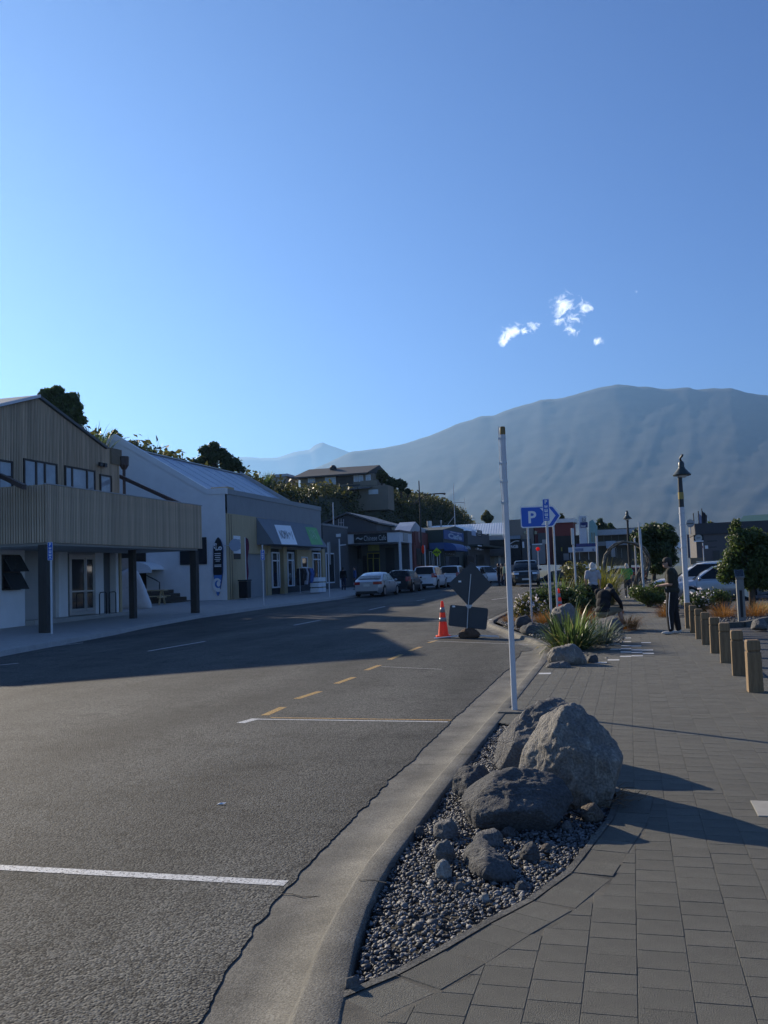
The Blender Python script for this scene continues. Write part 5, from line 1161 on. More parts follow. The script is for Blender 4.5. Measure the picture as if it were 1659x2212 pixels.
def tree(name, label, base, trunk_h, clumps, nleaf, lsize, m, seed, tr=.12, group='trees', limbs=6, aspect=.5, shell=.5):
    T = thing(name, label, 'tree', base, 0, group); g = random.Random(seed); b = Vector(base)
    top = Vector((b.x, b.y, b.z + trunk_h)); mb = MB(); mid = b.lerp(top, .5) + Vector((g.uniform(-.1, .1), g.uniform(-.1, .1), 0)) * trunk_h * .3
    mb.tube([b - Vector((0, 0, .05)), mid, top], [tr * 1.25, tr, tr * .75], n=9); mb.build('trunk', M_BARK, T, smooth=True)
    for c in clumps[:limbs]:
        c_ = Vector(c[:3]); md = top.lerp(c_, .5) + Vector((0, 0, -.15 * (c_ - top).length)); MB().tube([mid.lerp(top, .7), md, c_], [tr * .6, tr * .38, tr * .12], n=6).build('limb', M_BARK, T, smooth=True)
    leaves('crown', clumps, nleaf, lsize, m, seed, parent=T, aspect=aspect, origin=None, shell=shell).location = -b
    return T
def clumps_in(cx, cy, cz, rx, ry, rz, n, cr, seed, top_bias=0.0):
    g = random.Random(seed); out = []
    for i in range(n):
        u = g.uniform(-1, 1); a = g.uniform(0, 6.283); r_ = g.uniform(.35, 1) ** .6; s = math.sqrt(1 - u * u); k = cr * g.uniform(.65, 1.3)
        out.append((cx + rx * r_ * s * math.cos(a), cy + ry * r_ * s * math.sin(a), cz + rz * r_ * (u + top_bias), k * min(1.2, rx / rz + .3), k, k * .8))
    return out
def shrub(name, label, base, rx, ry, h, n, lsize, m, seed, cat='shrub', group='shrubs in the beds', flowers=None, nfl=0):
    T = thing(name, label, cat, base, 0, group); b = Vector(base)
    cl = clumps_in(b.x, b.y, b.z + h * .5, rx * .72, ry * .72, h * .36, 16, min(rx, ry, h) * .38, seed)
    leaves('foliage', cl, n, lsize, m, seed, parent=T).location = -b
    mb = MB(); g = random.Random(seed)
    for i in range(7): c = cl[i]; mb.tube([b + Vector((g.uniform(-.1, .1), g.uniform(-.1, .1), -.03)), b.lerp(Vector(c[:3]), .5), Vector(c[:3])], [.018, .012, .005], n=5)
    mb.build('stems', M_BARK, T)
    if flowers: leaves('flowers', [(c[0], c[1], c[2] + c[5] * .35, c[3] * 1.0, c[4] * 1.0, c[5]) for c in cl], nfl, lsize * .75, flowers, seed + 1, parent=T, aspect=.85, shell=.95).location = -b
    return T
def flax(name, label, base, n, L, w, seed, m=None, spread=.2, droop=.7, upright=.6, cat='plant', group='flax plants', dry=0, m2=None):
    T = thing(name, label, cat, base, 0, group)
    blades('leaves', base, n, L, w, m or M_FLAX, seed, spread, droop, parent=T, upright=upright).location = -Vector(base)
    if dry: blades('dry_leaves', base, dry, L * .8, w, m2 or M_FLAXY, seed + 5, spread * 1.1, droop * 1.5, parent=T, upright=upright * .5).location = -Vector(base)
    return T
# ------------------------------------------------------------------ the planted bed beyond the boulders
BP = [(-1.42, 16.4), (-.75, 15.2), (-.30, 16.2), (-.20, 18), (-.18, 21), (-.25, 26), (-.85, 31), (-1.15, 37), (-1.35, 44), (-2.2, 58), (-4.3, 58), (-4.2, 40), (-4.15, 30), (-4.0, 28.2), (-3.0, 24.6), (-1.95, 20.6), (-1.6, 19.6), (-1.45, 18)]
def ps(x, y): return -.03 + .05 * sstep(17, 22, y)
mb = MB(); mb.add([(x, y, ps(x, y) - .01) for x, y in BP], [tuple(range(len(BP)))]); struct(mb.build('planting_bed', M_SOIL))
gravel('bed_stones', [(-1.4, 16.3), (-.75, 15.3), (-.32, 16.3), (-.2, 18), (-.2, 22), (-1.5, 26), (-3.9, 28.2), (-2.0, 20.8), (-1.6, 19.7)], 2600, .028, lambda x, y: ps(x, y), 11, big=.1)
tag(bpy.data.objects['bed_stones'], 'dark stones covering the soil of the planted bed', 'stones')
def gp0(px, py): p = G(px, py, 0); return (p.x, p.y, 0)
RG = 'rocks in the planted bed'
srock(1226, 1437, 86, 46, 'sunlit craggy rock at the near end of the planted bed', M_ROCKP, 41, depth=.8, sub=5, rough=.08, name='rock', group=RG, skew=(-.06, 0))
srock(1205, 1443, 62, 13, 'flat green grey slab before the craggy rock', mat('slab dummy', (.2, .2, .2)) and M_ROCKG, 42, depth=.6, name='rock', group=RG)
srock(1280, 1432, 26, 20, 'small dark rock right of the craggy one', M_ROCKD, 43, name='rock', group=RG)
srock(1218, 1358, 74, 56, 'large pale rock behind the parking sign pole', M_ROCKP, 44, depth=.8, sub=5, name='rock', group=RG)
srock(1128, 1358, 40, 30, 'round black rock by the tip of the kerb', M_ROCKD, 45, name='rock', group=RG)
srock(1150, 1372, 62, 26, 'jagged slate rocks heaped behind the kerb', M_ROCKD, 46, rough=.14, name='rock', group=RG)
srock(1315, 1368, 70, 36, 'grey boulder the crouching man sits on', M_ROCKG, 47, name='rock', group=RG)
p = gp0(1232, 1402); flax('flax_plant', 'large spiky flax with green and pale blades in front of the seated man', (p[0], p[1], 0), 230, .98, .052, 3, spread=.34, droop=.65, upright=.45, dry=40)
p = gp0(1290, 1390); flax('flax_plant', 'grey green flax leaning over the paving right of the large spiky one', (p[0], p[1], 0), 170, .80, .045, 9, spread=.30, droop=.9, upright=.4, m=fol('grey flax blade', (.075, .095, .065), (.13, .15, .11)))
b_ = AY(1205, 1300, 33.0); flax('flax_plant', 'dark upright flax behind the second orange cone', (b_.x, 33.0, 0), 70, 1.5, .07, 13, spread=.4, droop=.5, upright=.75)
b_ = AY(1238, 1300, 34.5); flax('flax_plant', 'flax with tan seed heads left of the walker in grey', (b_.x, 34.5, 0), 60, 1.45, .06, 14, spread=.35, droop=.4, upright=.8, m=M_FLAX, dry=20)
b_ = AY(1304, 1300, 39.5); flax('grass_clump', 'tall arching green grass clump right of the walker in grey', (b_.x, 39.5, 0), 620, 2.15, .025, 15, spread=.42, droop=1.0, upright=.80, m=fol('tall sedge', (.105, .115, .030), (.19, .185, .065), trans=.45), dry=120, m2=M_GRASSP, group='grass clumps')
for i, (px, Y, n, L, lb) in enumerate([(1178, 27.0, 420, .62, 'rust tussock by the foot of the parking sign pole'), (1232, 27.8, 380, .60, 'rust tussock behind the pale rock'), (1270, 27.0, 360, .60, 'rust tussock left of the seated man'), (1356, 23.6, 420, .62, 'rust tussock spilling over the paving right of the seated man'), (1101, 28.6, 160, .42, 'small rust tussock at the tip of the kerb')]):
    b_ = AY(px, 1350, Y); flax('tussock', lb, (b_.x, Y, 0), n, L, .010, 30 + i, m=M_TUSS, spread=.22, droop=1.5, upright=.55, group='rust brown tussocks', dry=0)
b_ = AY(1140, 1330, 29.0); shrub('daisy_bush', 'white flowered daisy bush at the road end of the bed', (b_.x, 29.0, 0), .62, .6, .75, 1500, .05, M_LEAFO, 51, flowers=M_PETAL, nfl=260)
for i, (px, Y, rx, h, lb) in enumerate([(1170, 32.5, 1.0, .95, 'low dark hebe left of the second orange cone'), (1225, 32.0, 1.1, .95, 'low dark hebe right of the second orange cone'), (1262, 33.5, .8, .95, 'low dark hebe below the walker in grey')]):
    b_ = AY(px, 1320, Y); shrub('hebe', lb, (b_.x, Y, 0), rx, .8, h, 2200, .06, M_LEAFD, 61 + i)
b_ = AY(1312, 1300, 44); shrub('hebe', 'olive shrub between the grass clump and the walker in green', (b_.x, 44, 0), .55, .8, 1.2, 2200, .07, M_LEAFO, 66)
b_ = AY(1254, 1290, 46); shrub('hebe', 'olive shrub behind the walker in grey', (b_.x, 46, 0), 1.3, 1.0, 2.0, 2200, .08, M_LEAFO, 67)
cb = AY(1208, 1305, 30.6); cone('traffic_cone', 'orange cone standing among the plants behind the sign pole', (cb.x, 30.6, .02), .91)
# ------------------------------------------------------------------ bed on the right of the walk
RB = [(1.75, 24.6), (1.05, 27.6), (.55, 32), (.30, 36), (.45, 44), (.6, 60), (3.2, 60), (3.6, 40), (7.2, 39.5), (7.4, 29.5), (3.5, 27.0), (2.6, 24.8)]
mb = MB(); mb.add([(x, y, -.022) for x, y in RB], [tuple(range(len(RB)))]); struct(mb.build('planting_bed', M_SOIL))
gravel('bed_stones', [(1.8, 24.8), (1.2, 27.6), (3.5, 30), (6.8, 31), (7.2, 29.6), (3.5, 27.2), (2.6, 25)], 1500, .03, lambda x, y: -.015, 12, big=.1)
tag(bpy.data.objects['bed_stones.001'], 'scattered grey stones edging the bed beside the car park', 'stones')
mb = MB(); K = [(1.78, 24.5), (2.65, 24.7), (3.55, 26.9), (7.5, 29.4), (14, 29.6)]
for a, b in zip(K, K[1:]): mb.beam((a[0], a[1], -.0), (b[0], b[1], -.0), .15, .16)
struct(mb.build('car_park_kerb', M_KERB))
def sh(px, Y, rx, ry, h, n, ls, m, seed, lb, **k): b_ = AY(px, 1300, Y); return shrub('hebe', lb, (b_.x, Y, 0), rx, ry, h, n, ls, m, seed, **k)
sh(1402, 36.5, .75, .8, 1.05, 3600, .05, M_LEAFM, 71, 'rounded green hebe left of the standing man')
sh(1432, 37.5, .55, .8, .95, 2000, .05, M_LEAFM, 72, 'green hebe right behind the standing man')
sh(1452, 30.0, .30, .35, .62, 700, .04, M_LEAFO, 73, 'low white daisy clump left of the standing man\'s knees', flowers=M_PETAL, nfl=170)
sh(1510, 30.5, .55, .5, .85, 1600, .045, M_LEAFD, 74, 'white flowered bush behind the row of bollards', flowers=M_PETAL, nfl=200)
sh(1545, 33.0, .7, .6, .75, 1300, .05, M_LEAFD, 75, 'bare stemmed dark bush below the silver car')
b_ = AY(1437, 1330, 29.3); flax('tussock', 'rust tussock left of the standing man', (b_.x, 29.3, 0), 330, .6, .010, 81, m=M_TUSS, spread=.18, droop=1.3, upright=.5, group='rust brown tussocks')
for i, (px, Y, lb) in enumerate([(1562, 28.6, 'rust tussock left of the solar bollard'), (1632, 28.8, 'rust tussock right of the solar bollard'), (1652, 30.0, 'pale tussock at the right edge under the tree')]):
    b_ = AY(px, 1330, Y); flax('tussock', lb, (b_.x, Y, 0), 420, .62, .010, 84 + i, m=M_TUSS if i < 2 else M_GRASSP, spread=.3, droop=1.2, upright=.5, group='rust brown tussocks')
srock(1643, 1360, 36, 26, 'grey rock at the right edge of the bed', M_ROCKG, 48, name='rock', group=RG)
srock(1560, 1318, 50, 20, 'brown rocks beneath the front of the silver car', M_ROCKB, 49, name='rock', group=RG)
# trees by the car park
def tr_px(name, label, px, Y, py_base, spec, n, ls, m, seed, **k):
    b_ = AY(px, py_base, Y); cl = []
    for (x, y, r_, dY) in spec: p = AY(x, y, Y + dY); rr_ = r_ / FPX * Y; cl.append((p.x, p.y, p.z, rr_, rr_ * 1.0, rr_ * .85))
    return tree(name, label, (b_.x, Y, 0), k.pop('th', 1.3), cl, n, ls, m, seed, **k)
tr_px('karaka_tree', 'dense dark evergreen tree behind the woven arch', 1415, 52, 1285, [(1385, 1160, 22, 0), (1410, 1150, 24, .5), (1435, 1148, 20, 0), (1446, 1165, 20, .3), (1400, 1185, 26, 0), (1430, 1190, 28, 0), (1445, 1210, 18, 0), (1395, 1208, 20, .4), (1420, 1220, 24, 0), (1380, 1180, 14, 0)], 11000, .10, M_LEAFD, 91, tr=.14, th=1.2)
tr_px('ngaio_tree', 'leafy dark tree at the right edge in front of the silver car', 1627, 34, 1318, [(1585, 1200, 22, 0), (1575, 1225, 24, 0), (1568, 1245, 18, 0), (1600, 1170, 26, 0), (1610, 1205, 30, .4), (1600, 1240, 26, 0), (1625, 1160, 24, 0), (1640, 1185, 32, .4), (1640, 1225, 32, 0), (1660, 1200, 34, 0), (1675, 1170, 26, 0), (1590, 1130, 11, 0), (1588, 1145, 14, 0), (1620, 1255, 22, 0), (1650, 1258, 22, 0), (1690, 1220, 34, 0)], 20000, .058, M_LEAFM, 92, tr=.10, th=1.5)
# ------------------------------------------------------------------ people
M_SKIN = mat('skin', (.42, .26, .19), rough=.55, var=.06, scale=9)
M_HAIRD = mat('dark hair', (.018, .014, .011), rough=.6, var=.3, scale=40)
M_HAIRG = mat('fair grey hair', (.50, .46, .40), rough=.65, var=.15, scale=40)
def ell(mb, c, r_, n=12):
    c = Vector(c); vs = []; fs = []
    for i in range(1, n):
        t = math.pi * i / n
        for k in range(n): a = 2 * math.pi * k / n; vs.append((c.x + r_[0] * math.sin(t) * math.cos(a), c.y + r_[1] * math.sin(t) * math.sin(a), c.z + r_[2] * math.cos(t)))
    for i in range(n - 2):
        for k in range(n): fs.append((i * n + k, (i + 1) * n + k, (i + 1) * n + (k + 1) % n, i * n + (k + 1) % n))
    vs += [(c.x, c.y, c.z + r_[2]), (c.x, c.y, c.z - r_[2])]; t_, b_ = len(vs) - 2, len(vs) - 1
    for k in range(n): fs.append((t_, k, (k + 1) % n)); fs.append((b_, (n - 2) * n + (k + 1) % n, (n - 2) * n + k))
    mb.add(vs, fs)
def limb(mb, p, q, r0, r1, n=12):
    p, q = Vector(p), Vector(q); mb.tube([p, p.lerp(q, .5), q], [r0, (r0 + r1) / 2 * 1.02, r1], n=n); ell(mb, p, (r0,) * 3, 10); ell(mb, q, (r1,) * 3, 10)
def fuse(name, mb, voxel, m, parent, smooth=2):
    me = bpy.data.meshes.new(name); me.from_pydata(mb.v, [], mb.f); o = bpy.data.objects.new(name, me); COL.objects.link(o)
    r_ = o.modifiers.new('r', 'REMESH'); r_.mode = 'VOXEL'; r_.voxel_size = voxel
    if smooth: s = o.modifiers.new('s', 'SMOOTH'); s.iterations = smooth * 3; s.factor = .5
    dg = bpy.context.evaluated_depsgraph_get(); dg.update(); ne = bpy.data.meshes.new_from_object(o.evaluated_get(dg)); bpy.data.objects.remove(o); bpy.data.meshes.remove(me)
    ne.name = name
    for p in ne.polygons: p.use_smooth = True
    ne.materials.clear(); ne.materials.append(m); o = bpy.data.objects.new(name, ne); COL.objects.link(o); o.parent = parent; return o
STAND = dict(pel=(0, 0, .95), chest=(0, .01, 1.30), neck=(0, 0, 1.46), head=(0, .02, 1.615), shL=(-.185, 0, 1.40), shR=(.185, 0, 1.40), elL=(-.23, -.02, 1.12), elR=(.23, -.02, 1.12), haL=(-.24, .05, .88), haR=(.24, .05, .88),
             hiL=(-.09, 0, .92), hiR=(.09, 0, .92), knL=(-.10, .02, .50), knR=(.10, .02, .50), anL=(-.10, -.02, .09), anR=(.10, -.02, .09), ft=(0, 1))
def person(label, base, rotz, pose, shirt, pants, shoes, hair=None, sleeves='short', scale=1.0, voxel=.009, bare_legs=False, hood=None, cap=None, group='people', fingers=False, extra=None, build=1.0, loose=0.0):
    J = dict(STAND); J.update(pose); V3 = {k: Vector(v) for k, v in J.items() if k != 'ft'}
    T = thing('person', label, 'person', base, rotz, group); T.scale = (scale,) * 3
    b = MB(); s = MB(); t = MB(); B = build
    up = (V3['head'] - V3['neck']).normalized()
    # body
    ell(b, V3['head'], (.074, .092, .112)); ell(b, V3['head'] + Vector((0, .03, -.055)), (.055, .065, .06)); limb(b, V3['neck'], V3['head'] - up * .06, .058, .052)
    ell(b, V3['head'] + Vector((0, .098, -.018)), (.013, .022, .022)); 
    for sx in (-1, 1): ell(b, V3['head'] + Vector((sx * .078, -.005, -.01)), (.012, .022, .032), 8)
    ell(b, V3['chest'], (.155 * B, .10 * B, .17)); ell(b, (V3['pel'] + V3['chest']) / 2, (.135 * B, .095 * B, .2)); ell(b, V3['pel'], (.155 * B, .11 * B, .12))
    for S in 'LR':
        limb(b, V3['neck'] + Vector((0, 0, -.06)), V3['sh' + S], .07, .062); limb(b, V3['sh' + S], V3['el' + S], .052, .041); limb(b, V3['el' + S], V3['ha' + S], .040, .027)
        d = (V3['ha' + S] - V3['el' + S]).normalized(); hc = V3['ha' + S] + d * .05; ell(b, hc, (.030, .042, .026) if abs(d.y) > .5 else (.026, .032, .045))
        side = Vector((1 if S == 'L' else -1, 0, 0)); nf = d.cross(side).normalized()
        for k in range(4):
            o_ = side * (-.026 + .0175 * k) if abs(d.y) > .3 else Vector((0, -.024 + .016 * k, 0)); L = (.062, .074, .070, .055)[k]
            p1 = hc + o_ + d * .03; p2 = p1 + d * L * .5 + Vector((0, 0, -.006)); p3 = p2 + d * L * .35 + Vector((0, 0, -.022)); b.tube([p1, p2, p3], [.0092, .0085, .007], n=6)
        p1 = hc + side * .028; p2 = p1 + side * .018 + d * .03; b.tube([hc, p1, p2, p2 + d * .022], [.012, .011, .0095, .008], n=6)
        limb(b, V3['hi' + S], V3['kn' + S], .082 * B, .056); limb(b, V3['kn' + S], V3['an' + S], .055, .036); ell(b, V3['kn' + S].lerp(V3['an' + S], .3) + Vector((0, -.015, 0)), (.052, .056, .10))
        ell(b, V3['an' + S] + Vector((0, .07, -.045)), (.04, .11, .035))
    fuse('body', b, voxel, M_SKIN, T)
    # shirt
    k = .018 + loose
    ell(s, V3['chest'], (.155 * B + k, .10 * B + k, .19)); ell(s, (V3['pel'] + V3['chest']) / 2, (.145 * B + k, .10 * B + k, .21)); ell(s, V3['pel'] + (V3['chest'] - V3['pel']).normalized() * .03, (.155 * B + k, .115 * B + k, .13))
    for S in 'LR':
        limb(s, V3['neck'] + Vector((0, 0, -.07)), V3['sh' + S], .07 + k * .6, .062 + k)
        if sleeves == 'short': limb(s, V3['sh' + S], V3['sh' + S].lerp(V3['el' + S], .72), .062 + k * .6, .060 + k * .6)
        else: limb(s, V3['sh' + S], V3['el' + S], .062 + k * .5, .048 + k * .5); limb(s, V3['el' + S], V3['el' + S].lerp(V3['ha' + S], .92), .048 + k * .5, .034 + k * .3)
    fuse('shirt', s, voxel * 1.2, shirt, T)
    # trousers
    ell(t, V3['pel'] + Vector((0, 0, -.03)), (.165 * B, .122 * B, .12))
    for S in 'LR':
        limb(t, V3['hi' + S], V3['kn' + S], .098 * B + loose * .6, (.072 if not bare_legs else .08) + loose)
        if not bare_legs: limb(t, V3['kn' + S], V3['an' + S] + Vector((0, 0, .03)), .072 + loose, .056 + loose * .6)
    fuse('trousers', t, voxel * 1.2, pants, T)
    for S in 'LR':
        a = V3['an' + S]; mb = MB(); ell(mb, a + Vector((0, .075, -.05)), (.047, .135, .04)); ell(mb, a + Vector((0, -.01, -.02)), (.045, .06, .06)); fuse('shoe', mb, .009, shoes, T, 1)
        MB().prism([(-.042, -.07), (.042, -.07), (.05, .10), (.03, .20), (-.03, .20), (-.05, .10)], lambda u, v, d: (a.x + u, a.y + v, d), a.z - .092, a.z - .072).build('sole', M_SIGNW, T, world=False) if False else None
    if hair:
        mb = MB(); ell(mb, V3['head'] + Vector((0, -.018, .022)), (.083, .092, .105)); ell(mb, V3['head'] + Vector((0, -.055, -.03)), (.072, .055, .085)); fuse('hair', mb, voxel, hair, T)
    if cap:
        mb = MB(); ell(mb, V3['head'] + Vector((0, -.004, .05)), (.090, .104, .088)); c_ = fuse('cap', mb, voxel, cap, T)
        hb = V3['head'] + Vector((0, .09, .035)); brim = MB(); poly = [(-.075, 0)] + [(-.075 * math.cos(a), .02 + .085 * math.sin(a)) for a in np.linspace(0, math.pi, 9)] + [(.075, 0)]
        brim.prism(poly, lambda u, v, d: (hb.x + u, hb.y + v, hb.z + d - .28 * v), -.004, .004); brim.build('brim', cap, T, world=False)
    if hood:
        mb = MB(); ell(mb, V3['head'] + Vector((0, -.02, .005)), (.10, .11, .13)); ell(mb, V3['neck'] + Vector((0, -.03, .03)), (.12, .10, .07)); fuse('hood', mb, voxel, hood, T)
    if extra: extra(T, V3)
    return T
M_OLIVE = mat('faded black olive tee', (.030, .030, .020), rough=.9, var=.15, scale=14, bump=.3, bscale=30)
M_BLACKC = mat('black cotton', (.012, .012, .014), rough=.9, var=.2, scale=14, bump=.3, bscale=30)
M_GREYC = mat('pale grey cotton', (.42, .41, .43), rough=.9, var=.08, scale=12, bump=.3, bscale=30)
M_GREENC = mat('bright green shirt', (.035, .25, .055), rough=.85, var=.12, scale=12)
M_DENIM = mat('dark denim', (.022, .030, .055), rough=.9, var=.15, scale=20)
M_KHAKI = mat('khaki shorts', (.17, .15, .10), rough=.9, var=.1, scale=14)
M_SNEAK = mat('pale sneaker', (.50, .50, .47), rough=.7, var=.15, scale=14)
M_SHOED = mat('dark sneaker', (.05, .06, .05), rough=.7, var=.2, scale=14)
def phone_and_piping(T, V):
    h = (V['haL'] + V['haR']) / 2 + Vector((0, .085, .028))
    ph = MB().box((-.037, -.07, -.004), (.037, .07, .004)).build('phone', M_BLACK, None); ph.location = Vector(T.location) + Matrix.Rotation(T.rotation_euler.z, 3, 'Z') @ h; ph.rotation_euler = (.6, 0, T.rotation_euler.z)
    tag(ph, 'dark phone held at the waist by the standing man in the cap', 'phone')
    for S, sx in (('L', -1),):
        mb = MB(); mb.tube([V['hiL'] + Vector((-.135, .03, .02)), V['hiL'].lerp(V['knL'], .5) + Vector((-.118, .03, 0)), V['knL'] + Vector((-.096, .02, 0)), V['anL'] + Vector((-.072, 0, .04))], .007, n=6); mb.build('piping', M_SIGNW, T, world=False)
    mb = MB(); mb.tube([V['sh' + 'L'] + Vector((-.06, .07, .0)), V['chest'] + Vector((-.13, .105, -.12)), V['pel'] + Vector((-.13, .12, -.14))], .004, n=5); mb.build('drawcord', M_SIGNW, T, world=False)
man = G(1457, 1370, 0)
person('man in a dark cap and black trousers looking down at his phone', (man.x, man.y, 0.0), R(82), dict(head=(0, .075, 1.60), neck=(0, .015, 1.46), chest=(0, .0, 1.30), elL=(-.22, .0, 1.13), haL=(-.08, .25, 1.10), elR=(.22, .0, 1.13), haR=(.06, .25, 1.10), anL=(-.12, .06, .09), anR=(.12, -.08, .09), knL=(-.11, .06, .50), knR=(.11, -.02, .50)),
       M_OLIVE, M_BLACKC, M_SNEAK, hair=M_HAIRD, cap=mat('dark cap', (.045, .036, .028), rough=.85, var=.2, scale=20), voxel=.0075, extra=phone_and_piping, scale=1.0, build=1.15, loose=.02)
sit = G(1318, 1362, 0)
person('man in black sitting hunched on a boulder, bare legs to the right', (sit.x - .16, sit.y - .05, 0.0), R(-30), dict(pel=(0, 0, .46), chest=(0, .10, .82), neck=(0, .24, 1.01), head=(0, .40, 1.03), shL=(-.21, .16, .95), shR=(.21, .16, .95), elL=(-.30, .34, .70), elR=(.31, .32, .68), haL=(-.18, .56, .52), haR=(.24, .52, .50),
       hiL=(-.10, .05, .46), hiR=(.10, .05, .46), knL=(-.18, .47, .50), knR=(.20, .47, .50), anL=(-.18, .42, .10), anR=(.24, .50, .10)), M_BLACKC, M_KHAKI, M_SHOED, hair=M_HAIRD, sleeves='long', bare_legs=True, voxel=.009, build=1.2)
w = AY(1283, 1300, 33.5)
def backpack(T, V): 
    mb = MB(); ell(mb, V['pel'] + Vector((.0, -.16, -.12)), (.17, .09, .14)); fuse('bag', mb, .014, M_BLACKC, T)
person('walker in a pale grey tee with a white hood seen from behind beyond the flax', (w.x, 33.5, 0), R(5), dict(knL=(-.10, .10, .52), anL=(-.10, .05, .10), anR=(.10, -.18, .13), knR=(.10, .02, .50), elL=(-.25, -.06, 1.13), haL=(-.23, .06, .90), elR=(.25, .03, 1.13), haR=(.24, .10, .90)), M_GREYC, M_BLACKC, M_SHOED, hood=mat('white hood', (.60, .57, .52), rough=.9, var=.06), voxel=.011, build=1.05, extra=backpack)
w = G(1357, 1293, 0)
person('walker in a bright green shirt and jeans going away down the walk', (w.x, w.y, 0), R(8), dict(knL=(-.09, .10, .52), anL=(-.10, -.10, .12), anR=(.10, .08, .09), knR=(.09, .08, .50), head=(0, .05, 1.60), elL=(-.24, .0, 1.13), haL=(-.20, .14, .93), elR=(.24, .0, 1.13), haR=(.20, .14, .93)), M_GREENC, M_DENIM, M_SNEAK, hair=M_HAIRG, voxel=.012, scale=1.0)
FARP = [(1078, 70, 'dark', 'far pedestrian in dark clothes behind the black four wheel drive'), (1085, 72, 'dark', 'far pedestrian in black just left of the one in white'), (1094, 71, 'white', 'far pedestrian in a white and lime top on the road'), (742, 66, 'dark', 'pedestrian in dark clothes outside the cafe left of the silver sedan'), (767, 66.5, 'blue', 'pedestrian in blue with a dark hat outside the cafe')]
for px, Y, kind, lb in FARP:
    p = AY(px, 1255, Y); z = zg(p.x, Y) + (.06 if px < 800 else RZ)
    person(lb, (p.x, Y, z), R(rnd.uniform(-30, 200)), {}, {'dark': M_BLACKC, 'white': mat('white lime top', (.55, .62, .40), rough=.9), 'blue': mat('mid blue top', (.06, .10, .25), rough=.9)}[kind], M_DENIM, M_SHOED, hair=M_HAIRD, voxel=.02, sleeves='long')
# ------------------------------------------------------------------ cars
def paint(name, c, metal=.35, rough=.32): return mat(name, c, rough=rough, var=.02, scale=2, metal=metal, coat=.6)
P_SILVER = paint('silver paint', (.42, .44, .47), .6); P_WHITE = paint('white paint', (.72, .73, .74), 0); P_BLACK = paint('black paint', (.015, .016, .018), .2); P_BLUE = paint('dark blue paint', (.02, .035, .09), .4); P_GREY = paint('grey paint', (.16, .165, .175), .5); P_RED = paint('red paint', (.30, .02, .02), .1); P_GREENB = paint('black green paint', (.012, .016, .015), .3)
M_TYRE = mat('tyre rubber', (.018, .018, .018), rough=.85, var=.15); M_RIM = mat('alloy rim', (.50, .51, .52), rough=.3, var=.05, metal=.8)
M_CARGL = mat('car glass', (.010, .012, .013), rough=.08, var=.1, spec=.35); M_TAIL = mat('tail lamp red', (.32, .012, .012), rough=.2, var=.05, coat=.5); M_LAMP = mat('head lamp', (.55, .57, .60), rough=.12, var=.05, metal=.3, coat=.5); M_TRIM = mat('black trim', (.02, .02, .021), rough=.6, var=.1); M_PLATE = mat('number plate', (.62, .62, .58), rough=.5, var=.05)
CARK = {
 'sedan': dict(L=4.86, W=1.83, H=1.47, top=[(-.5, .60), (-.485, .68), (-.38, .70), (-.20, .67), (.16, .645), (.25, .62), (.40, .565), (.47, .50), (.5, .42)], cab=(-.40, -.17, .055, .245), roofw=.70, rw=.325),
 'hatch': dict(L=4.1, W=1.72, H=1.51, top=[(-.5, .58), (-.49, .63), (-.3, .63), (.15, .61), (.26, .60), (.41, .55), (.475, .48), (.5, .40)], cab=(-.487, -.39, .05, .27), roofw=.72, rw=.31),
 'suv': dict(L=4.55, W=1.84, H=1.68, top=[(-.5, .56), (-.49, .62), (-.3, .615), (.15, .605), (.25, .60), (.42, .56), (.48, .49), (.5, .40)], cab=(-.49, -.41, .045, .255), roofw=.74, rw=.355),
 'big': dict(L=4.85, W=1.99, H=1.84, top=[(-.5, .54), (-.495, .60), (-.3, .60), (.15, .595), (.24, .595), (.44, .575), (.488, .53), (.5, .42)], cab=(-.49, -.435, .03, .22), roofw=.78, rw=.39),
}
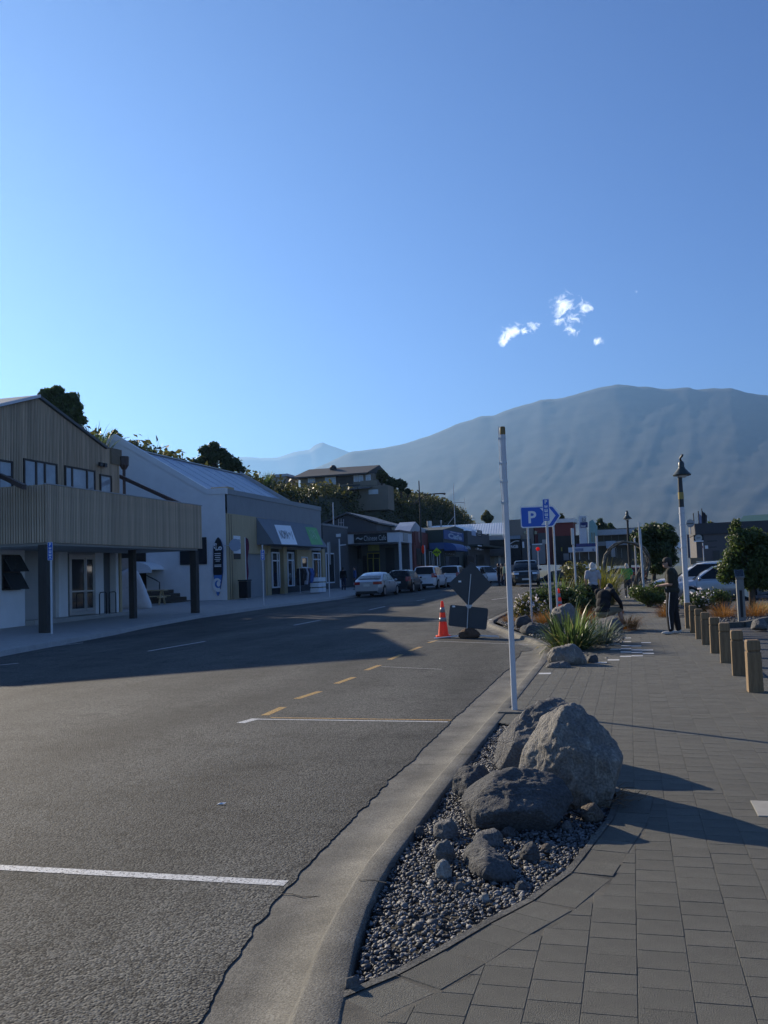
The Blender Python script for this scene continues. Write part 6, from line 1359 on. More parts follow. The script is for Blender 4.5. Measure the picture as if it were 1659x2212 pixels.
def car(label, loc, rotz, kind, pnt, group=None, rack=False, dark_trim=False):
    K = CARK[kind]; L, W, H, rw = K['L'], K['W'], K['H'], K['rw']
    T = thing('car', label, 'car', loc, rotz, group)
    def topz(t): return H * lerp_tab(K['top'], t)
    xf, xr = L * .5 - .86, -L * .5 + .92; clear = .19 if kind in ('sedan', 'hatch') else .24; Ra = rw + .055
    xs = sorted(set([round(v, 3) for v in list(np.linspace(-L / 2, L / 2, 33)) + [c + Ra * math.cos(a) for c in (xf, xr) for a in np.linspace(0, math.pi, 11)]]))
    V = []; nr = 0; rings = []
    for x in xs:
        t = x / L; hw = W / 2 * (1 - .16 * abs(2 * t) ** 5 - (.05 * max(0, abs(2 * t) - .8) / .2)); zt = topz(t); zb = clear + .10 * max(0, (abs(2 * t) - .86) / .14)
        arch = 0
        for c in (xf, xr):
            if abs(x - c) < Ra: arch = max(arch, rw + math.sqrt(Ra * Ra - (x - c) ** 2))
        sec = [(hw * .90, zb), (hw * .985, zb + .10), (hw * 1.0, zb + (zt - zb) * .45), (hw * .985, zb + (zt - zb) * .72), (hw * .955, zt - .05), (hw * .86, zt - .005), (hw * .45, zt + .015), (0, zt + .02)]
        sec = [(y, max(z, arch) if i < 4 else z) for i, (y, z) in enumerate(sec)]
        if arch: sec = [(min(y, hw * 1.0) if i > 0 else hw * .97, z) for i, (y, z) in enumerate(sec)]
        ring = [(x, y, z) for y, z in sec] + [(x, -y, z) for y, z in sec[-2::-1]]
        rings.append(ring)
    n = len(rings[0]); mb = MB()
    for r_ in rings: mb.v += r_
    for i in range(len(rings) - 1):
        for k in range(n - 1): mb.f.append((i * n + k, i * n + k + 1, (i + 1) * n + k + 1, (i + 1) * n + k))
    mb.f += [tuple(range(n)), tuple((len(rings) - 1) * n + k for k in range(n))[::-1]]; mb.m = [0] * len(mb.f)
    mb.build('body', pnt, T, world=False, smooth=38)
    MB().box((-L / 2 + .25, -W / 2 + .22, clear - .02), (L / 2 - .25, W / 2 - .22, clear + .32)).build('underbody', M_TRIM, T, world=False)
    # cabin
    a, b, c, d = (v * L for v in K['cab']); zr = H
    def bz_(x): return topz(x / L) - .04
    wb, wr = W / 2 * .93, W / 2 * K['roofw']
    n1 = 7; prof = [(a, bz_(a)), (a + (b - a) * .55, bz_(a) + (zr - bz_(a)) * .62), (b - .02, zr - .055), (b + .22 * (c - b), zr - .008), (b + .5 * (c - b), zr), (b + .8 * (c - b), zr - .015), (c, zr - .06), (c + (d - c) * .5, bz_(d) + (zr - bz_(d)) * .55), (d, bz_(d))]
    mb = MB()
    for (x, z) in prof:
        t = (z - bz_(x)) / max(.05, (zr - bz_(x))); hw = wb + (wr - wb) * min(1, max(0, t)); zc = z + .018
        low = min(z - .02, bz_(x) - .02 if False else z - .02)
        mb.v += [(x, wb * 1.0, bz_(x) - .03), (x, hw + .008, z - .07 * t), (x, hw - .06, z - .004), (x, hw * .5, zc), (x, 0, zc + .004), (x, -hw * .5, zc), (x, -hw + .06, z - .004), (x, -hw - .008, z - .07 * t), (x, -wb * 1.0, bz_(x) - .03)]
    for i in range(len(prof) - 1):
        for k in range(8): mb.f.append((i * 9 + k, i * 9 + k + 1, (i + 1) * 9 + k + 1, (i + 1) * 9 + k))
    mb.m = [0] * len(mb.f); mb.build('cabin', pnt, T, world=False, smooth=38)
    def yat(x, z): t = min(1, max(0, (z - bz_(x)) / (zr - bz_(x)))); return wb + (wr - wb) * t
    def scr(x0, z0, x1, z1, k, nm):          # windscreen / rear screen
        dx, dz = x1 - x0, z1 - z0; nx, nz = -dz, dx; ln = math.hypot(nx, nz); s = 1 if (nx * (x0) > 0) == (x0 > 0) else -1; nx, nz = nx / ln * .022, nz / ln * .022
        if nz < 0: nx, nz = -nx, -nz
        y0, y1 = yat(x0, z0) - .09, yat(x1, z1) - .10; P = []
        for t in (0, .5, 1):
            x, z, y = x0 + dx * t, z0 + dz * t + .016 * math.sin(math.pi * t), y0 + (y1 - y0) * t
            P += [(x + nx, y, z + nz), (x + nx * 1.5, y * .5, z + nz * 1.5 + .008), (x + nx * 1.6, 0, z + nz * 1.6 + .010), (x + nx * 1.5, -y * .5, z + nz * 1.5 + .008), (x + nx, -y, z + nz)]
        mb = MB(); mb.v = P; mb.f = [(j * 5 + i, j * 5 + i + 1, (j + 1) * 5 + i + 1, (j + 1) * 5 + i) for j in range(2) for i in range(4)]; mb.m = [0] * 8; mb.build(nm, M_CARGL, T, world=False, smooth=True)
    scr(d - .04, bz_(d) + .035, c + .015, zr - .075, 1, 'windscreen'); scr(a + .025, bz_(a) + .07, b - .03, zr - .085, 1, 'rear_window')
    for sy in (-1, 1):
        zlo, zhi = .045, .085
        def gl(x, z): return (x, sy * (yat(x, z) + .020), z)
        def front(z): t = (z - bz_(d)) / (zr - bz_(d)); return d + (c - d) * t - .10
        def rear(z): t = (z - bz_(a)) / (zr - bz_(a)); return a + (b - a) * t + .12
        xm = (b + c) / 2 - .05; zl, zh = bz_(xm) + zlo, zr - zhi
        MB().add([gl(xm + .03, zl), gl(front(zl), zl), gl(front(zh), zh), gl(xm + .03, zh)], [(0, 1, 2, 3)]).build('side_window', M_CARGL, T, world=False)
        MB().add([gl(rear(zl), zl), gl(xm - .03, zl), gl(xm - .03, zh), gl(rear(zh), zh)], [(0, 1, 2, 3)]).build('side_window', M_CARGL, T, world=False)
        hw = W / 2 * .985
        for xx in (xm, d - .15, rear(zl) + .25): MB().box((xx - .006, sy * (hw * .93), clear + .12), (xx + .006, sy * (hw + .006), topz(xx / L) - .08)).build('door_seam', M_TRIM, T, world=False)
        for xx in (xm + .16, rear(zl) + .35): MB().box((xx - .09, sy * (hw * .97), topz(xx / L) - .17), (xx + .09, sy * (hw + .022), topz(xx / L) - .145)).build('door_handle', pnt, T, world=False)
        mb = MB(); ell(mb, (d - .28, sy * (wb + .13), bz_(d) + .10), (.075, .10, .07), 8); mb.build('mirror', pnt, T, world=False, smooth=True)
        # lamps
        hwr = W / 2 * .84; zt = topz(-.49)
        mb = MB(); tz0, tz1 = (zt - .22, zt - .05) if kind != 'suv' and kind != 'hatch' else (zt - .20, zt + .10)
        P_ = [(-L / 2 - .004, hwr * .52 if kind == 'sedan' else hwr * .72), (-L / 2 + .01, hwr * .98), (-L / 2 + .26, W / 2 * .965)]
        for x, y in P_: mb.v += [(x - .012, sy * (y + .012), tz0), (x - .012 + (.02 if kind != 'sedan' else 0), sy * (y + .012), tz1)]
        mb.f = [(0, 2, 3, 1), (2, 4, 5, 3)]; mb.m = [0, 0]; mb.build('tail_light', M_TAIL, T, world=False)
        zt = topz(.47); mb = MB()
        for x, y in [(L / 2 - .01, hwr * .55), (L / 2 - .035, hwr * .95), (L / 2 - .36, W / 2 * .985)]: mb.v += [(x + .014, sy * (y + .014), zt - .17), (x + .0, sy * (y + .006), zt - .03)]
        mb.f = [(0, 2, 3, 1), (2, 4, 5, 3)]; mb.m = [0, 0]; mb.build('headlight', M_LAMP, T, world=False)
    zt = topz(.49); MB().box((L / 2 - .06, -W * .26, clear + .12), (L / 2 + .012, W * .26, zt - .16)).build('grille', M_TRIM, T, world=False)
    MB().box((L / 2 + .012, -.26, clear + .20), (L / 2 + .022, .26, clear + .32)).build('number_plate', M_PLATE, T, world=False)
    zt = topz(-.49); MB().box((-L / 2 - .022, -.19, zt - .33), (-L / 2 - .004, .19, zt - .20)).build('number_plate', M_PLATE, T, world=False)
    MB().box((-L / 2 - .012, -W * .36, clear - .01), (-L / 2 + .2, W * .36, clear + .16)).build('rear_bumper_trim', M_TRIM, T, world=False)
    for xx in (xf, xr):
        for sy in (-1, 1):
            y = sy * (W / 2 - .115); w = MB(); w.lathe([(rw * .62, -.10), (rw * .93, -.105), (rw, -.07), (rw, .07), (rw * .93, .105), (rw * .62, .10)], (xx, y, rw), 26, 'y'); wh = w.build('wheel', M_TYRE, T, world=False, smooth=40)
            r2 = MB(); r2.lathe([(rw * .66, -.02), (rw * .66, .02)], (xx, y + sy * .055, rw), 22, 'y')
            rim = r2.build('rim', M_TRIM, wh, world=False); sp = MB(); yo = y + sy * .098
            for q in range(6): an = q * math.pi / 3; sp.beam((xx + .05 * math.cos(an), yo, rw + .05 * math.sin(an)), (xx + rw * .62 * math.cos(an), yo, rw + rw * .62 * math.sin(an)), .05, .03, up=(0, 1, 0))
            sp.lathe([(rw * .63, -.012), (rw * .66, -.012), (rw * .66, .012), (rw * .63, .012)], (xx, yo, rw), 22, 'y'); sp.lathe([(.06, -.012), (.06, .014)], (xx, yo, rw), 10, 'y'); sp.build('spokes', M_RIM, wh, world=False)
    if rack:
        for sy in (-1, 1): MB().beam((b + .1, sy * (wr - .05), zr + .045), (c - .05, sy * (wr - .05), zr + .03), .035, .03).build('roof_rail', M_RIM, T, world=False)
    return T
# parked along the left kerb, tails towards us
GL = 'cars parked along the left kerb'
def park_left(px, Y, kind, pnt, lb, off=1.15, turn=0.0, **k):
    X = lerp_tab(LKERB, Y) + off; return car(lb, (X, Y, zg(X, Y) + RZ + .015), R(90) - turn, kind, pnt, GL, **k)
park_left(0, 56.2, 'sedan', P_SILVER, 'silver sedan parked nearest on the left kerb', off=1.12)
park_left(0, 62.5, 'hatch', P_BLACK, 'black hatchback parked just ahead of the silver sedan', off=1.35)
park_left(0, 68.3, 'suv', P_WHITE, 'white four wheel drive parked ahead of the black hatchback', off=1.85)
park_left(0, 74.0, 'suv', P_WHITE, 'second white car from the left, with tall red tail lamps', off=2.55)
park_left(0, 80.0, 'hatch', P_WHITE, 'small white hatchback at the head of the row by the crossing sign', off=3.1)
p = AY(1010, 1262, 84); car('dark grey car half hidden behind the diamond roadworks sign', (p.x, 84, zg(p.x, 84) + RZ), R(90), 'sedan', P_GREY, GL)
p = AY(1046, 1258, 88); car('white four wheel drive angled beyond the roadworks sign', (p.x, 88, zg(p.x, 88) + RZ), R(60), 'suv', P_WHITE, 'cars in the far street')
p = AY(1083, 1256, 92); car('dark blue car showing between the white pole and the black four wheel drive', (p.x, 92, zg(p.x, 92) + RZ), R(25), 'sedan', P_BLUE, 'cars in the far street')
p = G(1137, 1263); car('black four wheel drive with its headlight lit coming towards us', (p.x, p.y, zg(p.x, p.y) + RZ + .02), R(-90) + .10, 'big', P_GREENB, None)
for i, (px, Y, kd, pn, lb, rz) in enumerate([(1205, 88, 'hatch', P_BLACK, 'dark hatchback behind the sign pole in the far street', 150), (1228, 92, 'suv', P_WHITE, 'white car right of the dark hatchback in the far street', 140), (1250, 96, 'suv', P_WHITE, 'white car beyond the walker in grey', 170), (1327, 95, 'hatch', P_GREY, 'grey car framed by the woven arch', 180), (1352, 97, 'hatch', P_RED, 'red car framed by the woven arch', 180)]):
    p = AY(px, 1240, Y); car(lb, (p.x, Y, -.05), R(rz), kd, pn, 'cars in the far street')
# car park: side-on, noses to the left
def side_car(x_front, Y, kind, pnt, lb, **k):
    K = CARK[kind]; p = AY(x_front, 1280, Y); car(lb, (p.x + K['L'] / 2, Y, -.045), R(180), kind, pnt, 'cars in the car park', **k)
side_car(1448, 43.5, 'hatch', P_SILVER, 'silver hatchback side on in the car park, nearest behind the tree')
side_car(1410, 46.6, 'suv', P_WHITE, 'white car behind the silver hatchback, bonnet in bright sun', rack=True)
side_car(1428, 49.8, 'suv', P_GREY, 'dark wagon with roof rails third in the car park row', rack=True)
side_car(1425, 53.0, 'hatch', P_WHITE, 'white car farthest in the car park row')
# ------------------------------------------------------------------ hill behind the shops
HT = [(15, 10.2), (40, 11.0), (50, 11.2), (60, 11.0), (70, 10.8), (80, 10.5), (84, 10.2), (93, 10.5), (114, 12.0), (136, 13.4), (152, 14.2), (176, 14.6), (190, 13.6), (200, 12.6), (209, 11.0), (218, 7.0), (228, 2.5), (236, -.4), (260, -.6)]
def hill_z(x, y):
    t = max(0.0, min(1.0, (-27.5 - x) / 7.5)); s = t * t * (3 - 2 * t); top = lerp_tab(HT, y)
    return top * s + (.8 * fbm(x * .16, y * .16, 2.0, 4) + .25 * fbm(x * .7, y * .7, 5, 3)) * min(1, s * 2) * (1 if top > 1 else 0) + .010 * max(0, -35 - x) * (1 if top > 5 else 0) - .35
M_HILL = mat('scrubby hillside', (.030, .036, .016), rough=.95, col2=(.055, .055, .026), scale=.5, bump=1, bscale=4)
hill = grid_mesh('hill', list(np.concatenate([np.arange(-27.2, -40, -.8), np.arange(-40, -90, -4), np.arange(-90, -200, -12)])), list(np.arange(10, 262, 1.6)), hill_z, M_HILL)
cl = []; g_ = random.Random(12)
for i in range(620):
    y = g_.uniform(42, 214); x = -27.8 - 9.5 * g_.random() ** .8; r_ = g_.uniform(.5, 1.25) * (1 + y / 260)
    if lerp_tab(HT, y) < 3: continue
    cl.append((x, y, hill_z(x, y) + r_ * .25, r_ * 1.2, r_ * 1.3, r_ * .75))
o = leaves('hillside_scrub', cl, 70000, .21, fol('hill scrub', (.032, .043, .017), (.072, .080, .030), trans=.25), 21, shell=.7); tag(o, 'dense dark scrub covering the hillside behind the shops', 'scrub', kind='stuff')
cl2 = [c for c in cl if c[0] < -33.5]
o = leaves('hilltop_scrub', [(c[0], c[1], c[2] + .35, c[3], c[4], c[5]) for c in cl2], 9000, .30, fol('scrub painted sunlit', (.055, .058, .02), (.10, .095, .036), trans=.35), 22, shell=.85); tag(o, 'olive scrub with painted sunlight along the crest of the hill', 'scrub', kind='stuff')  # paler copy of the scrub, sunlight on the crest put into its colour
def hill_tree(px, py, X, rp, lb, m, seed, spec=None, n=1500, ls=.22, nm='hill_tree', th=None):
    c = AX(px, py, X); sc_ = (c - EYE).dot(CAM_FWD) / FPX; r_ = rp * sc_
    cls = [(*(c + CAM_RIGHT * dx * sc_ - CAM_UP * dy * sc_), k * sc_, k * sc_, k * sc_ * .85) for dx, dy, k in (spec or [(0, 0, rp * .6), (-rp * .6, rp * .2, rp * .5), (rp * .6, rp * .15, rp * .5), (0, -rp * .5, rp * .45), (rp * .3, rp * .5, rp * .5)])]
    zb = hill_z(X, c.y); return tree(nm, lb, (X, c.y, zb - .2), max(.5, c.z - zb - r_ * .3), cls, n, ls, m, seed, tr=.14, group='trees on the hill')
hill_tree(128, 872, -34, 40, 'leafy tree rising behind the ridge of the timber building', M_LEAFM, 101, spec=[(-25, -18, 18), (-5, -25, 16), (8, -5, 22), (-20, 5, 18), (28, -12, 15), (36, 8, 16), (20, 20, 20), (45, 35, 14), (-38, 0, 12), (0, 20, 22), (40, 20, 10)], n=6500, ls=.13)
hill_tree(462, 985, -34, 30, 'wind shaped tree on the hill above the white gable', M_LEAFD, 102, spec=[(-20, -12, 13), (0, -20, 13), (15, -5, 16), (-5, 5, 18), (28, 5, 15), (45, 18, 15), (60, 30, 10), (30, 22, 16), (-25, 12, 14), (-42, 14, 10)], n=6000, ls=.14)
hill_tree(248, 940, -31.5, 12, 'clipped dark bush behind the apex of the white gable', M_LEAFD, 103, n=900, ls=.14)
for i, (px, py, X, lb) in enumerate([(575, 1042, -33, 'flax with tall seed stalks beyond the grey roof'), (205, 955, -31, 'flax on the bank between the two gables'), (330, 982, -33, 'toe toe tuft above the grey roof'), (222, 965, -31.5, 'flax with bare seed stalks beside the white gable')]):
    c = AX(px, py, X); flax('flax_plant', lb, (c.x, c.y, c.z - .9), 60, 2.1, .10, 200 + i, spread=.6, droop=.5, upright=.75, group='flax on the hill', dry=14)
# house on the hill
Yh = 116.0
def hp(px, py): p = AY(px, py, Yh); return p
T = thing('hill_house', 'low brown house with a long grey roof on top of the hill', 'house', (hp(720, 1050).x, Yh + 4, hp(720, 1052).z))
M_HOUSE = mat('brown weatherboard', (.22, .19, .145), rough=.8, var=.08, scale=1); M_HROOF = mat('charcoal tile roof', (.060, .058, .055), rough=.7, var=.12, scale=2)
wl_, wr_ = hp(649, 1040), hp(806, 1035); z0, z1 = hp(720, 1050).z - 1.5, hp(649, 1032).z
MB().box((wl_.x, Yh, z0), (wr_.x, Yh + 7, z1)).build('wall', M_HOUSE, T)
ra, rb, rc, rd = hp(635, 1032.5), hp(797, 1021.5), AY(819.5, 1004.4, Yh + 3.5), AY(668, 1014, Yh + 3.5)
mb = MB(); mb.add([(ra.x, Yh - .8, ra.z), (rb.x, Yh - .8, rb.z), (rc.x, Yh + 3.5, rc.z), (rd.x, Yh + 3.5, rd.z), (rb.x + 1.0, Yh + 8, rb.z), (ra.x + .4, Yh + 8, ra.z)], [(0, 1, 2, 3), (3, 2, 4, 5), (0, 3, 5), (1, 4, 2)]); mb.add([(ra.x, Yh - .82, ra.z - .2), (rb.x, Yh - .82, rb.z - .2), (rb.x, Yh - .82, rb.z), (ra.x, Yh - .82, ra.z)], [(0, 1, 2, 3)]); mb.build('roof', M_HROOF, T)
mb = MB(); c = hp(707, 1009); mb.lathe([(.45, 0), (.5, .5), (.25, .8)], (c.x, Yh + 2.5, c.z - .3), 10); mb.build('chimney_cowl', M_BLACKM, T)
def hwin(x0, y0, x1, y1, nm='window', m=None):
    p, q = hp(x0, y0), hp(x1, y1); f = MB().box((p.x, Yh - .06, q.z), (q.x, Yh - .001, p.z)).build(nm, M_FRAMEW, T); MB().box((p.x + .1, Yh - .08, q.z + .1), (q.x - .1, Yh - .061, p.z - .1)).build('pane', m or M_WGL2, f)
hwin(665, 1033, 681, 1042); hwin(702, 1031, 726, 1046); hwin(764, 1026, 774.5, 1040, m=mat('bright pane', (.45, .47, .5), rough=.2)); hwin(775, 1026, 785, 1040); hwin(790, 1026, 801, 1038)
p, q = hp(726, 1030), hp(763, 1045); MB().box((p.x, Yh - .05, q.z), (q.x, Yh - .002, p.z)).build('sliding_door', M_FRAME, T)
a, b = AY(725, 1047, Yh - 4), AY(800, 1056, Yh - 4); mb = MB(); mb.add([(a.x, Yh - 4.2, b.z), (b.x, Yh - 4.2, b.z + .1), (b.x, Yh, a.z + .35), (a.x, Yh, a.z + .25)], [(0, 1, 2, 3)]); mb.build('lower_roof', M_HROOF, T)
a, b = AY(730, 1054, Yh - 3), AY(838, 1066, Yh - 3); MB().box((a.x, Yh - 3, b.z - 2), (b.x, Yh, a.z)).build('lower_wall', M_HOUSE, T)
a, b = AY(796, 1058, Yh - 3.02), AY(817, 1067, Yh - 3.02); MB().box((a.x, Yh - 3.05, b.z), (b.x, Yh - 3.001, a.z)).build('window', M_WGL2, T)
a, b = AY(779, 1039, Yh - 2), AY(816, 1048, Yh - 2); MB().box((a.x, Yh - 2.2, b.z), (b.x, Yh - 2.05, a.z)).build('balcony_rail', M_HOUSE, T)
a, b = hp(580, 1032), hp(617, 1038); T = thing('hill_shed', 'pale flat roofed shed on the hill left of the brown house', 'shed', (a.x, Yh, b.z)); MB().box((a.x, Yh, b.z - 2), (b.x, Yh + 5, a.z)).build('wall', M_RENDERG, T); MB().box((a.x - .3, Yh - .4, a.z), (b.x + .4, Yh + 5.4, a.z + .35)).build('roof', M_ROOFG, T)
for i, (px, py, rp, lb) in enumerate([(824, 1030, 16, 'light leafed tree at the right end of the hill house'), (846, 1045, 15, 'dark tree on the hill, second right of the house'), (866, 1048, 14, 'dark drooping tree on the hill, farthest right of the house'), (881, 1062, 6, 'tiny round topped tree alone on the hill crest')]):
    p = AY(px, py, Yh + 2); sc_ = Yh / FPX; cls = [(p.x + dx * rp * sc_, p.y, p.z + dz * rp * sc_, rp * k * sc_, rp * k * sc_, rp * k * sc_) for dx, dz, k in ((0, .3, .6), (-.5, .1, .45), (.5, .05, .5), (.1, -.5, .5), (-.2, .6, .4))]
    tree('hill_tree', lb, (p.x, Yh + 2, p.z - rp * sc_ * 2.0), rp * sc_ * 1.3, cls, 900, .22, M_LEAFO if i == 0 else M_LEAFD, 110 + i, tr=.14, group='trees on the hill', limbs=3)
# ------------------------------------------------------------------ small shops beyond the awning
def rA(u, v): return (685.8 + .13228 * u, 1097.2 + .13228 * v)
def rB(u, v): return (877.8 + .13228 * u, 1097.2 + .13228 * v)
def rC(u, v): return (1069.8 + .13228 * u, 1069.8 + .13228 * v)
def rD(u, v): return (1234.4 + .13228 * u, 1086.3 + .13228 * v)
def rE(u, v): return (1439.6 + .13228 * u, 1086.3 + .13228 * v)
def yrect(Y, a, b): p, q = AY(*a, Y), AY(*b, Y); return min(p.x, q.x), max(p.x, q.x), min(p.z, q.z), max(p.z, q.z)
def panel(Y, a, b, m, nm, parent, t=.06): x0, x1, z0, z1 = yrect(Y, a, b); return MB().box((x0, Y - t, z0), (x1, Y, z1)).build(nm, m, parent)
def xrect(X, a, b): p, q = AX(*a, X), AX(*b, X); return min(p.y, q.y), max(p.y, q.y), min(p.z, q.z), max(p.z, q.z)
def xpanel(X, a, b, m, nm, parent, t=.06): y0, y1, z0, z1 = xrect(X, a, b); return MB().box((X, y0, z0), (X + t, y1, z1)).build(nm, m, parent)
M_DKSHOP = mat('dark slate paint', (.085, .090, .095), rough=.7, var=.1); M_REDB = mat('dark red paint', (.17, .045, .038), rough=.7, var=.12); M_DKGRN = mat('dark green paint', (.045, .058, .050), rough=.7, var=.1); M_CAFEBLUE = mat('cafe blue', (.035, .09, .27), rough=.6, var=.12)
M_GLOOM = mat('dim shop interior', (.022, .024, .028), rough=.35, var=.5, scale=.8)
T = thing('small_shop', 'narrow dark grey shop between the awning shop and the cafe veranda', 'building', (-23, 71, .4))
MB().box((-30, 68.4, -.2), (-22.95, 75.0, 5.6)).build('wall', M_DKSHOP, T); MB().box((-30, 68.38, 5.6), (-22.9, 75.0, 5.75)).build('coping', M_GREYPAINT, T)
y0, y1, z0, z1 = xrect(-22.94, r5(1415, 975), r5(1540, 1395)); w_ = MB().box((-22.95, y0, z0), (-22.88, y1, z1)).build('window', M_FRAMEW, T); MB().box((-22.88, y0 + .1, z0 + .1), (-22.87, y1 - .1, z1 - .1)).build('pane', M_WGL, w_)
p0, p1 = AX(*r5(1490, 270), -23.2), AX(*r5(1530, 590), -23.2); tag(MB().tube([(p1.x, p1.y, p1.z - .2), (p1.x, p1.y, p0.z)], .05, n=8).build('flag_pole', M_WHITEP, origin=(p1.x, p1.y, p1.z)), 'bare white flag pole on the roof of the narrow dark shop', 'pole')
T = thing('dark_shed', 'dark gabled shed roof behind the cafe veranda', 'building', (-26, 86, .3)); Yd = 86
a, b, c = AY(*rA(490, 105), Yd), AY(*rA(60, 300), Yd), AY(*rA(960, 262), Yd)
MB().prism([(b.x, 0), (c.x, 0), (c.x, c.z), (a.x, a.z), (b.x, b.z)], lambda u, v, d: (u, d, v), Yd, Yd + 10).build('wall', M_DKSHOP, T)
MB().prism([(b.x - .3, b.z), (a.x, a.z + .05), (c.x + .3, c.z), (c.x + .3, c.z + .15), (a.x, a.z + .22), (b.x - .3, b.z + .15)], lambda u, v, d: (u, d, v), Yd - .3, Yd + 10).build('roof', M_ROOFD, T)
T = thing('white_cottage', 'white walled cottage with a grey roof above the cafe veranda', 'house', (-21, 92, .3)); Yd = 92
x0, x1, z0, z1 = yrect(Yd, rA(800, 305), rA(1405, 400)); MB().box((x0, Yd, 0), (x1, Yd + 6, z1)).build('wall', M_RENDERW, T)
a, b, c, d = AY(*rA(770, 178), Yd + 3), AY(*rA(1030, 190), Yd + 3), AY(*rA(1410, 305), Yd - .3), AY(*rA(760, 300), Yd - .3)
MB().add([(a.x, Yd + 3, a.z), (b.x, Yd + 3, b.z), (c.x, Yd - .4, c.z), (d.x, Yd - .4, c.z), (c.x, Yd + 6.4, c.z), (d.x, Yd + 6.4, c.z)], [(0, 1, 2, 3), (1, 4, 2), (0, 5, 4, 1)]).build('roof', M_ROOFD, T)
for u in (1100, 1285): panel(Yd - .001, rA(u, 338), rA(u + 80, 362), M_FRAME, 'window', T)
panel(Yd - 1, rA(1000, 215), rA(1055, 370), M_GALV, 'flue', T, t=.5); panel(Yd - 1.5, rA(958, 215), rA(990, 372), M_SIGNW, 'flue', T, t=.2)
# cafe veranda
VY, VX = 75.3, -18.5
T = thing('cafe_veranda', 'white fascia cafe veranda with a long black sign over grey shop walls', 'building', (-21, 77, .4))
M_FASC = mat('white fascia', (.60, .62, .64), rough=.6, var=.05)
MB().box((-23.6, VY, 4.30), (VX, 79.8, 5.12)).build('fascia', M_FASC, T); MB().box((-23.65, VY - .05, 5.122), (VX + .05, 79.85, 5.30)).build('roof_edge', M_STEELB, T)
sgp = panel(VY - .01, rA(594, 430), rA(1140, 555), M_BLACK, 'black_sign', T)
x0, x1, z0, z1 = yrect(VY - .08, rA(594, 430), rA(1140, 555)); Qs = [(x0, VY - .08, z1), (x1, VY - .08, z1), (x1, VY - .08, z0), (x0, VY - .08, z0)]
text_on_quad('Chinese Cafe', Qs, .30, .97, .22, .78, mat('pale lettering', (.42, .45, .45), rough=.6), T); text_on_quad('~', Qs, .06, .26, .35, .65, MATS['pale lettering'], T)
panel(VY - .01, rA(405, 480), rA(470, 590), M_RENDERG, 'corner_panel', T); xpanel(VX + .005, rA(1395, 410), rA(1470, 550), M_RENDERG, 'side_panel', T)
for (u, v) in ((1340, 560), (1522, 570)):
    p = AX(*rA(u, v), VX); MB().box((VX - .12, max(VY + .03, p.y - .12), .3), (VX + .06, max(VY + .03, p.y - .12) + .2, 4.298)).build('veranda_post', M_FASC, T)
MB().box((-30, VY + .5, -.2), (-23.61, 84, 5.0)).build('side_wall', M_DKSHOP, T); MB().box((-23.6, 79.9, -.2), (-18.9, 80.2, 5.0)).build('back_wall', M_DKSHOP, T)
Yb = 79.88
wn_ = panel(Yb, rA(815, 738), rA(1025, 1060), mat('yellow joinery', (.35, .31, .07), rough=.6, var=.1), 'window', T); 
for u0, u1, v0, v1 in ((825, 908, 750, 818), (918, 1012, 750, 818), (825, 908, 830, 1050), (918, 1012, 830, 1050)): x = panel(Yb - .07, rA(u0, v0), rA(u1, v1), M_WGL, 'pane', T, t=.01)
panel(Yb, rA(825, 585), rA(1012, 697), mat('yellow notice', (.30, .31, .10), rough=.6, var=.3, scale=3), 'yellow_notice', T); panel(Yb, rA(1110, 655), rA(1265, 1060), M_GLOOM, 'door', T); panel(Yb, rA(590, 600), rA(650, 930), mat('blue poster', (.10, .14, .24), rough=.6, var=.4, scale=2), 'poster', T); panel(Yb, rA(655, 600), rA(715, 830), M_BLACK, 'door', T); panel(Yb, rA(740, 780), rA(810, 1060), M_BLACK, 'door', T)
T2 = thing('downpipe', 'white downpipe standing at the near corner of the cafe veranda', 'pipe', (AX(*rA(365, 900), -22.4).x, AX(*rA(365, 900), -22.4).y, .4)); p0, p1, p2 = AX(*rA(352, 505), -22.4), AX(*rA(385, 1300), -22.4), AX(*rA(460, 600), -22.4)
MB().tube([(p1.x, p0.y, p1.z), (p1.x, p0.y, p0.z)], .07, n=8).build('pipe', M_WHITEP, T2); MB().tube([(p1.x, p0.y, p2.z - .1), (p1.x, p2.y, p2.z)], .05, n=6).build('branch', M_WHITEP, T2); panel(p0.y, rA(305, 425), rA(380, 472), M_SIGNW, 'small_sign', T2)
# red shop, cafe, dark shops along the left side
T = thing('red_shop', 'dark red shop with a tall red sign board left of the blue cafe', 'building', (-19, 84, .45))
MB().box((-30, 80.3, -.2), (-18.45, 86.4, 5.35)).build('wall', M_REDB, T); xpanel(-18.44, rB(130, 378), rB(325, 630), mat('red sign board', (.16, .035, .03), rough=.6, var=.1), 'sign_board', T)
c = AX(*rB(215, 470), -18.36); mb = MB(); 
mb.lathe([(.55, -.01), (.55, .01)], (-18.36, c.y, c.z), 20, 'x'); mb.build('emblem', mat('pink grey emblem', (.34, .20, .19), rough=.6, var=.5, scale=4), T); xpanel(-18.44, rB(160, 660), rB(365, 930), M_GLOOM, 'shop_window', T)
p = AX(*rB(180, 330), -18.6); T2 = thing('roof_cowl', 'pale fabric wrapped cowl on the roof of the red shop', 'cowl', (p.x, p.y, 5.35))
mb = MB(); a, b_, c, d = AX(*rB(75, 395), -18.6), AX(*rB(170, 225), -18.6), AX(*rB(240, 310), -18.6), AX(*rB(420, 350), -18.6); mb.prism([(a.y, 5.36), (d.y, 5.36), (d.y, c.z - .2), (c.y, c.z), (b_.y, b_.z), ((a.y + b_.y) / 2, (a.z + b_.z) / 2 + .1)], lambda u, v, d_: (d_, u, v), -20.2, -18.7); mb.build('cover', mat('silver cloth', (.40, .43, .48), rough=.45, var=.15, scale=1.5, metal=.3), T2)
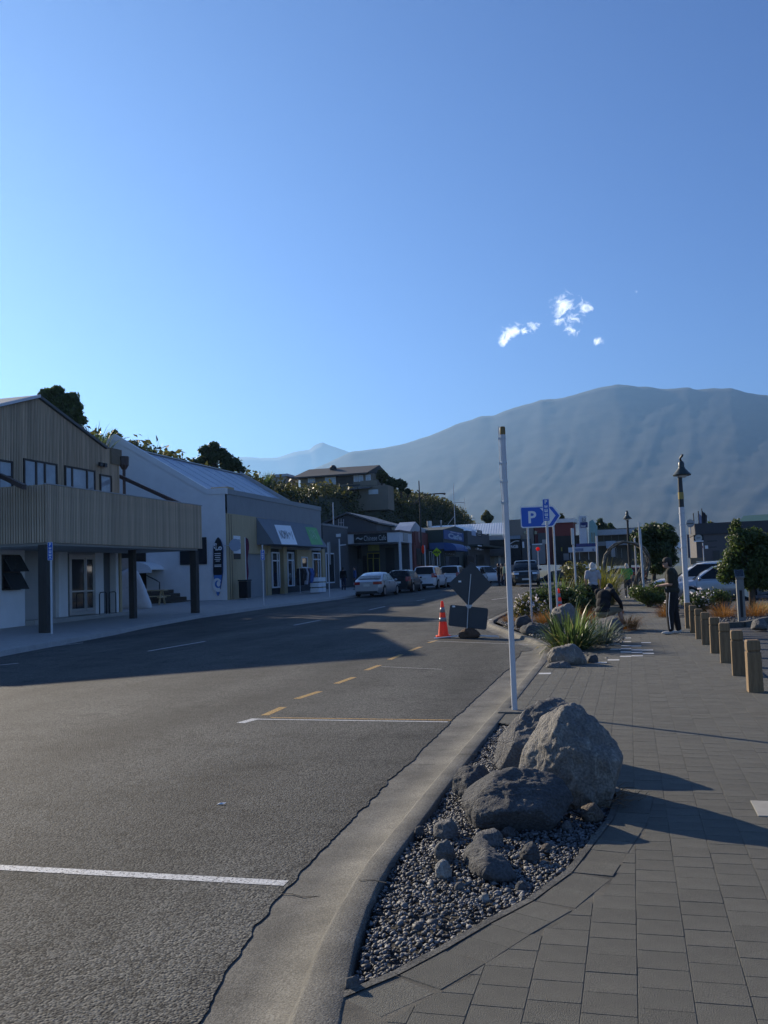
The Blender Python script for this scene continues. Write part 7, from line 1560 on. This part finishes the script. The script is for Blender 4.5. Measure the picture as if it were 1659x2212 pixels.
for i, (u, v, uw, vh, lb) in enumerate(((375, 215, 45, 100, 'squat metal roof vent above the red shop'), (563, 200, 18, 90, 'slim metal flue above the blue cafe'))):
    p, q = AX(*rB(u, v), -21), AX(*rB(u, v + vh), -21); r_ = uw * .13228 * 88 / FPX; T2 = thing('roof_vent', lb, 'vent', (p.x, p.y, q.z)); MB().lathe([(r_ * .7, q.z - .6), (r_ * .7, p.z - .6), (r_ * 1.05, p.z - .55), (r_ * 1.05, p.z)], (p.x, p.y, 0), 14).build('pipe', M_GALV, T2, smooth=40)
T = thing('blue_cafe', 'corner cafe with a big blue sign and a blue awning', 'building', (-17, 92, .5)); EX = -17.0
p0, p1, p2 = AX(*rB(590, 352), EX), AX(*rB(790, 300), EX), AX(*rB(935, 348), EX)
MB().prism([(86.5, -.2), (98.0, -.2), (98.0, p2.z), (p1.y, p1.z), (86.5, p0.z)], lambda u, v, d: (d, u, v), -30, EX).build('wall', M_DKGRN, T)
y0, y1, z0, z1 = xrect(EX, rB(600, 350), rB(925, 552)); y0 = max(y0, 86.6)
MB().box((EX, y0, z0), (EX + .08, y1, z1)).build('sign_board', M_CAFEBLUE, T); Qs = [(EX + .08, y0, z1), (EX + .08, y1, z1), (EX + .08, y1, z0), (EX + .08, y0, z0)]
M_PALEBL = mat('pale blue lettering', (.36, .46, .58), rough=.6)
text_on_quad('WHY NOT', Qs, .28, .90, .80, .93, M_SIGNW, T, bold=.02); text_on_quad('Cafe', Qs, .18, .90, .12, .72, M_PALEBL, T, bold=.05)
ax = EX + 1.3; b0, b1 = AX(*rB(605, 672), ax), AX(*rB(1000, 682), ax); t0 = AX(*rB(605, 568), EX).z
mb = MB(); N_ = 6
for i in range(N_ + 1):
    a = math.pi / 2 * i / N_; xx, zz = EX + .09 + 1.2 * math.sin(a) ** .9, b0.z + (t0 - b0.z) * math.cos(a) ** .8 if i < N_ else b0.z
    mb.v += [(xx, 86.3, zz), (xx, b1.y, zz)]
mb.f = [(2 * i, 2 * i + 1, 2 * i + 3, 2 * i + 2) for i in range(N_)] + [tuple([2 * i for i in range(N_ + 1)] + [2 * N_ + 2]), tuple([2 * i + 1 for i in range(N_ + 1)] + [2 * N_ + 3])]; mb.v += [(EX + .09, 86.3, b0.z), (EX + .09, b1.y, b0.z)]; mb.m = [0] * len(mb.f); mb.build('awning', M_CAFEBLUE, T)
x0, x1, z0, z1 = yrect(86.4, rB(385, 575), rB(600, 672)); MB().box((x0, 86.1, z0), (EX + .1, 86.45, z1)).build('end_awning', mat('pale cafe blue', (.055, .11, .26), rough=.6, var=.08), T)
Qs = [(EX + 1.33, 90.5, b0.z + .62), (EX + 1.33, 95.0, b0.z + .62), (EX + 1.33, 95.0, b0.z + .1), (EX + 1.33, 90.5, b0.z + .1)]; text_on_quad('NIPA', Qs, .1, .8, .2, .85, M_PALEBL, T, bold=.03)
for u0, u1 in ((372, 428), (440, 555)): 
    w_ = panel(86.49, rB(u0, 710), rB(u1, 945), M_FRAMEW, 'window', T, t=.05); x0, x1, z0, z1 = yrect(86.43, rB(u0 + 8, 718), rB(u1 - 8, 940)); MB().box((x0, 86.42, z0), (x1, 86.435, z1)).build('pane', M_WGL, T)
xpanel(EX + .002, rB(630, 790), rB(860, 1000), M_WGL, 'shop_window', T); y0, y1, z0, z1 = xrect(EX, rB(615, 738), rB(775, 768)); Qs = [(EX + .08, y0, z1), (EX + .08, y1, z1), (EX + .08, y1, z0), (EX + .08, y0, z0)]; text_on_quad('CAFE', Qs, 0, 1, 0, 1, M_PALEBL, T)
T = thing('dark_shop', 'dark shop with posters and a menu board right of the blue cafe', 'building', (-17, 106, .5))
z1 = AX(*rB(980, 365), EX + .4).z; MB().box((-30, 98.1, -.2), (EX + .4, 114, z1)).build('wall', M_DKSHOP, T); F_ = EX + .41
y0, y1, z0, z1 = xrect(F_, rB(935, 590), rB(1290, 650)); MB().box((F_, 98.2, z0 - .1), (F_ + 1.6, 114, z1)).build('awning', M_DKGRN, T)
xpanel(F_, rB(1062, 365), rB(1130, 460), mat('pale blue poster', (.40, .48, .62), rough=.6, var=.2, scale=1), 'poster', T); b_ = xpanel(F_, rB(1148, 355), rB(1228, 470), M_BLACK, 'menu_board', T)
for v in (372, 395, 412, 440): xpanel(F_ + .061, rB(1155, v), rB(1220, v + 9), M_SIGNW, 'menu_line', T, t=.01)
y0, y1, z0, z1 = xrect(F_ + 1.61, rB(1120, 645), rB(1255, 695)); Qs = [(F_ + 1.62, y0, z1), (F_ + 1.62, y1, z1), (F_ + 1.62, y1, z0), (F_ + 1.62, y0, z0)]; text_on_quad('-Rx-', Qs, 0, 1, 0, 1, M_SIGNW, T); xpanel(F_ + 1.605, rB(1165, 605), rB(1230, 630), M_SIGNW, 'small_sign', T, t=.02)
for u0, u1 in ((985, 1095), (1140, 1270)): xpanel(F_ + .002, rB(u0, 770), rB(u1, 1000), M_GLOOM, 'shop_window', T)
# far row facing us across the end of the street
YF = 117.0
T = thing('corrugated_hall', 'long building under a silver corrugated roof behind the cafes', 'building', (-17, 120, .4))
a, b_, c, d = AY(*rB(400, 300), 126), AY(*rB(1640, 238), 126), AY(*rB(1640, 432), YF), AY(*rB(480, 410), YF)
mb = MB(); nC = 90
for i in range(nC + 1):
    t = i / nC; w = .05 * (i % 2); p = a.lerp(b_, t); q = d.lerp(c, t); mb.v += [(p.x, 126, p.z + w), (q.x, YF, q.z + w)]
mb.f = [(2 * i, 2 * i + 1, 2 * i + 3, 2 * i + 2) for i in range(nC)]; mb.m = [0] * nC; mb.build('roof', mat('silver corrugated iron', (.46, .49, .52), rough=.4, var=.12, scale=.8, metal=.4), T)
MB().box((d.x, YF + .1, 0), (c.x, 126, c.z - .05)).build('wall', M_RENDERG, T); panel(YF, rB(1290, 530), rB(1640, 640), M_BLACK, 'sign_band', T); panel(YF, rB(1290, 650), rB(1640, 780), M_DKSHOP, 'canopy', T, t=1.5); panel(YF, rB(1370, 785), rB(1440, 930), mat('tan door', (.40, .34, .26), rough=.7), 'door', T); panel(YF, rB(1500, 770), rB(1545, 930), M_SIGNW, 'white_window', T)  # the small window is a plain white panel
T = thing('black_shop', 'black shop front with white letters between the white pole and the sign post', 'building', (AY(1113, 1200, YF).x, YF, .4))
panel(YF + 4, rC(235, 430), rC(700, 1120), mat('beige wall', (.25, .22, .185), rough=.8, var=.06), 'upper_wall', T, t=4); panel(YF - .2, rC(240, 665), rC(440, 1130), M_BLACK, 'shop_front', T, t=.6); panel(YF - .9, rC(240, 665), rC(415, 712), mat('pale blue canopy', (.24, .29, .34), rough=.6), 'canopy', T, t=.4)
x0, x1, z0, z1 = yrect(YF - .85, rC(255, 815), rC(375, 862)); Qs = [(x0, YF - .85, z1), (x1, YF - .85, z1), (x1, YF - .85, z0), (x0, YF - .85, z0)]; text_on_quad('NGB', Qs, 0, 1, 0, 1, M_SIGNW, T, bold=.02)
mb = MB(); arc = [AY(*rC(250 + 140 * t, 790 - 45 * math.sin(math.pi * min(1, t * 1.1) * .6)), YF - .86) for t in np.linspace(0, 1, 10)]; mb.tube(arc, .06, n=6); mb.build('swoosh', M_SIGNW, T)
panel(YF - .2, rC(440, 720), rC(600, 1130), M_DKSHOP, 'shop_front', T, t=.5); panel(YF - .75, rC(440, 760), rC(475, 860), M_SIGNW, 'sign_letter', T); panel(YF - .75, rC(535, 820), rC(580, 870), mat('dim sign', (.3, .3, .3)), 'small_sign', T)
for u in (465, 640): panel(YF - .05, rC(u, 585), rC(u + 45, 635), M_WGL, 'window', T)
T = thing('red_building', 'wide red upper storey with a pale coping over a black wall', 'building', (AY(1220, 1200, YF).x, YF, .4))
panel(YF + 5, rC(700, 470), rC(1340, 1120), mat('barn red', (.17, .040, .038), rough=.75, var=.08), 'wall', T, t=5); panel(YF + 5.2, rC(690, 440), rC(1345, 469), M_FASC, 'coping', T, t=5.5); panel(YF - .05, rC(940, 672), rC(1395, 1125), M_BLACK, 'lower_wall', T, t=.3); panel(YF - .05, rC(700, 620), rC(860, 780), M_DKSHOP, 'balcony', T, t=.3); panel(YF - .4, rC(765, 725), rC(855, 795), M_RENDERG, 'sign', T); panel(YF - .4, rC(1072, 852), rC(1097, 915), mat('mustard sign', (.32, .28, .06)), 'sign', T); panel(YF - .4, rC(1112, 952), rC(1210, 1060), M_GREYPAINT, 'notice_board', T)
panel(YF - .1, rC(600, 795), rC(830, 1120), M_GREYPAINT, 'shop_front', T, t=.6); panel(YF - .8, rC(600, 795), rC(770, 806), M_SIGNW, 'gutter', T)
T = thing('white_tower', 'tall white sign tower with a blue name panel', 'building', (AY(1262, 1180, 112).x, 112, .2))
panel(114, rC(1375, 355), rC(1530, 1120), M_FASC, 'tower', T, t=2.0); panel(111.98, rC(1388, 443), rC(1512, 525), mat('navy', (.015, .025, .13), rough=.5), 'name_panel', T); panel(111.98, rC(1415, 365), rC(1482, 430), mat('grey emblem panel', (.30, .32, .32), rough=.6), 'emblem_panel', T)
x0, x1, z0, z1 = yrect(111.9, rC(1398, 485), rC(1475, 517)); Qs = [(x0, 111.9, z1), (x1, 111.9, z1), (x1, 111.9, z0), (x0, 111.9, z0)]; text_on_quad('Amuri', Qs, 0, 1, 0, 1, M_SIGNW, T, bold=.02)
x0, x1, z0, z1 = yrect(111.9, rC(1432, 372), rC(1465, 420)); Qs = [(x0, 111.9, z1), (x1, 111.9, z1), (x1, 111.9, z0), (x0, 111.9, z0)]; text_on_quad('7', Qs, 0, 1, 0, 1, M_SIGNW, T)
T = thing('turquoise_building', 'narrow turquoise gabled front right of the white tower', 'building', (AY(1280, 1180, 113).x, 113, .2)); M_TURQ = mat('turquoise paint', (.26, .44, .42), rough=.7, var=.06)
p = [AY(*rC(u, v), 113) for u, v in ((1531, 430), (1590, 395), (1640, 470), (1650, 1120), (1531, 1120))]; MB().prism([(q.x, q.z) for q in p], lambda u, v, d: (u, d, v), 113, 119).build('wall', M_TURQ, T)
for u in (1570, 1608): panel(112.99, rC(u, 610), rC(u + 22, 760), M_WGL, 'window', T)
T = thing('bank_front', 'white and navy shop canopy below the white tower', 'building', (AY(1258, 1190, 110).x, 110, .2)); panel(110.6, rC(1320, 795), rC(1650, 852), MATS['navy'], 'upper_band', T, t=.5); panel(110, rC(1205, 858), rC(1650, 920), M_FASC, 'canopy', T, t=1.5); panel(111.5, rC(1215, 921), rC(1650, 1100), M_GLOOM, 'shop_front', T, t=.2)
for u in (1225, 1370, 1520): panel(109, rC(u, 921), rC(u + 14, 1050), M_FASC, 'post', T, t=.15)
for u, w in ((1290, 150), (1585, 30)): panel(108.49, rC(u, 870), rC(u + w, 910), mat('canopy print', (.20, .24, .34), rough=.6, var=.4), 'sign', T)
T = thing('balcony_building', 'long two storey building with a pale balcony roof behind the arch', 'building', (AY(1330, 1190, 120).x, 120, 0))
panel(124, rD(395, 450), rD(1500, 1000), mat('dull olive wall', (.10, .105, .09), rough=.8, var=.1), 'wall', T, t=3.5); panel(120.4, rD(395, 455), rD(1500, 492), mat('pale roof edge', (.42, .44, .46), rough=.6, var=.1), 'roof_edge', T, t=1.6); panel(120.2, rD(400, 640), rD(1500, 665), M_GREYPAINT, 'balcony_floor', T, t=1.2)
for u in (525, 650, 765, 900): panel(119.2, rD(u, 493), rD(u + 9, 640), M_FASC, 'balcony_post', T, t=.12)
panel(119, rD(560, 625), rD(725, 735), mat('pale van blue', (.42, .48, .55), rough=.6), 'shop_sign', T); panel(119, rD(640, 700), rD(720, 880), M_RENDERG, 'pillar', T)
for u in (670, 735, 815): panel(118, rD(u, 745), rD(u + 10, 900), M_SIGNW, 'shop_post', T, t=.1)
YG = 80.0
T = thing('grey_building', 'plain grey building with a round sign board at the back of the car park', 'building', (AY(1530, 1200, YG).x, YG, 0))
panel(YG + 8, rE(375, 490), rE(2200, 1000), mat('warm grey block', (.115, .105, .105), rough=.8, var=.06), 'wall', T, t=8); panel(YG + 8.05, rE(360, 405), rE(2250, 489), mat('dark parapet', (.055, .055, .06), rough=.7), 'parapet', T, t=8.2); panel(YG - .01, rE(440, 527), rE(607, 632), M_BLACK, 'sign_board', T)
c = AY(*rE(522, 572), YG - .08); MB().lathe([(.29, -.01), (.29, .01)], (c.x, YG - .09, c.z), 24, 'y').build('round_emblem', mat('cream disc', (.46, .46, .42), rough=.6), T); panel(YG - .08, rE(448, 620), rE(605, 632), M_SIGNW, 'sign_base', T); panel(YG - .095, rE(492, 568), rE(552, 576), M_BLACK, 'emblem_bar', T, t=.02)
panel(YG - .01, rE(755, 780), rE(877, 990), M_GLOOM, 'door', T)
for v in (620, 720): panel(YG - .01, rE(665, v), rE(828, v + 6), M_GLOOM, 'panel_line', T, t=.02)
panel(YG - .01, rE(330, 520), rE(385, 900), mat('dark blue corner', (.03, .04, .07), rough=.7), 'corner_pier', T, t=.4); panel(YG - .02, rE(385, 900), rE(640, 1000), mat('tan plinth', (.22, .17, .11), rough=.8), 'plinth', T, t=.3)
T2 = thing('round_sign', 'pale round sign on the roof of the grey building', 'sign', (AY(*rE(388, 400), YG).x, YG + .5, 4)); c = AY(*rE(388, 335), YG + .5); MB().lathe([(.33, -.03), (.33, .03)], (c.x, YG + .5, c.z), 24, 'y').build('disc', mat('pale disc', (.40, .40, .38), rough=.6), T2); MB().tube([(c.x, YG + .56, c.z - .9), (c.x, YG + .56, c.z)], .05, n=6).build('post', M_GALV, T2); panel(YG + .46, rE(335, 333), rE(440, 340), M_BLACK, 'bar', T2, t=.01)
for i, (u, v0, lb) in enumerate(((440, 170, 'leftmost bare flag pole behind the grey building'), (520, 135, 'second flag pole behind the grey building, with a pale flag'), (575, 92, 'tallest flag pole behind the grey building'), (625, 160, 'rightmost flag pole behind the grey building'))):
    p, q = AY(*rE(u, v0), YG + 12), AY(*rE(u, 420), YG + 12); T2 = thing('flag_pole', lb, 'flag pole', (p.x, YG + 12, 0), 0, 'flag poles'); MB().tube([(p.x, YG + 12, 0), (p.x, YG + 12, p.z)], [.07, .045], n=6).build('pole', M_BLACKM, T2)
    if i in (1, 2): MB().add([(p.x + .02, YG + 12, p.z - .2), (p.x + .45, YG + 12.1, p.z - .7), (p.x + .30, YG + 12, p.z - 2.4), (p.x + .02, YG + 12, p.z - 2.2)], [(0, 1, 2, 3)]).build('flag', mat('limp flag %d' % i, (.25, .28, .40) if i == 1 else (.03, .03, .035), rough=.9), T2)
T = thing('green_roof_building', 'green roofed building far behind the tree at the right edge', 'building', (AY(1640, 1180, 100).x, 100, 0)); a, b_ = AY(1600, 1130, 100), AY(1760, 1104, 104); MB().box((a.x, 100, 0), (b_.x, 108, a.z - .4)).build('wall', M_RENDERG, T); MB().add([(a.x - .5, 99.5, a.z - .4), (b_.x, 99.5, a.z - .1), (b_.x, 104, b_.z), (AY(1606, 1114, 104).x, 104, AY(1606, 1114, 104).z)], [(0, 1, 2, 3)]).build('roof', mat('green roof iron', (.06, .13, .09), rough=.5, var=.1), T)
T = thing('white_tent', 'sunlit white market tent left of the grey building', 'tent', (AY(1462, 1200, 74).x, 74, 0)); x0, x1, z0, z1 = yrect(74, rE(90, 640), rE(275, 850)); mb = MB(); mb.prism([(x0, z1 - .5), (x1, z1 - .5), (x1 - .3, z1), (x0 + .3, z1)], lambda u, v, d: (u, d, v), 74, 76); mb.build('roof', M_SIGNW, T)
for x in (x0 + .05, x1 - .05): MB().tube([(x, 74.05, 0), (x, 74.05, z1 - .5)], .03, n=6).build('pole', M_GALV, T)
x0, x1, z0, z1 = yrect(75, rE(150, 650), rE(270, 830)); MB().add([(x0, 75, z1), (x1, 75, z1 - .1), (x1 - .1, 75.2, z0), (x0 + .2, 75.1, z0)], [(0, 1, 2, 3)]).build('side_cloth', M_SIGNW, T)
# far trees
for i, (px, py, Y, rp, lb, m, n) in enumerate([(1052, 1116, 150, 13, 'scraggy tree alone above the corrugated roof', M_LEAFO, 700), (1297, 1135, 150, 14, 'dark conifer like tree behind the turquoise building', M_LEAFD, 900), (1318, 1142, 152, 11, 'dark tree right of the conifer behind the balcony building', M_LEAFD, 700), (1211, 1118, 140, 7, 'low shrubs showing over the red building', M_LEAFO, 300), (1535, 1136, 100, 7, 'spiky cabbage tree behind the flag poles', M_LEAFD, 300)]):
    p = AY(px, py, Y); s = Y / FPX; cls = [(p.x + dx * rp * s, Y, p.z + dz * rp * s, rp * k * s, rp * k * s, rp * k * s) for dx, dz, k in ((0, .1, .6), (-.5, -.2, .5), (.5, -.25, .5), (0, .65, .35), (.15, -.5, .6))]
    tree('street_tree', lb, (p.x, Y, 0), max(1.0, p.z - rp * s), cls, n, .35, m, 130 + i, tr=.2, limbs=3)
# ------------------------------------------------------------------ lamps, poles, crossing furniture
def bell_lamp(label, px_base, Y, py_top, py_shade, py_joint, bands=True, off=0.0, lean=0.0, z0=0.0, hw=18):
    b = AY(px_base, 1250, Y); zt, zs, zj = AY(px_base, py_top, Y).z, AY(px_base, py_shade, Y).z, AY(px_base, py_joint, Y).z; s = Y / FPX; r_ = hw * s
    T = thing('lamp_post', label, 'street lamp', (b.x, Y, z0), 0, 'bell shaped street lamps'); X = b.x
    MB().tube([(X, Y, z0), (X, Y, zj)], r_ * .30, n=14).build('lower_post', M_WHITEP if bands else M_BLACKM, T, smooth=50)
    MB().tube([(X, Y, zj), (X, Y, zs + .02)], [r_ * .30, r_ * .24], n=14).build('upper_post', M_BLACKM, T, smooth=50)
    if bands:
        for f in (.36,): zb = zj + (zs - zj) * f; MB().lathe([(r_ * .31, zb - .10), (r_ * .31, zb + .10)], (X, Y, 0), 14).build('yellow_band', M_BRASS, T)
        for k in range(4): zb = zj - .18 - k * .33; MB().lathe([(r_ * .34, zb - .02), (r_ * .34, zb + .02)], (X, Y, 0), 14).build('clamp', M_GALV, T)
    cx = X + off
    MB().lathe([(r_ * 1.0, zs), (r_ * 1.02, zs + .03), (r_ * .40, zs + r_ * .85), (r_ * .36, zs + r_ * .95)], (cx, Y, 0), 22).build('shade', mat('lamp green black', (.030, .045, .042), rough=.4, var=.15), T, smooth=35)
    MB().lathe([(r_ * .34, zs + r_ * .95), (r_ * .34, zs + r_ * 1.45), (r_ * .22, zs + r_ * 1.65), (r_ * .10, zs + r_ * 1.7)], (cx, Y, 0), 16).build('lamp_head', MATS['lamp green black'], T, smooth=40)
    MB().lathe([(r_ * .45, zs - .05), (r_ * .6, zs - .002)], (cx, Y, 0), 16).build('lamp_glass', M_FASC, T)
    MB().tube([(cx, Y, zs + r_ * 1.6), (cx - r_ * .1, Y, zs + r_ * 2.0), (cx + r_ * .15, Y, zt - r_ * .15), (cx + r_ * .2, Y, zt)], r_ * .13, n=8).build('finial', M_BLACKM, T, smooth=True)
    return T
bell_lamp('bell shaded lamp on a black and white post behind the bollards', 1481, 28.2, 981, 1027, 1095, bands=True, off=.06)
bell_lamp('slim black bell shaded lamp at the far end of the walk', 1362, 52, 1103, 1121, 1180, bands=False, hw=9)
# plain white poles by the walk
def pole_px(lb, x0, y0, x1, y1, Y, r_, m=None, extra=None, z0=0):
    p, q = AY(x1, y1, Y), AY(x0, y0, Y); T = thing('pole', lb, 'pole', (p.x, Y, 0)); MB().tube([(p.x, Y, z0), (q.x, Y, q.z)], r_, n=10).build('post', m or M_WHITEP, T, smooth=50)
    if extra: extra(T, q)
    return T
def split_top(T, q): MB().tube([(q.x - .03, q.y - .02, q.z - .6), (q.x - .03, q.y - .02, q.z + .25)], .03, n=6).build('splint', M_GALV, T)
pole_px('leaning white pole with a taped top left of the standing man', 1382, 1142, 1391, 1272, 38, .045, extra=split_top)
pole_px('thin white pole just behind the woven arch', 1370.5, 1162, 1375, 1240, 50, .04)
pole_px('white pole behind the walker in grey', 1289, 1158, 1289.5, 1222, 50, .05)
def meter(T, q): MB().box((q.x - .07, q.y - .06, q.z - .62), (q.x + .05, q.y + .06, q.z + .05)).build('meter_box', M_GALV, T, bevel=(.02, 2))
pole_px('white pole with a meter box at its top left of the walker in grey', 1237, 1144, 1245, 1262, 38, .04, extra=meter)
pole_px('plain white pole in front of the red shop', 917, 1178, 919, 1225, 78, .05, z0=.4)
p = AY(1518.5, 1176, 62); T = thing('small_sign', 'small square white sign on a pole in the car park', 'sign', (p.x, 62, 0)); MB().tube([(p.x, 62, -.05), (p.x, 62, p.z + .1)], .03, n=8).build('post', M_WHITEP, T); panel(61.95, rE(628, 697), rE(680, 748), M_SIGNW, 'plate', T); put_text('P', .22, mat('red ink', (.35, .08, .07), rough=.6), T, (0, -.115, AY(*rE(654, 722), 62).z), FACE_US)
# solar light bollard
p = G(1603, 1342, 0); T = thing('solar_bollard', 'grey slotted bollard with a dark sloping solar panel head', 'bollard', (p.x, p.y, 0)); s = p.y / FPX; H0 = 104 * s
mb = MB(); w = 7.2 * s
mb.prism([(-w, 0), (w, 0), (w, H0 * .78), (w * .95, H0 * .80), (-w * .95, H0 * .80), (-w, H0 * .78)], lambda u, v, d: (p.x + u, p.y + d, v), -w, w); mb.build('column', mat('grey cast metal', (.20, .20, .19), rough=.6, var=.12, scale=10), T, bevel=(.012, 2))
MB().box((p.x - w * .35, p.y - w - .006, H0 * .08), (p.x + w * .35, p.y - w - .001, H0 * .60)).build('slot', M_BLACK, T)
mb = MB(); w2 = w * 1.25; mb.add([(p.x - w * .9, p.y - w * .9, H0 * .80), (p.x + w * .9, p.y - w * .9, H0 * .80), (p.x + w * .9, p.y + w * .9, H0 * .80), (p.x - w * .9, p.y + w * .9, H0 * .80), (p.x - w2, p.y - w2, H0 * .86), (p.x + w2, p.y - w2, H0 * .86), (p.x + w2, p.y + w2, H0), (p.x - w2, p.y + w2, H0)], [(0, 3, 2, 1), (4, 5, 6, 7), (0, 1, 5, 4), (1, 2, 6, 5), (2, 3, 7, 6), (3, 0, 4, 7)]); mb.build('head', MATS['grey cast metal'], T)
MB().add([(p.x - w2 * .88, p.y - w2 * .88, H0 * .868 + .006), (p.x + w2 * .88, p.y - w2 * .88, H0 * .868 + .006), (p.x + w2 * .88, p.y + w2 * .88, H0 * .992 + .006), (p.x - w2 * .88, p.y + w2 * .88, H0 * .992 + .006)], [(0, 1, 2, 3)]).build('solar_panel', M_GLASS, T)
# woven driftwood arch over the walk
YA = 49.5; T = thing('woven_arch', 'arch of woven pale branches spanning the walk', 'arch', (AY(1340, 1300, YA).x, YA, 0)); M_DRIFT = mat('pale driftwood', (.26, .235, .19), rough=.85, var=.3, scale=6); M_DRIFTD = mat('dark vine', (.085, .075, .06), rough=.9, var=.3, scale=6)  # two branch colours, pale and dark, used in turn
inner = [(1004, 1500), (1010, 1330), (1060, 1180), (1130, 1050), (1160, 900), (1120, 740), (1000, 668), (850, 650), (740, 690), (660, 740), (600, 830), (570, 1000), (560, 1400)]
outer = [(1050, 1510), (1150, 1400), (1240, 1200), (1285, 1000), (1270, 850), (1200, 730), (1060, 655), (860, 620), (700, 670), (610, 750), (540, 860), (515, 1000), (510, 1400)]
g_ = random.Random(31)
for k in range(26):
    t = g_.random(); ph = g_.uniform(0, 6.28); pts = []
    for i, (a, b_) in enumerate(zip(inner, outer)):
        w = min(1, max(0, t + .28 * math.sin(ph + i * 1.15))); u, v = a[0] + (b_[0] - a[0]) * w, a[1] + (b_[1] - a[1]) * w; q = AY(*rD(u, v), YA); pts.append((q.x, YA + .30 * math.cos(ph + i * 1.3), max(0, q.z)))
    sm = []
    for i in range(len(pts) - 1):
        for s_ in (0, .5): sm.append(tuple(pts[i][j] * (1 - s_) + pts[i + 1][j] * s_ for j in range(3)))
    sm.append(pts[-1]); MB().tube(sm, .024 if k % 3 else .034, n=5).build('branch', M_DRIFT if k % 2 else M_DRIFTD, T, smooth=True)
# street light, crossing signs, aerials on the left
p = AY(912, 1230, 82); zt = AY(912, 1038, 82).z; T = thing('street_light', 'tall thin black street light with a long curved arm above the cafes', 'street light', (p.x, 82, .45)); MB().tube([(p.x, 82, .4), (p.x, 82, zt)], [.09, .05], n=8).build('pole', M_BLACKM, T); pts = [AY(x, y, 82) for x, y in ((893, 1089), (905, 1079), (918, 1070), (935, 1067), (955, 1066), (962, 1067))]; MB().tube(pts, [.035, .045, .05, .05, .06, .10], n=6).build('arm', M_BLACKM, T)
p = AY(913.8, 1187, 76); T = thing('crossing_disc', 'fluorescent orange crossing disc seen edge on, glowing in the sun', 'crossing disc', (p.x, 76, .4)); zc = p.z; o = MB().lathe([(.36, -.02), (.38, 0), (.36, .02)], (0, 0, 0), 28, 'y').build('disc', mat('sunlit orange disc', (.95, .16, .06), rough=.4, var=.03, trans=.6), T, world=False); o.location = (0, 0, zc - .4); o.rotation_euler = (0, 0, R(-62)); MB().tube([(p.x, 76.06, .3), (p.x, 76.06, zc + .3)], .045, n=8).build('post', M_BLACKM, T)
p = AY(1162, 1186, 84); T = thing('crossing_disc', 'red orange crossing disc on a pole facing us beyond the black four wheel drive', 'crossing disc', (p.x, 84, 0)); MB().lathe([(.17, -.02), (.18, 0), (.17, .02)], (p.x, 84, p.z), 24, 'y').build('disc', mat('red orange disc', (.85, .05, .02), rough=.4, var=.03, trans=.4), T); MB().tube([(p.x, 84.05, 0), (p.x, 84.05, p.z)], .04, n=8).build('post', M_WHITEP, T)
p = AY(943.6, 1193, 80); hs = 10.4 * 80 / FPX; T = thing('crossing_sign', 'lime yellow diamond crossing sign above the parked white cars', 'sign', (p.x, 80, .45)); MB().prism([(0, hs), (hs, 0), (0, -hs), (-hs, 0)], lambda u, v, d: (p.x + u, 80 + d, p.z + v), -.02, .0).build('plate', M_YGREEN, T)
for i, u in enumerate((-.62, -.5, -.38, -.2, .2, .38, .5, .62)): 
    hh = .16 if abs(u) > .3 else .24; MB().box((p.x + u * hs - .018, 79.965, p.z - hh * hs * 1.2), (p.x + u * hs + .018, 79.978, p.z + hh * hs * 1.2)).build('symbol_bar', M_BLACK, T)
MB().tube([(p.x + .02, 79.97, p.z + hs * .35), (p.x - .04, 79.97, p.z + .05), (p.x + .06, 79.97, p.z - hs * .45)], .03, n=6).build('symbol_figure', M_BLACK, T)
MB().box((p.x - hs * .66, 79.966, p.z - .012), (p.x + hs * .66, 79.974, p.z + .012)).build('symbol_bar', M_BLACK, T); MB().tube([(p.x, 80.06, .4), (p.x, 80.06, p.z + hs * .8)], .04, n=8).build('post', M_GALV, T)
p, q = AY(983, 1135, 100), AY(981.5, 1045, 100); T = thing('aerial', 'tall radio aerial with a side boom above the blue cafe', 'aerial', (p.x, 100, p.z - 1)); MB().tube([(p.x, 100, p.z - 1), (p.x, 100, q.z)], [.06, .03], n=6).build('mast', M_GALV, T); a, b_ = AY(982, 1085.5, 100), AY(1003, 1085.5, 100); MB().tube([a, b_], .03, n=6).build('boom', M_GALV, T); a, b_ = AY(1003, 1076, 100), AY(1003, 1095, 100); MB().tube([a, b_], .02, n=6).build('element', M_GALV, T); a, b_ = AY(967, 1134, 100), AY(982, 1114, 100); MB().tube([a, b_], .03, n=6).build('stay', M_GALV, T)
a = AY(*rA(375, 240), 78); T = thing('tv_aerial', 'small television aerial on the roof of the narrow dark shop', 'aerial', (a.x, 78, 5.6)); 
for u, v0, v1 in ((345, 180, 370), (385, 180, 310), (425, 180, 300)): p, q = AY(*rA(u, v0), 78), AY(*rA(u, v1), 78); MB().tube([p, q], .025, n=5).build('rod', M_GALV, T)
p, q = AY(*rA(350, 243), 78), AY(*rA(430, 243), 78); MB().tube([p, q], .025, n=5).build('crossbar', M_GALV, T)
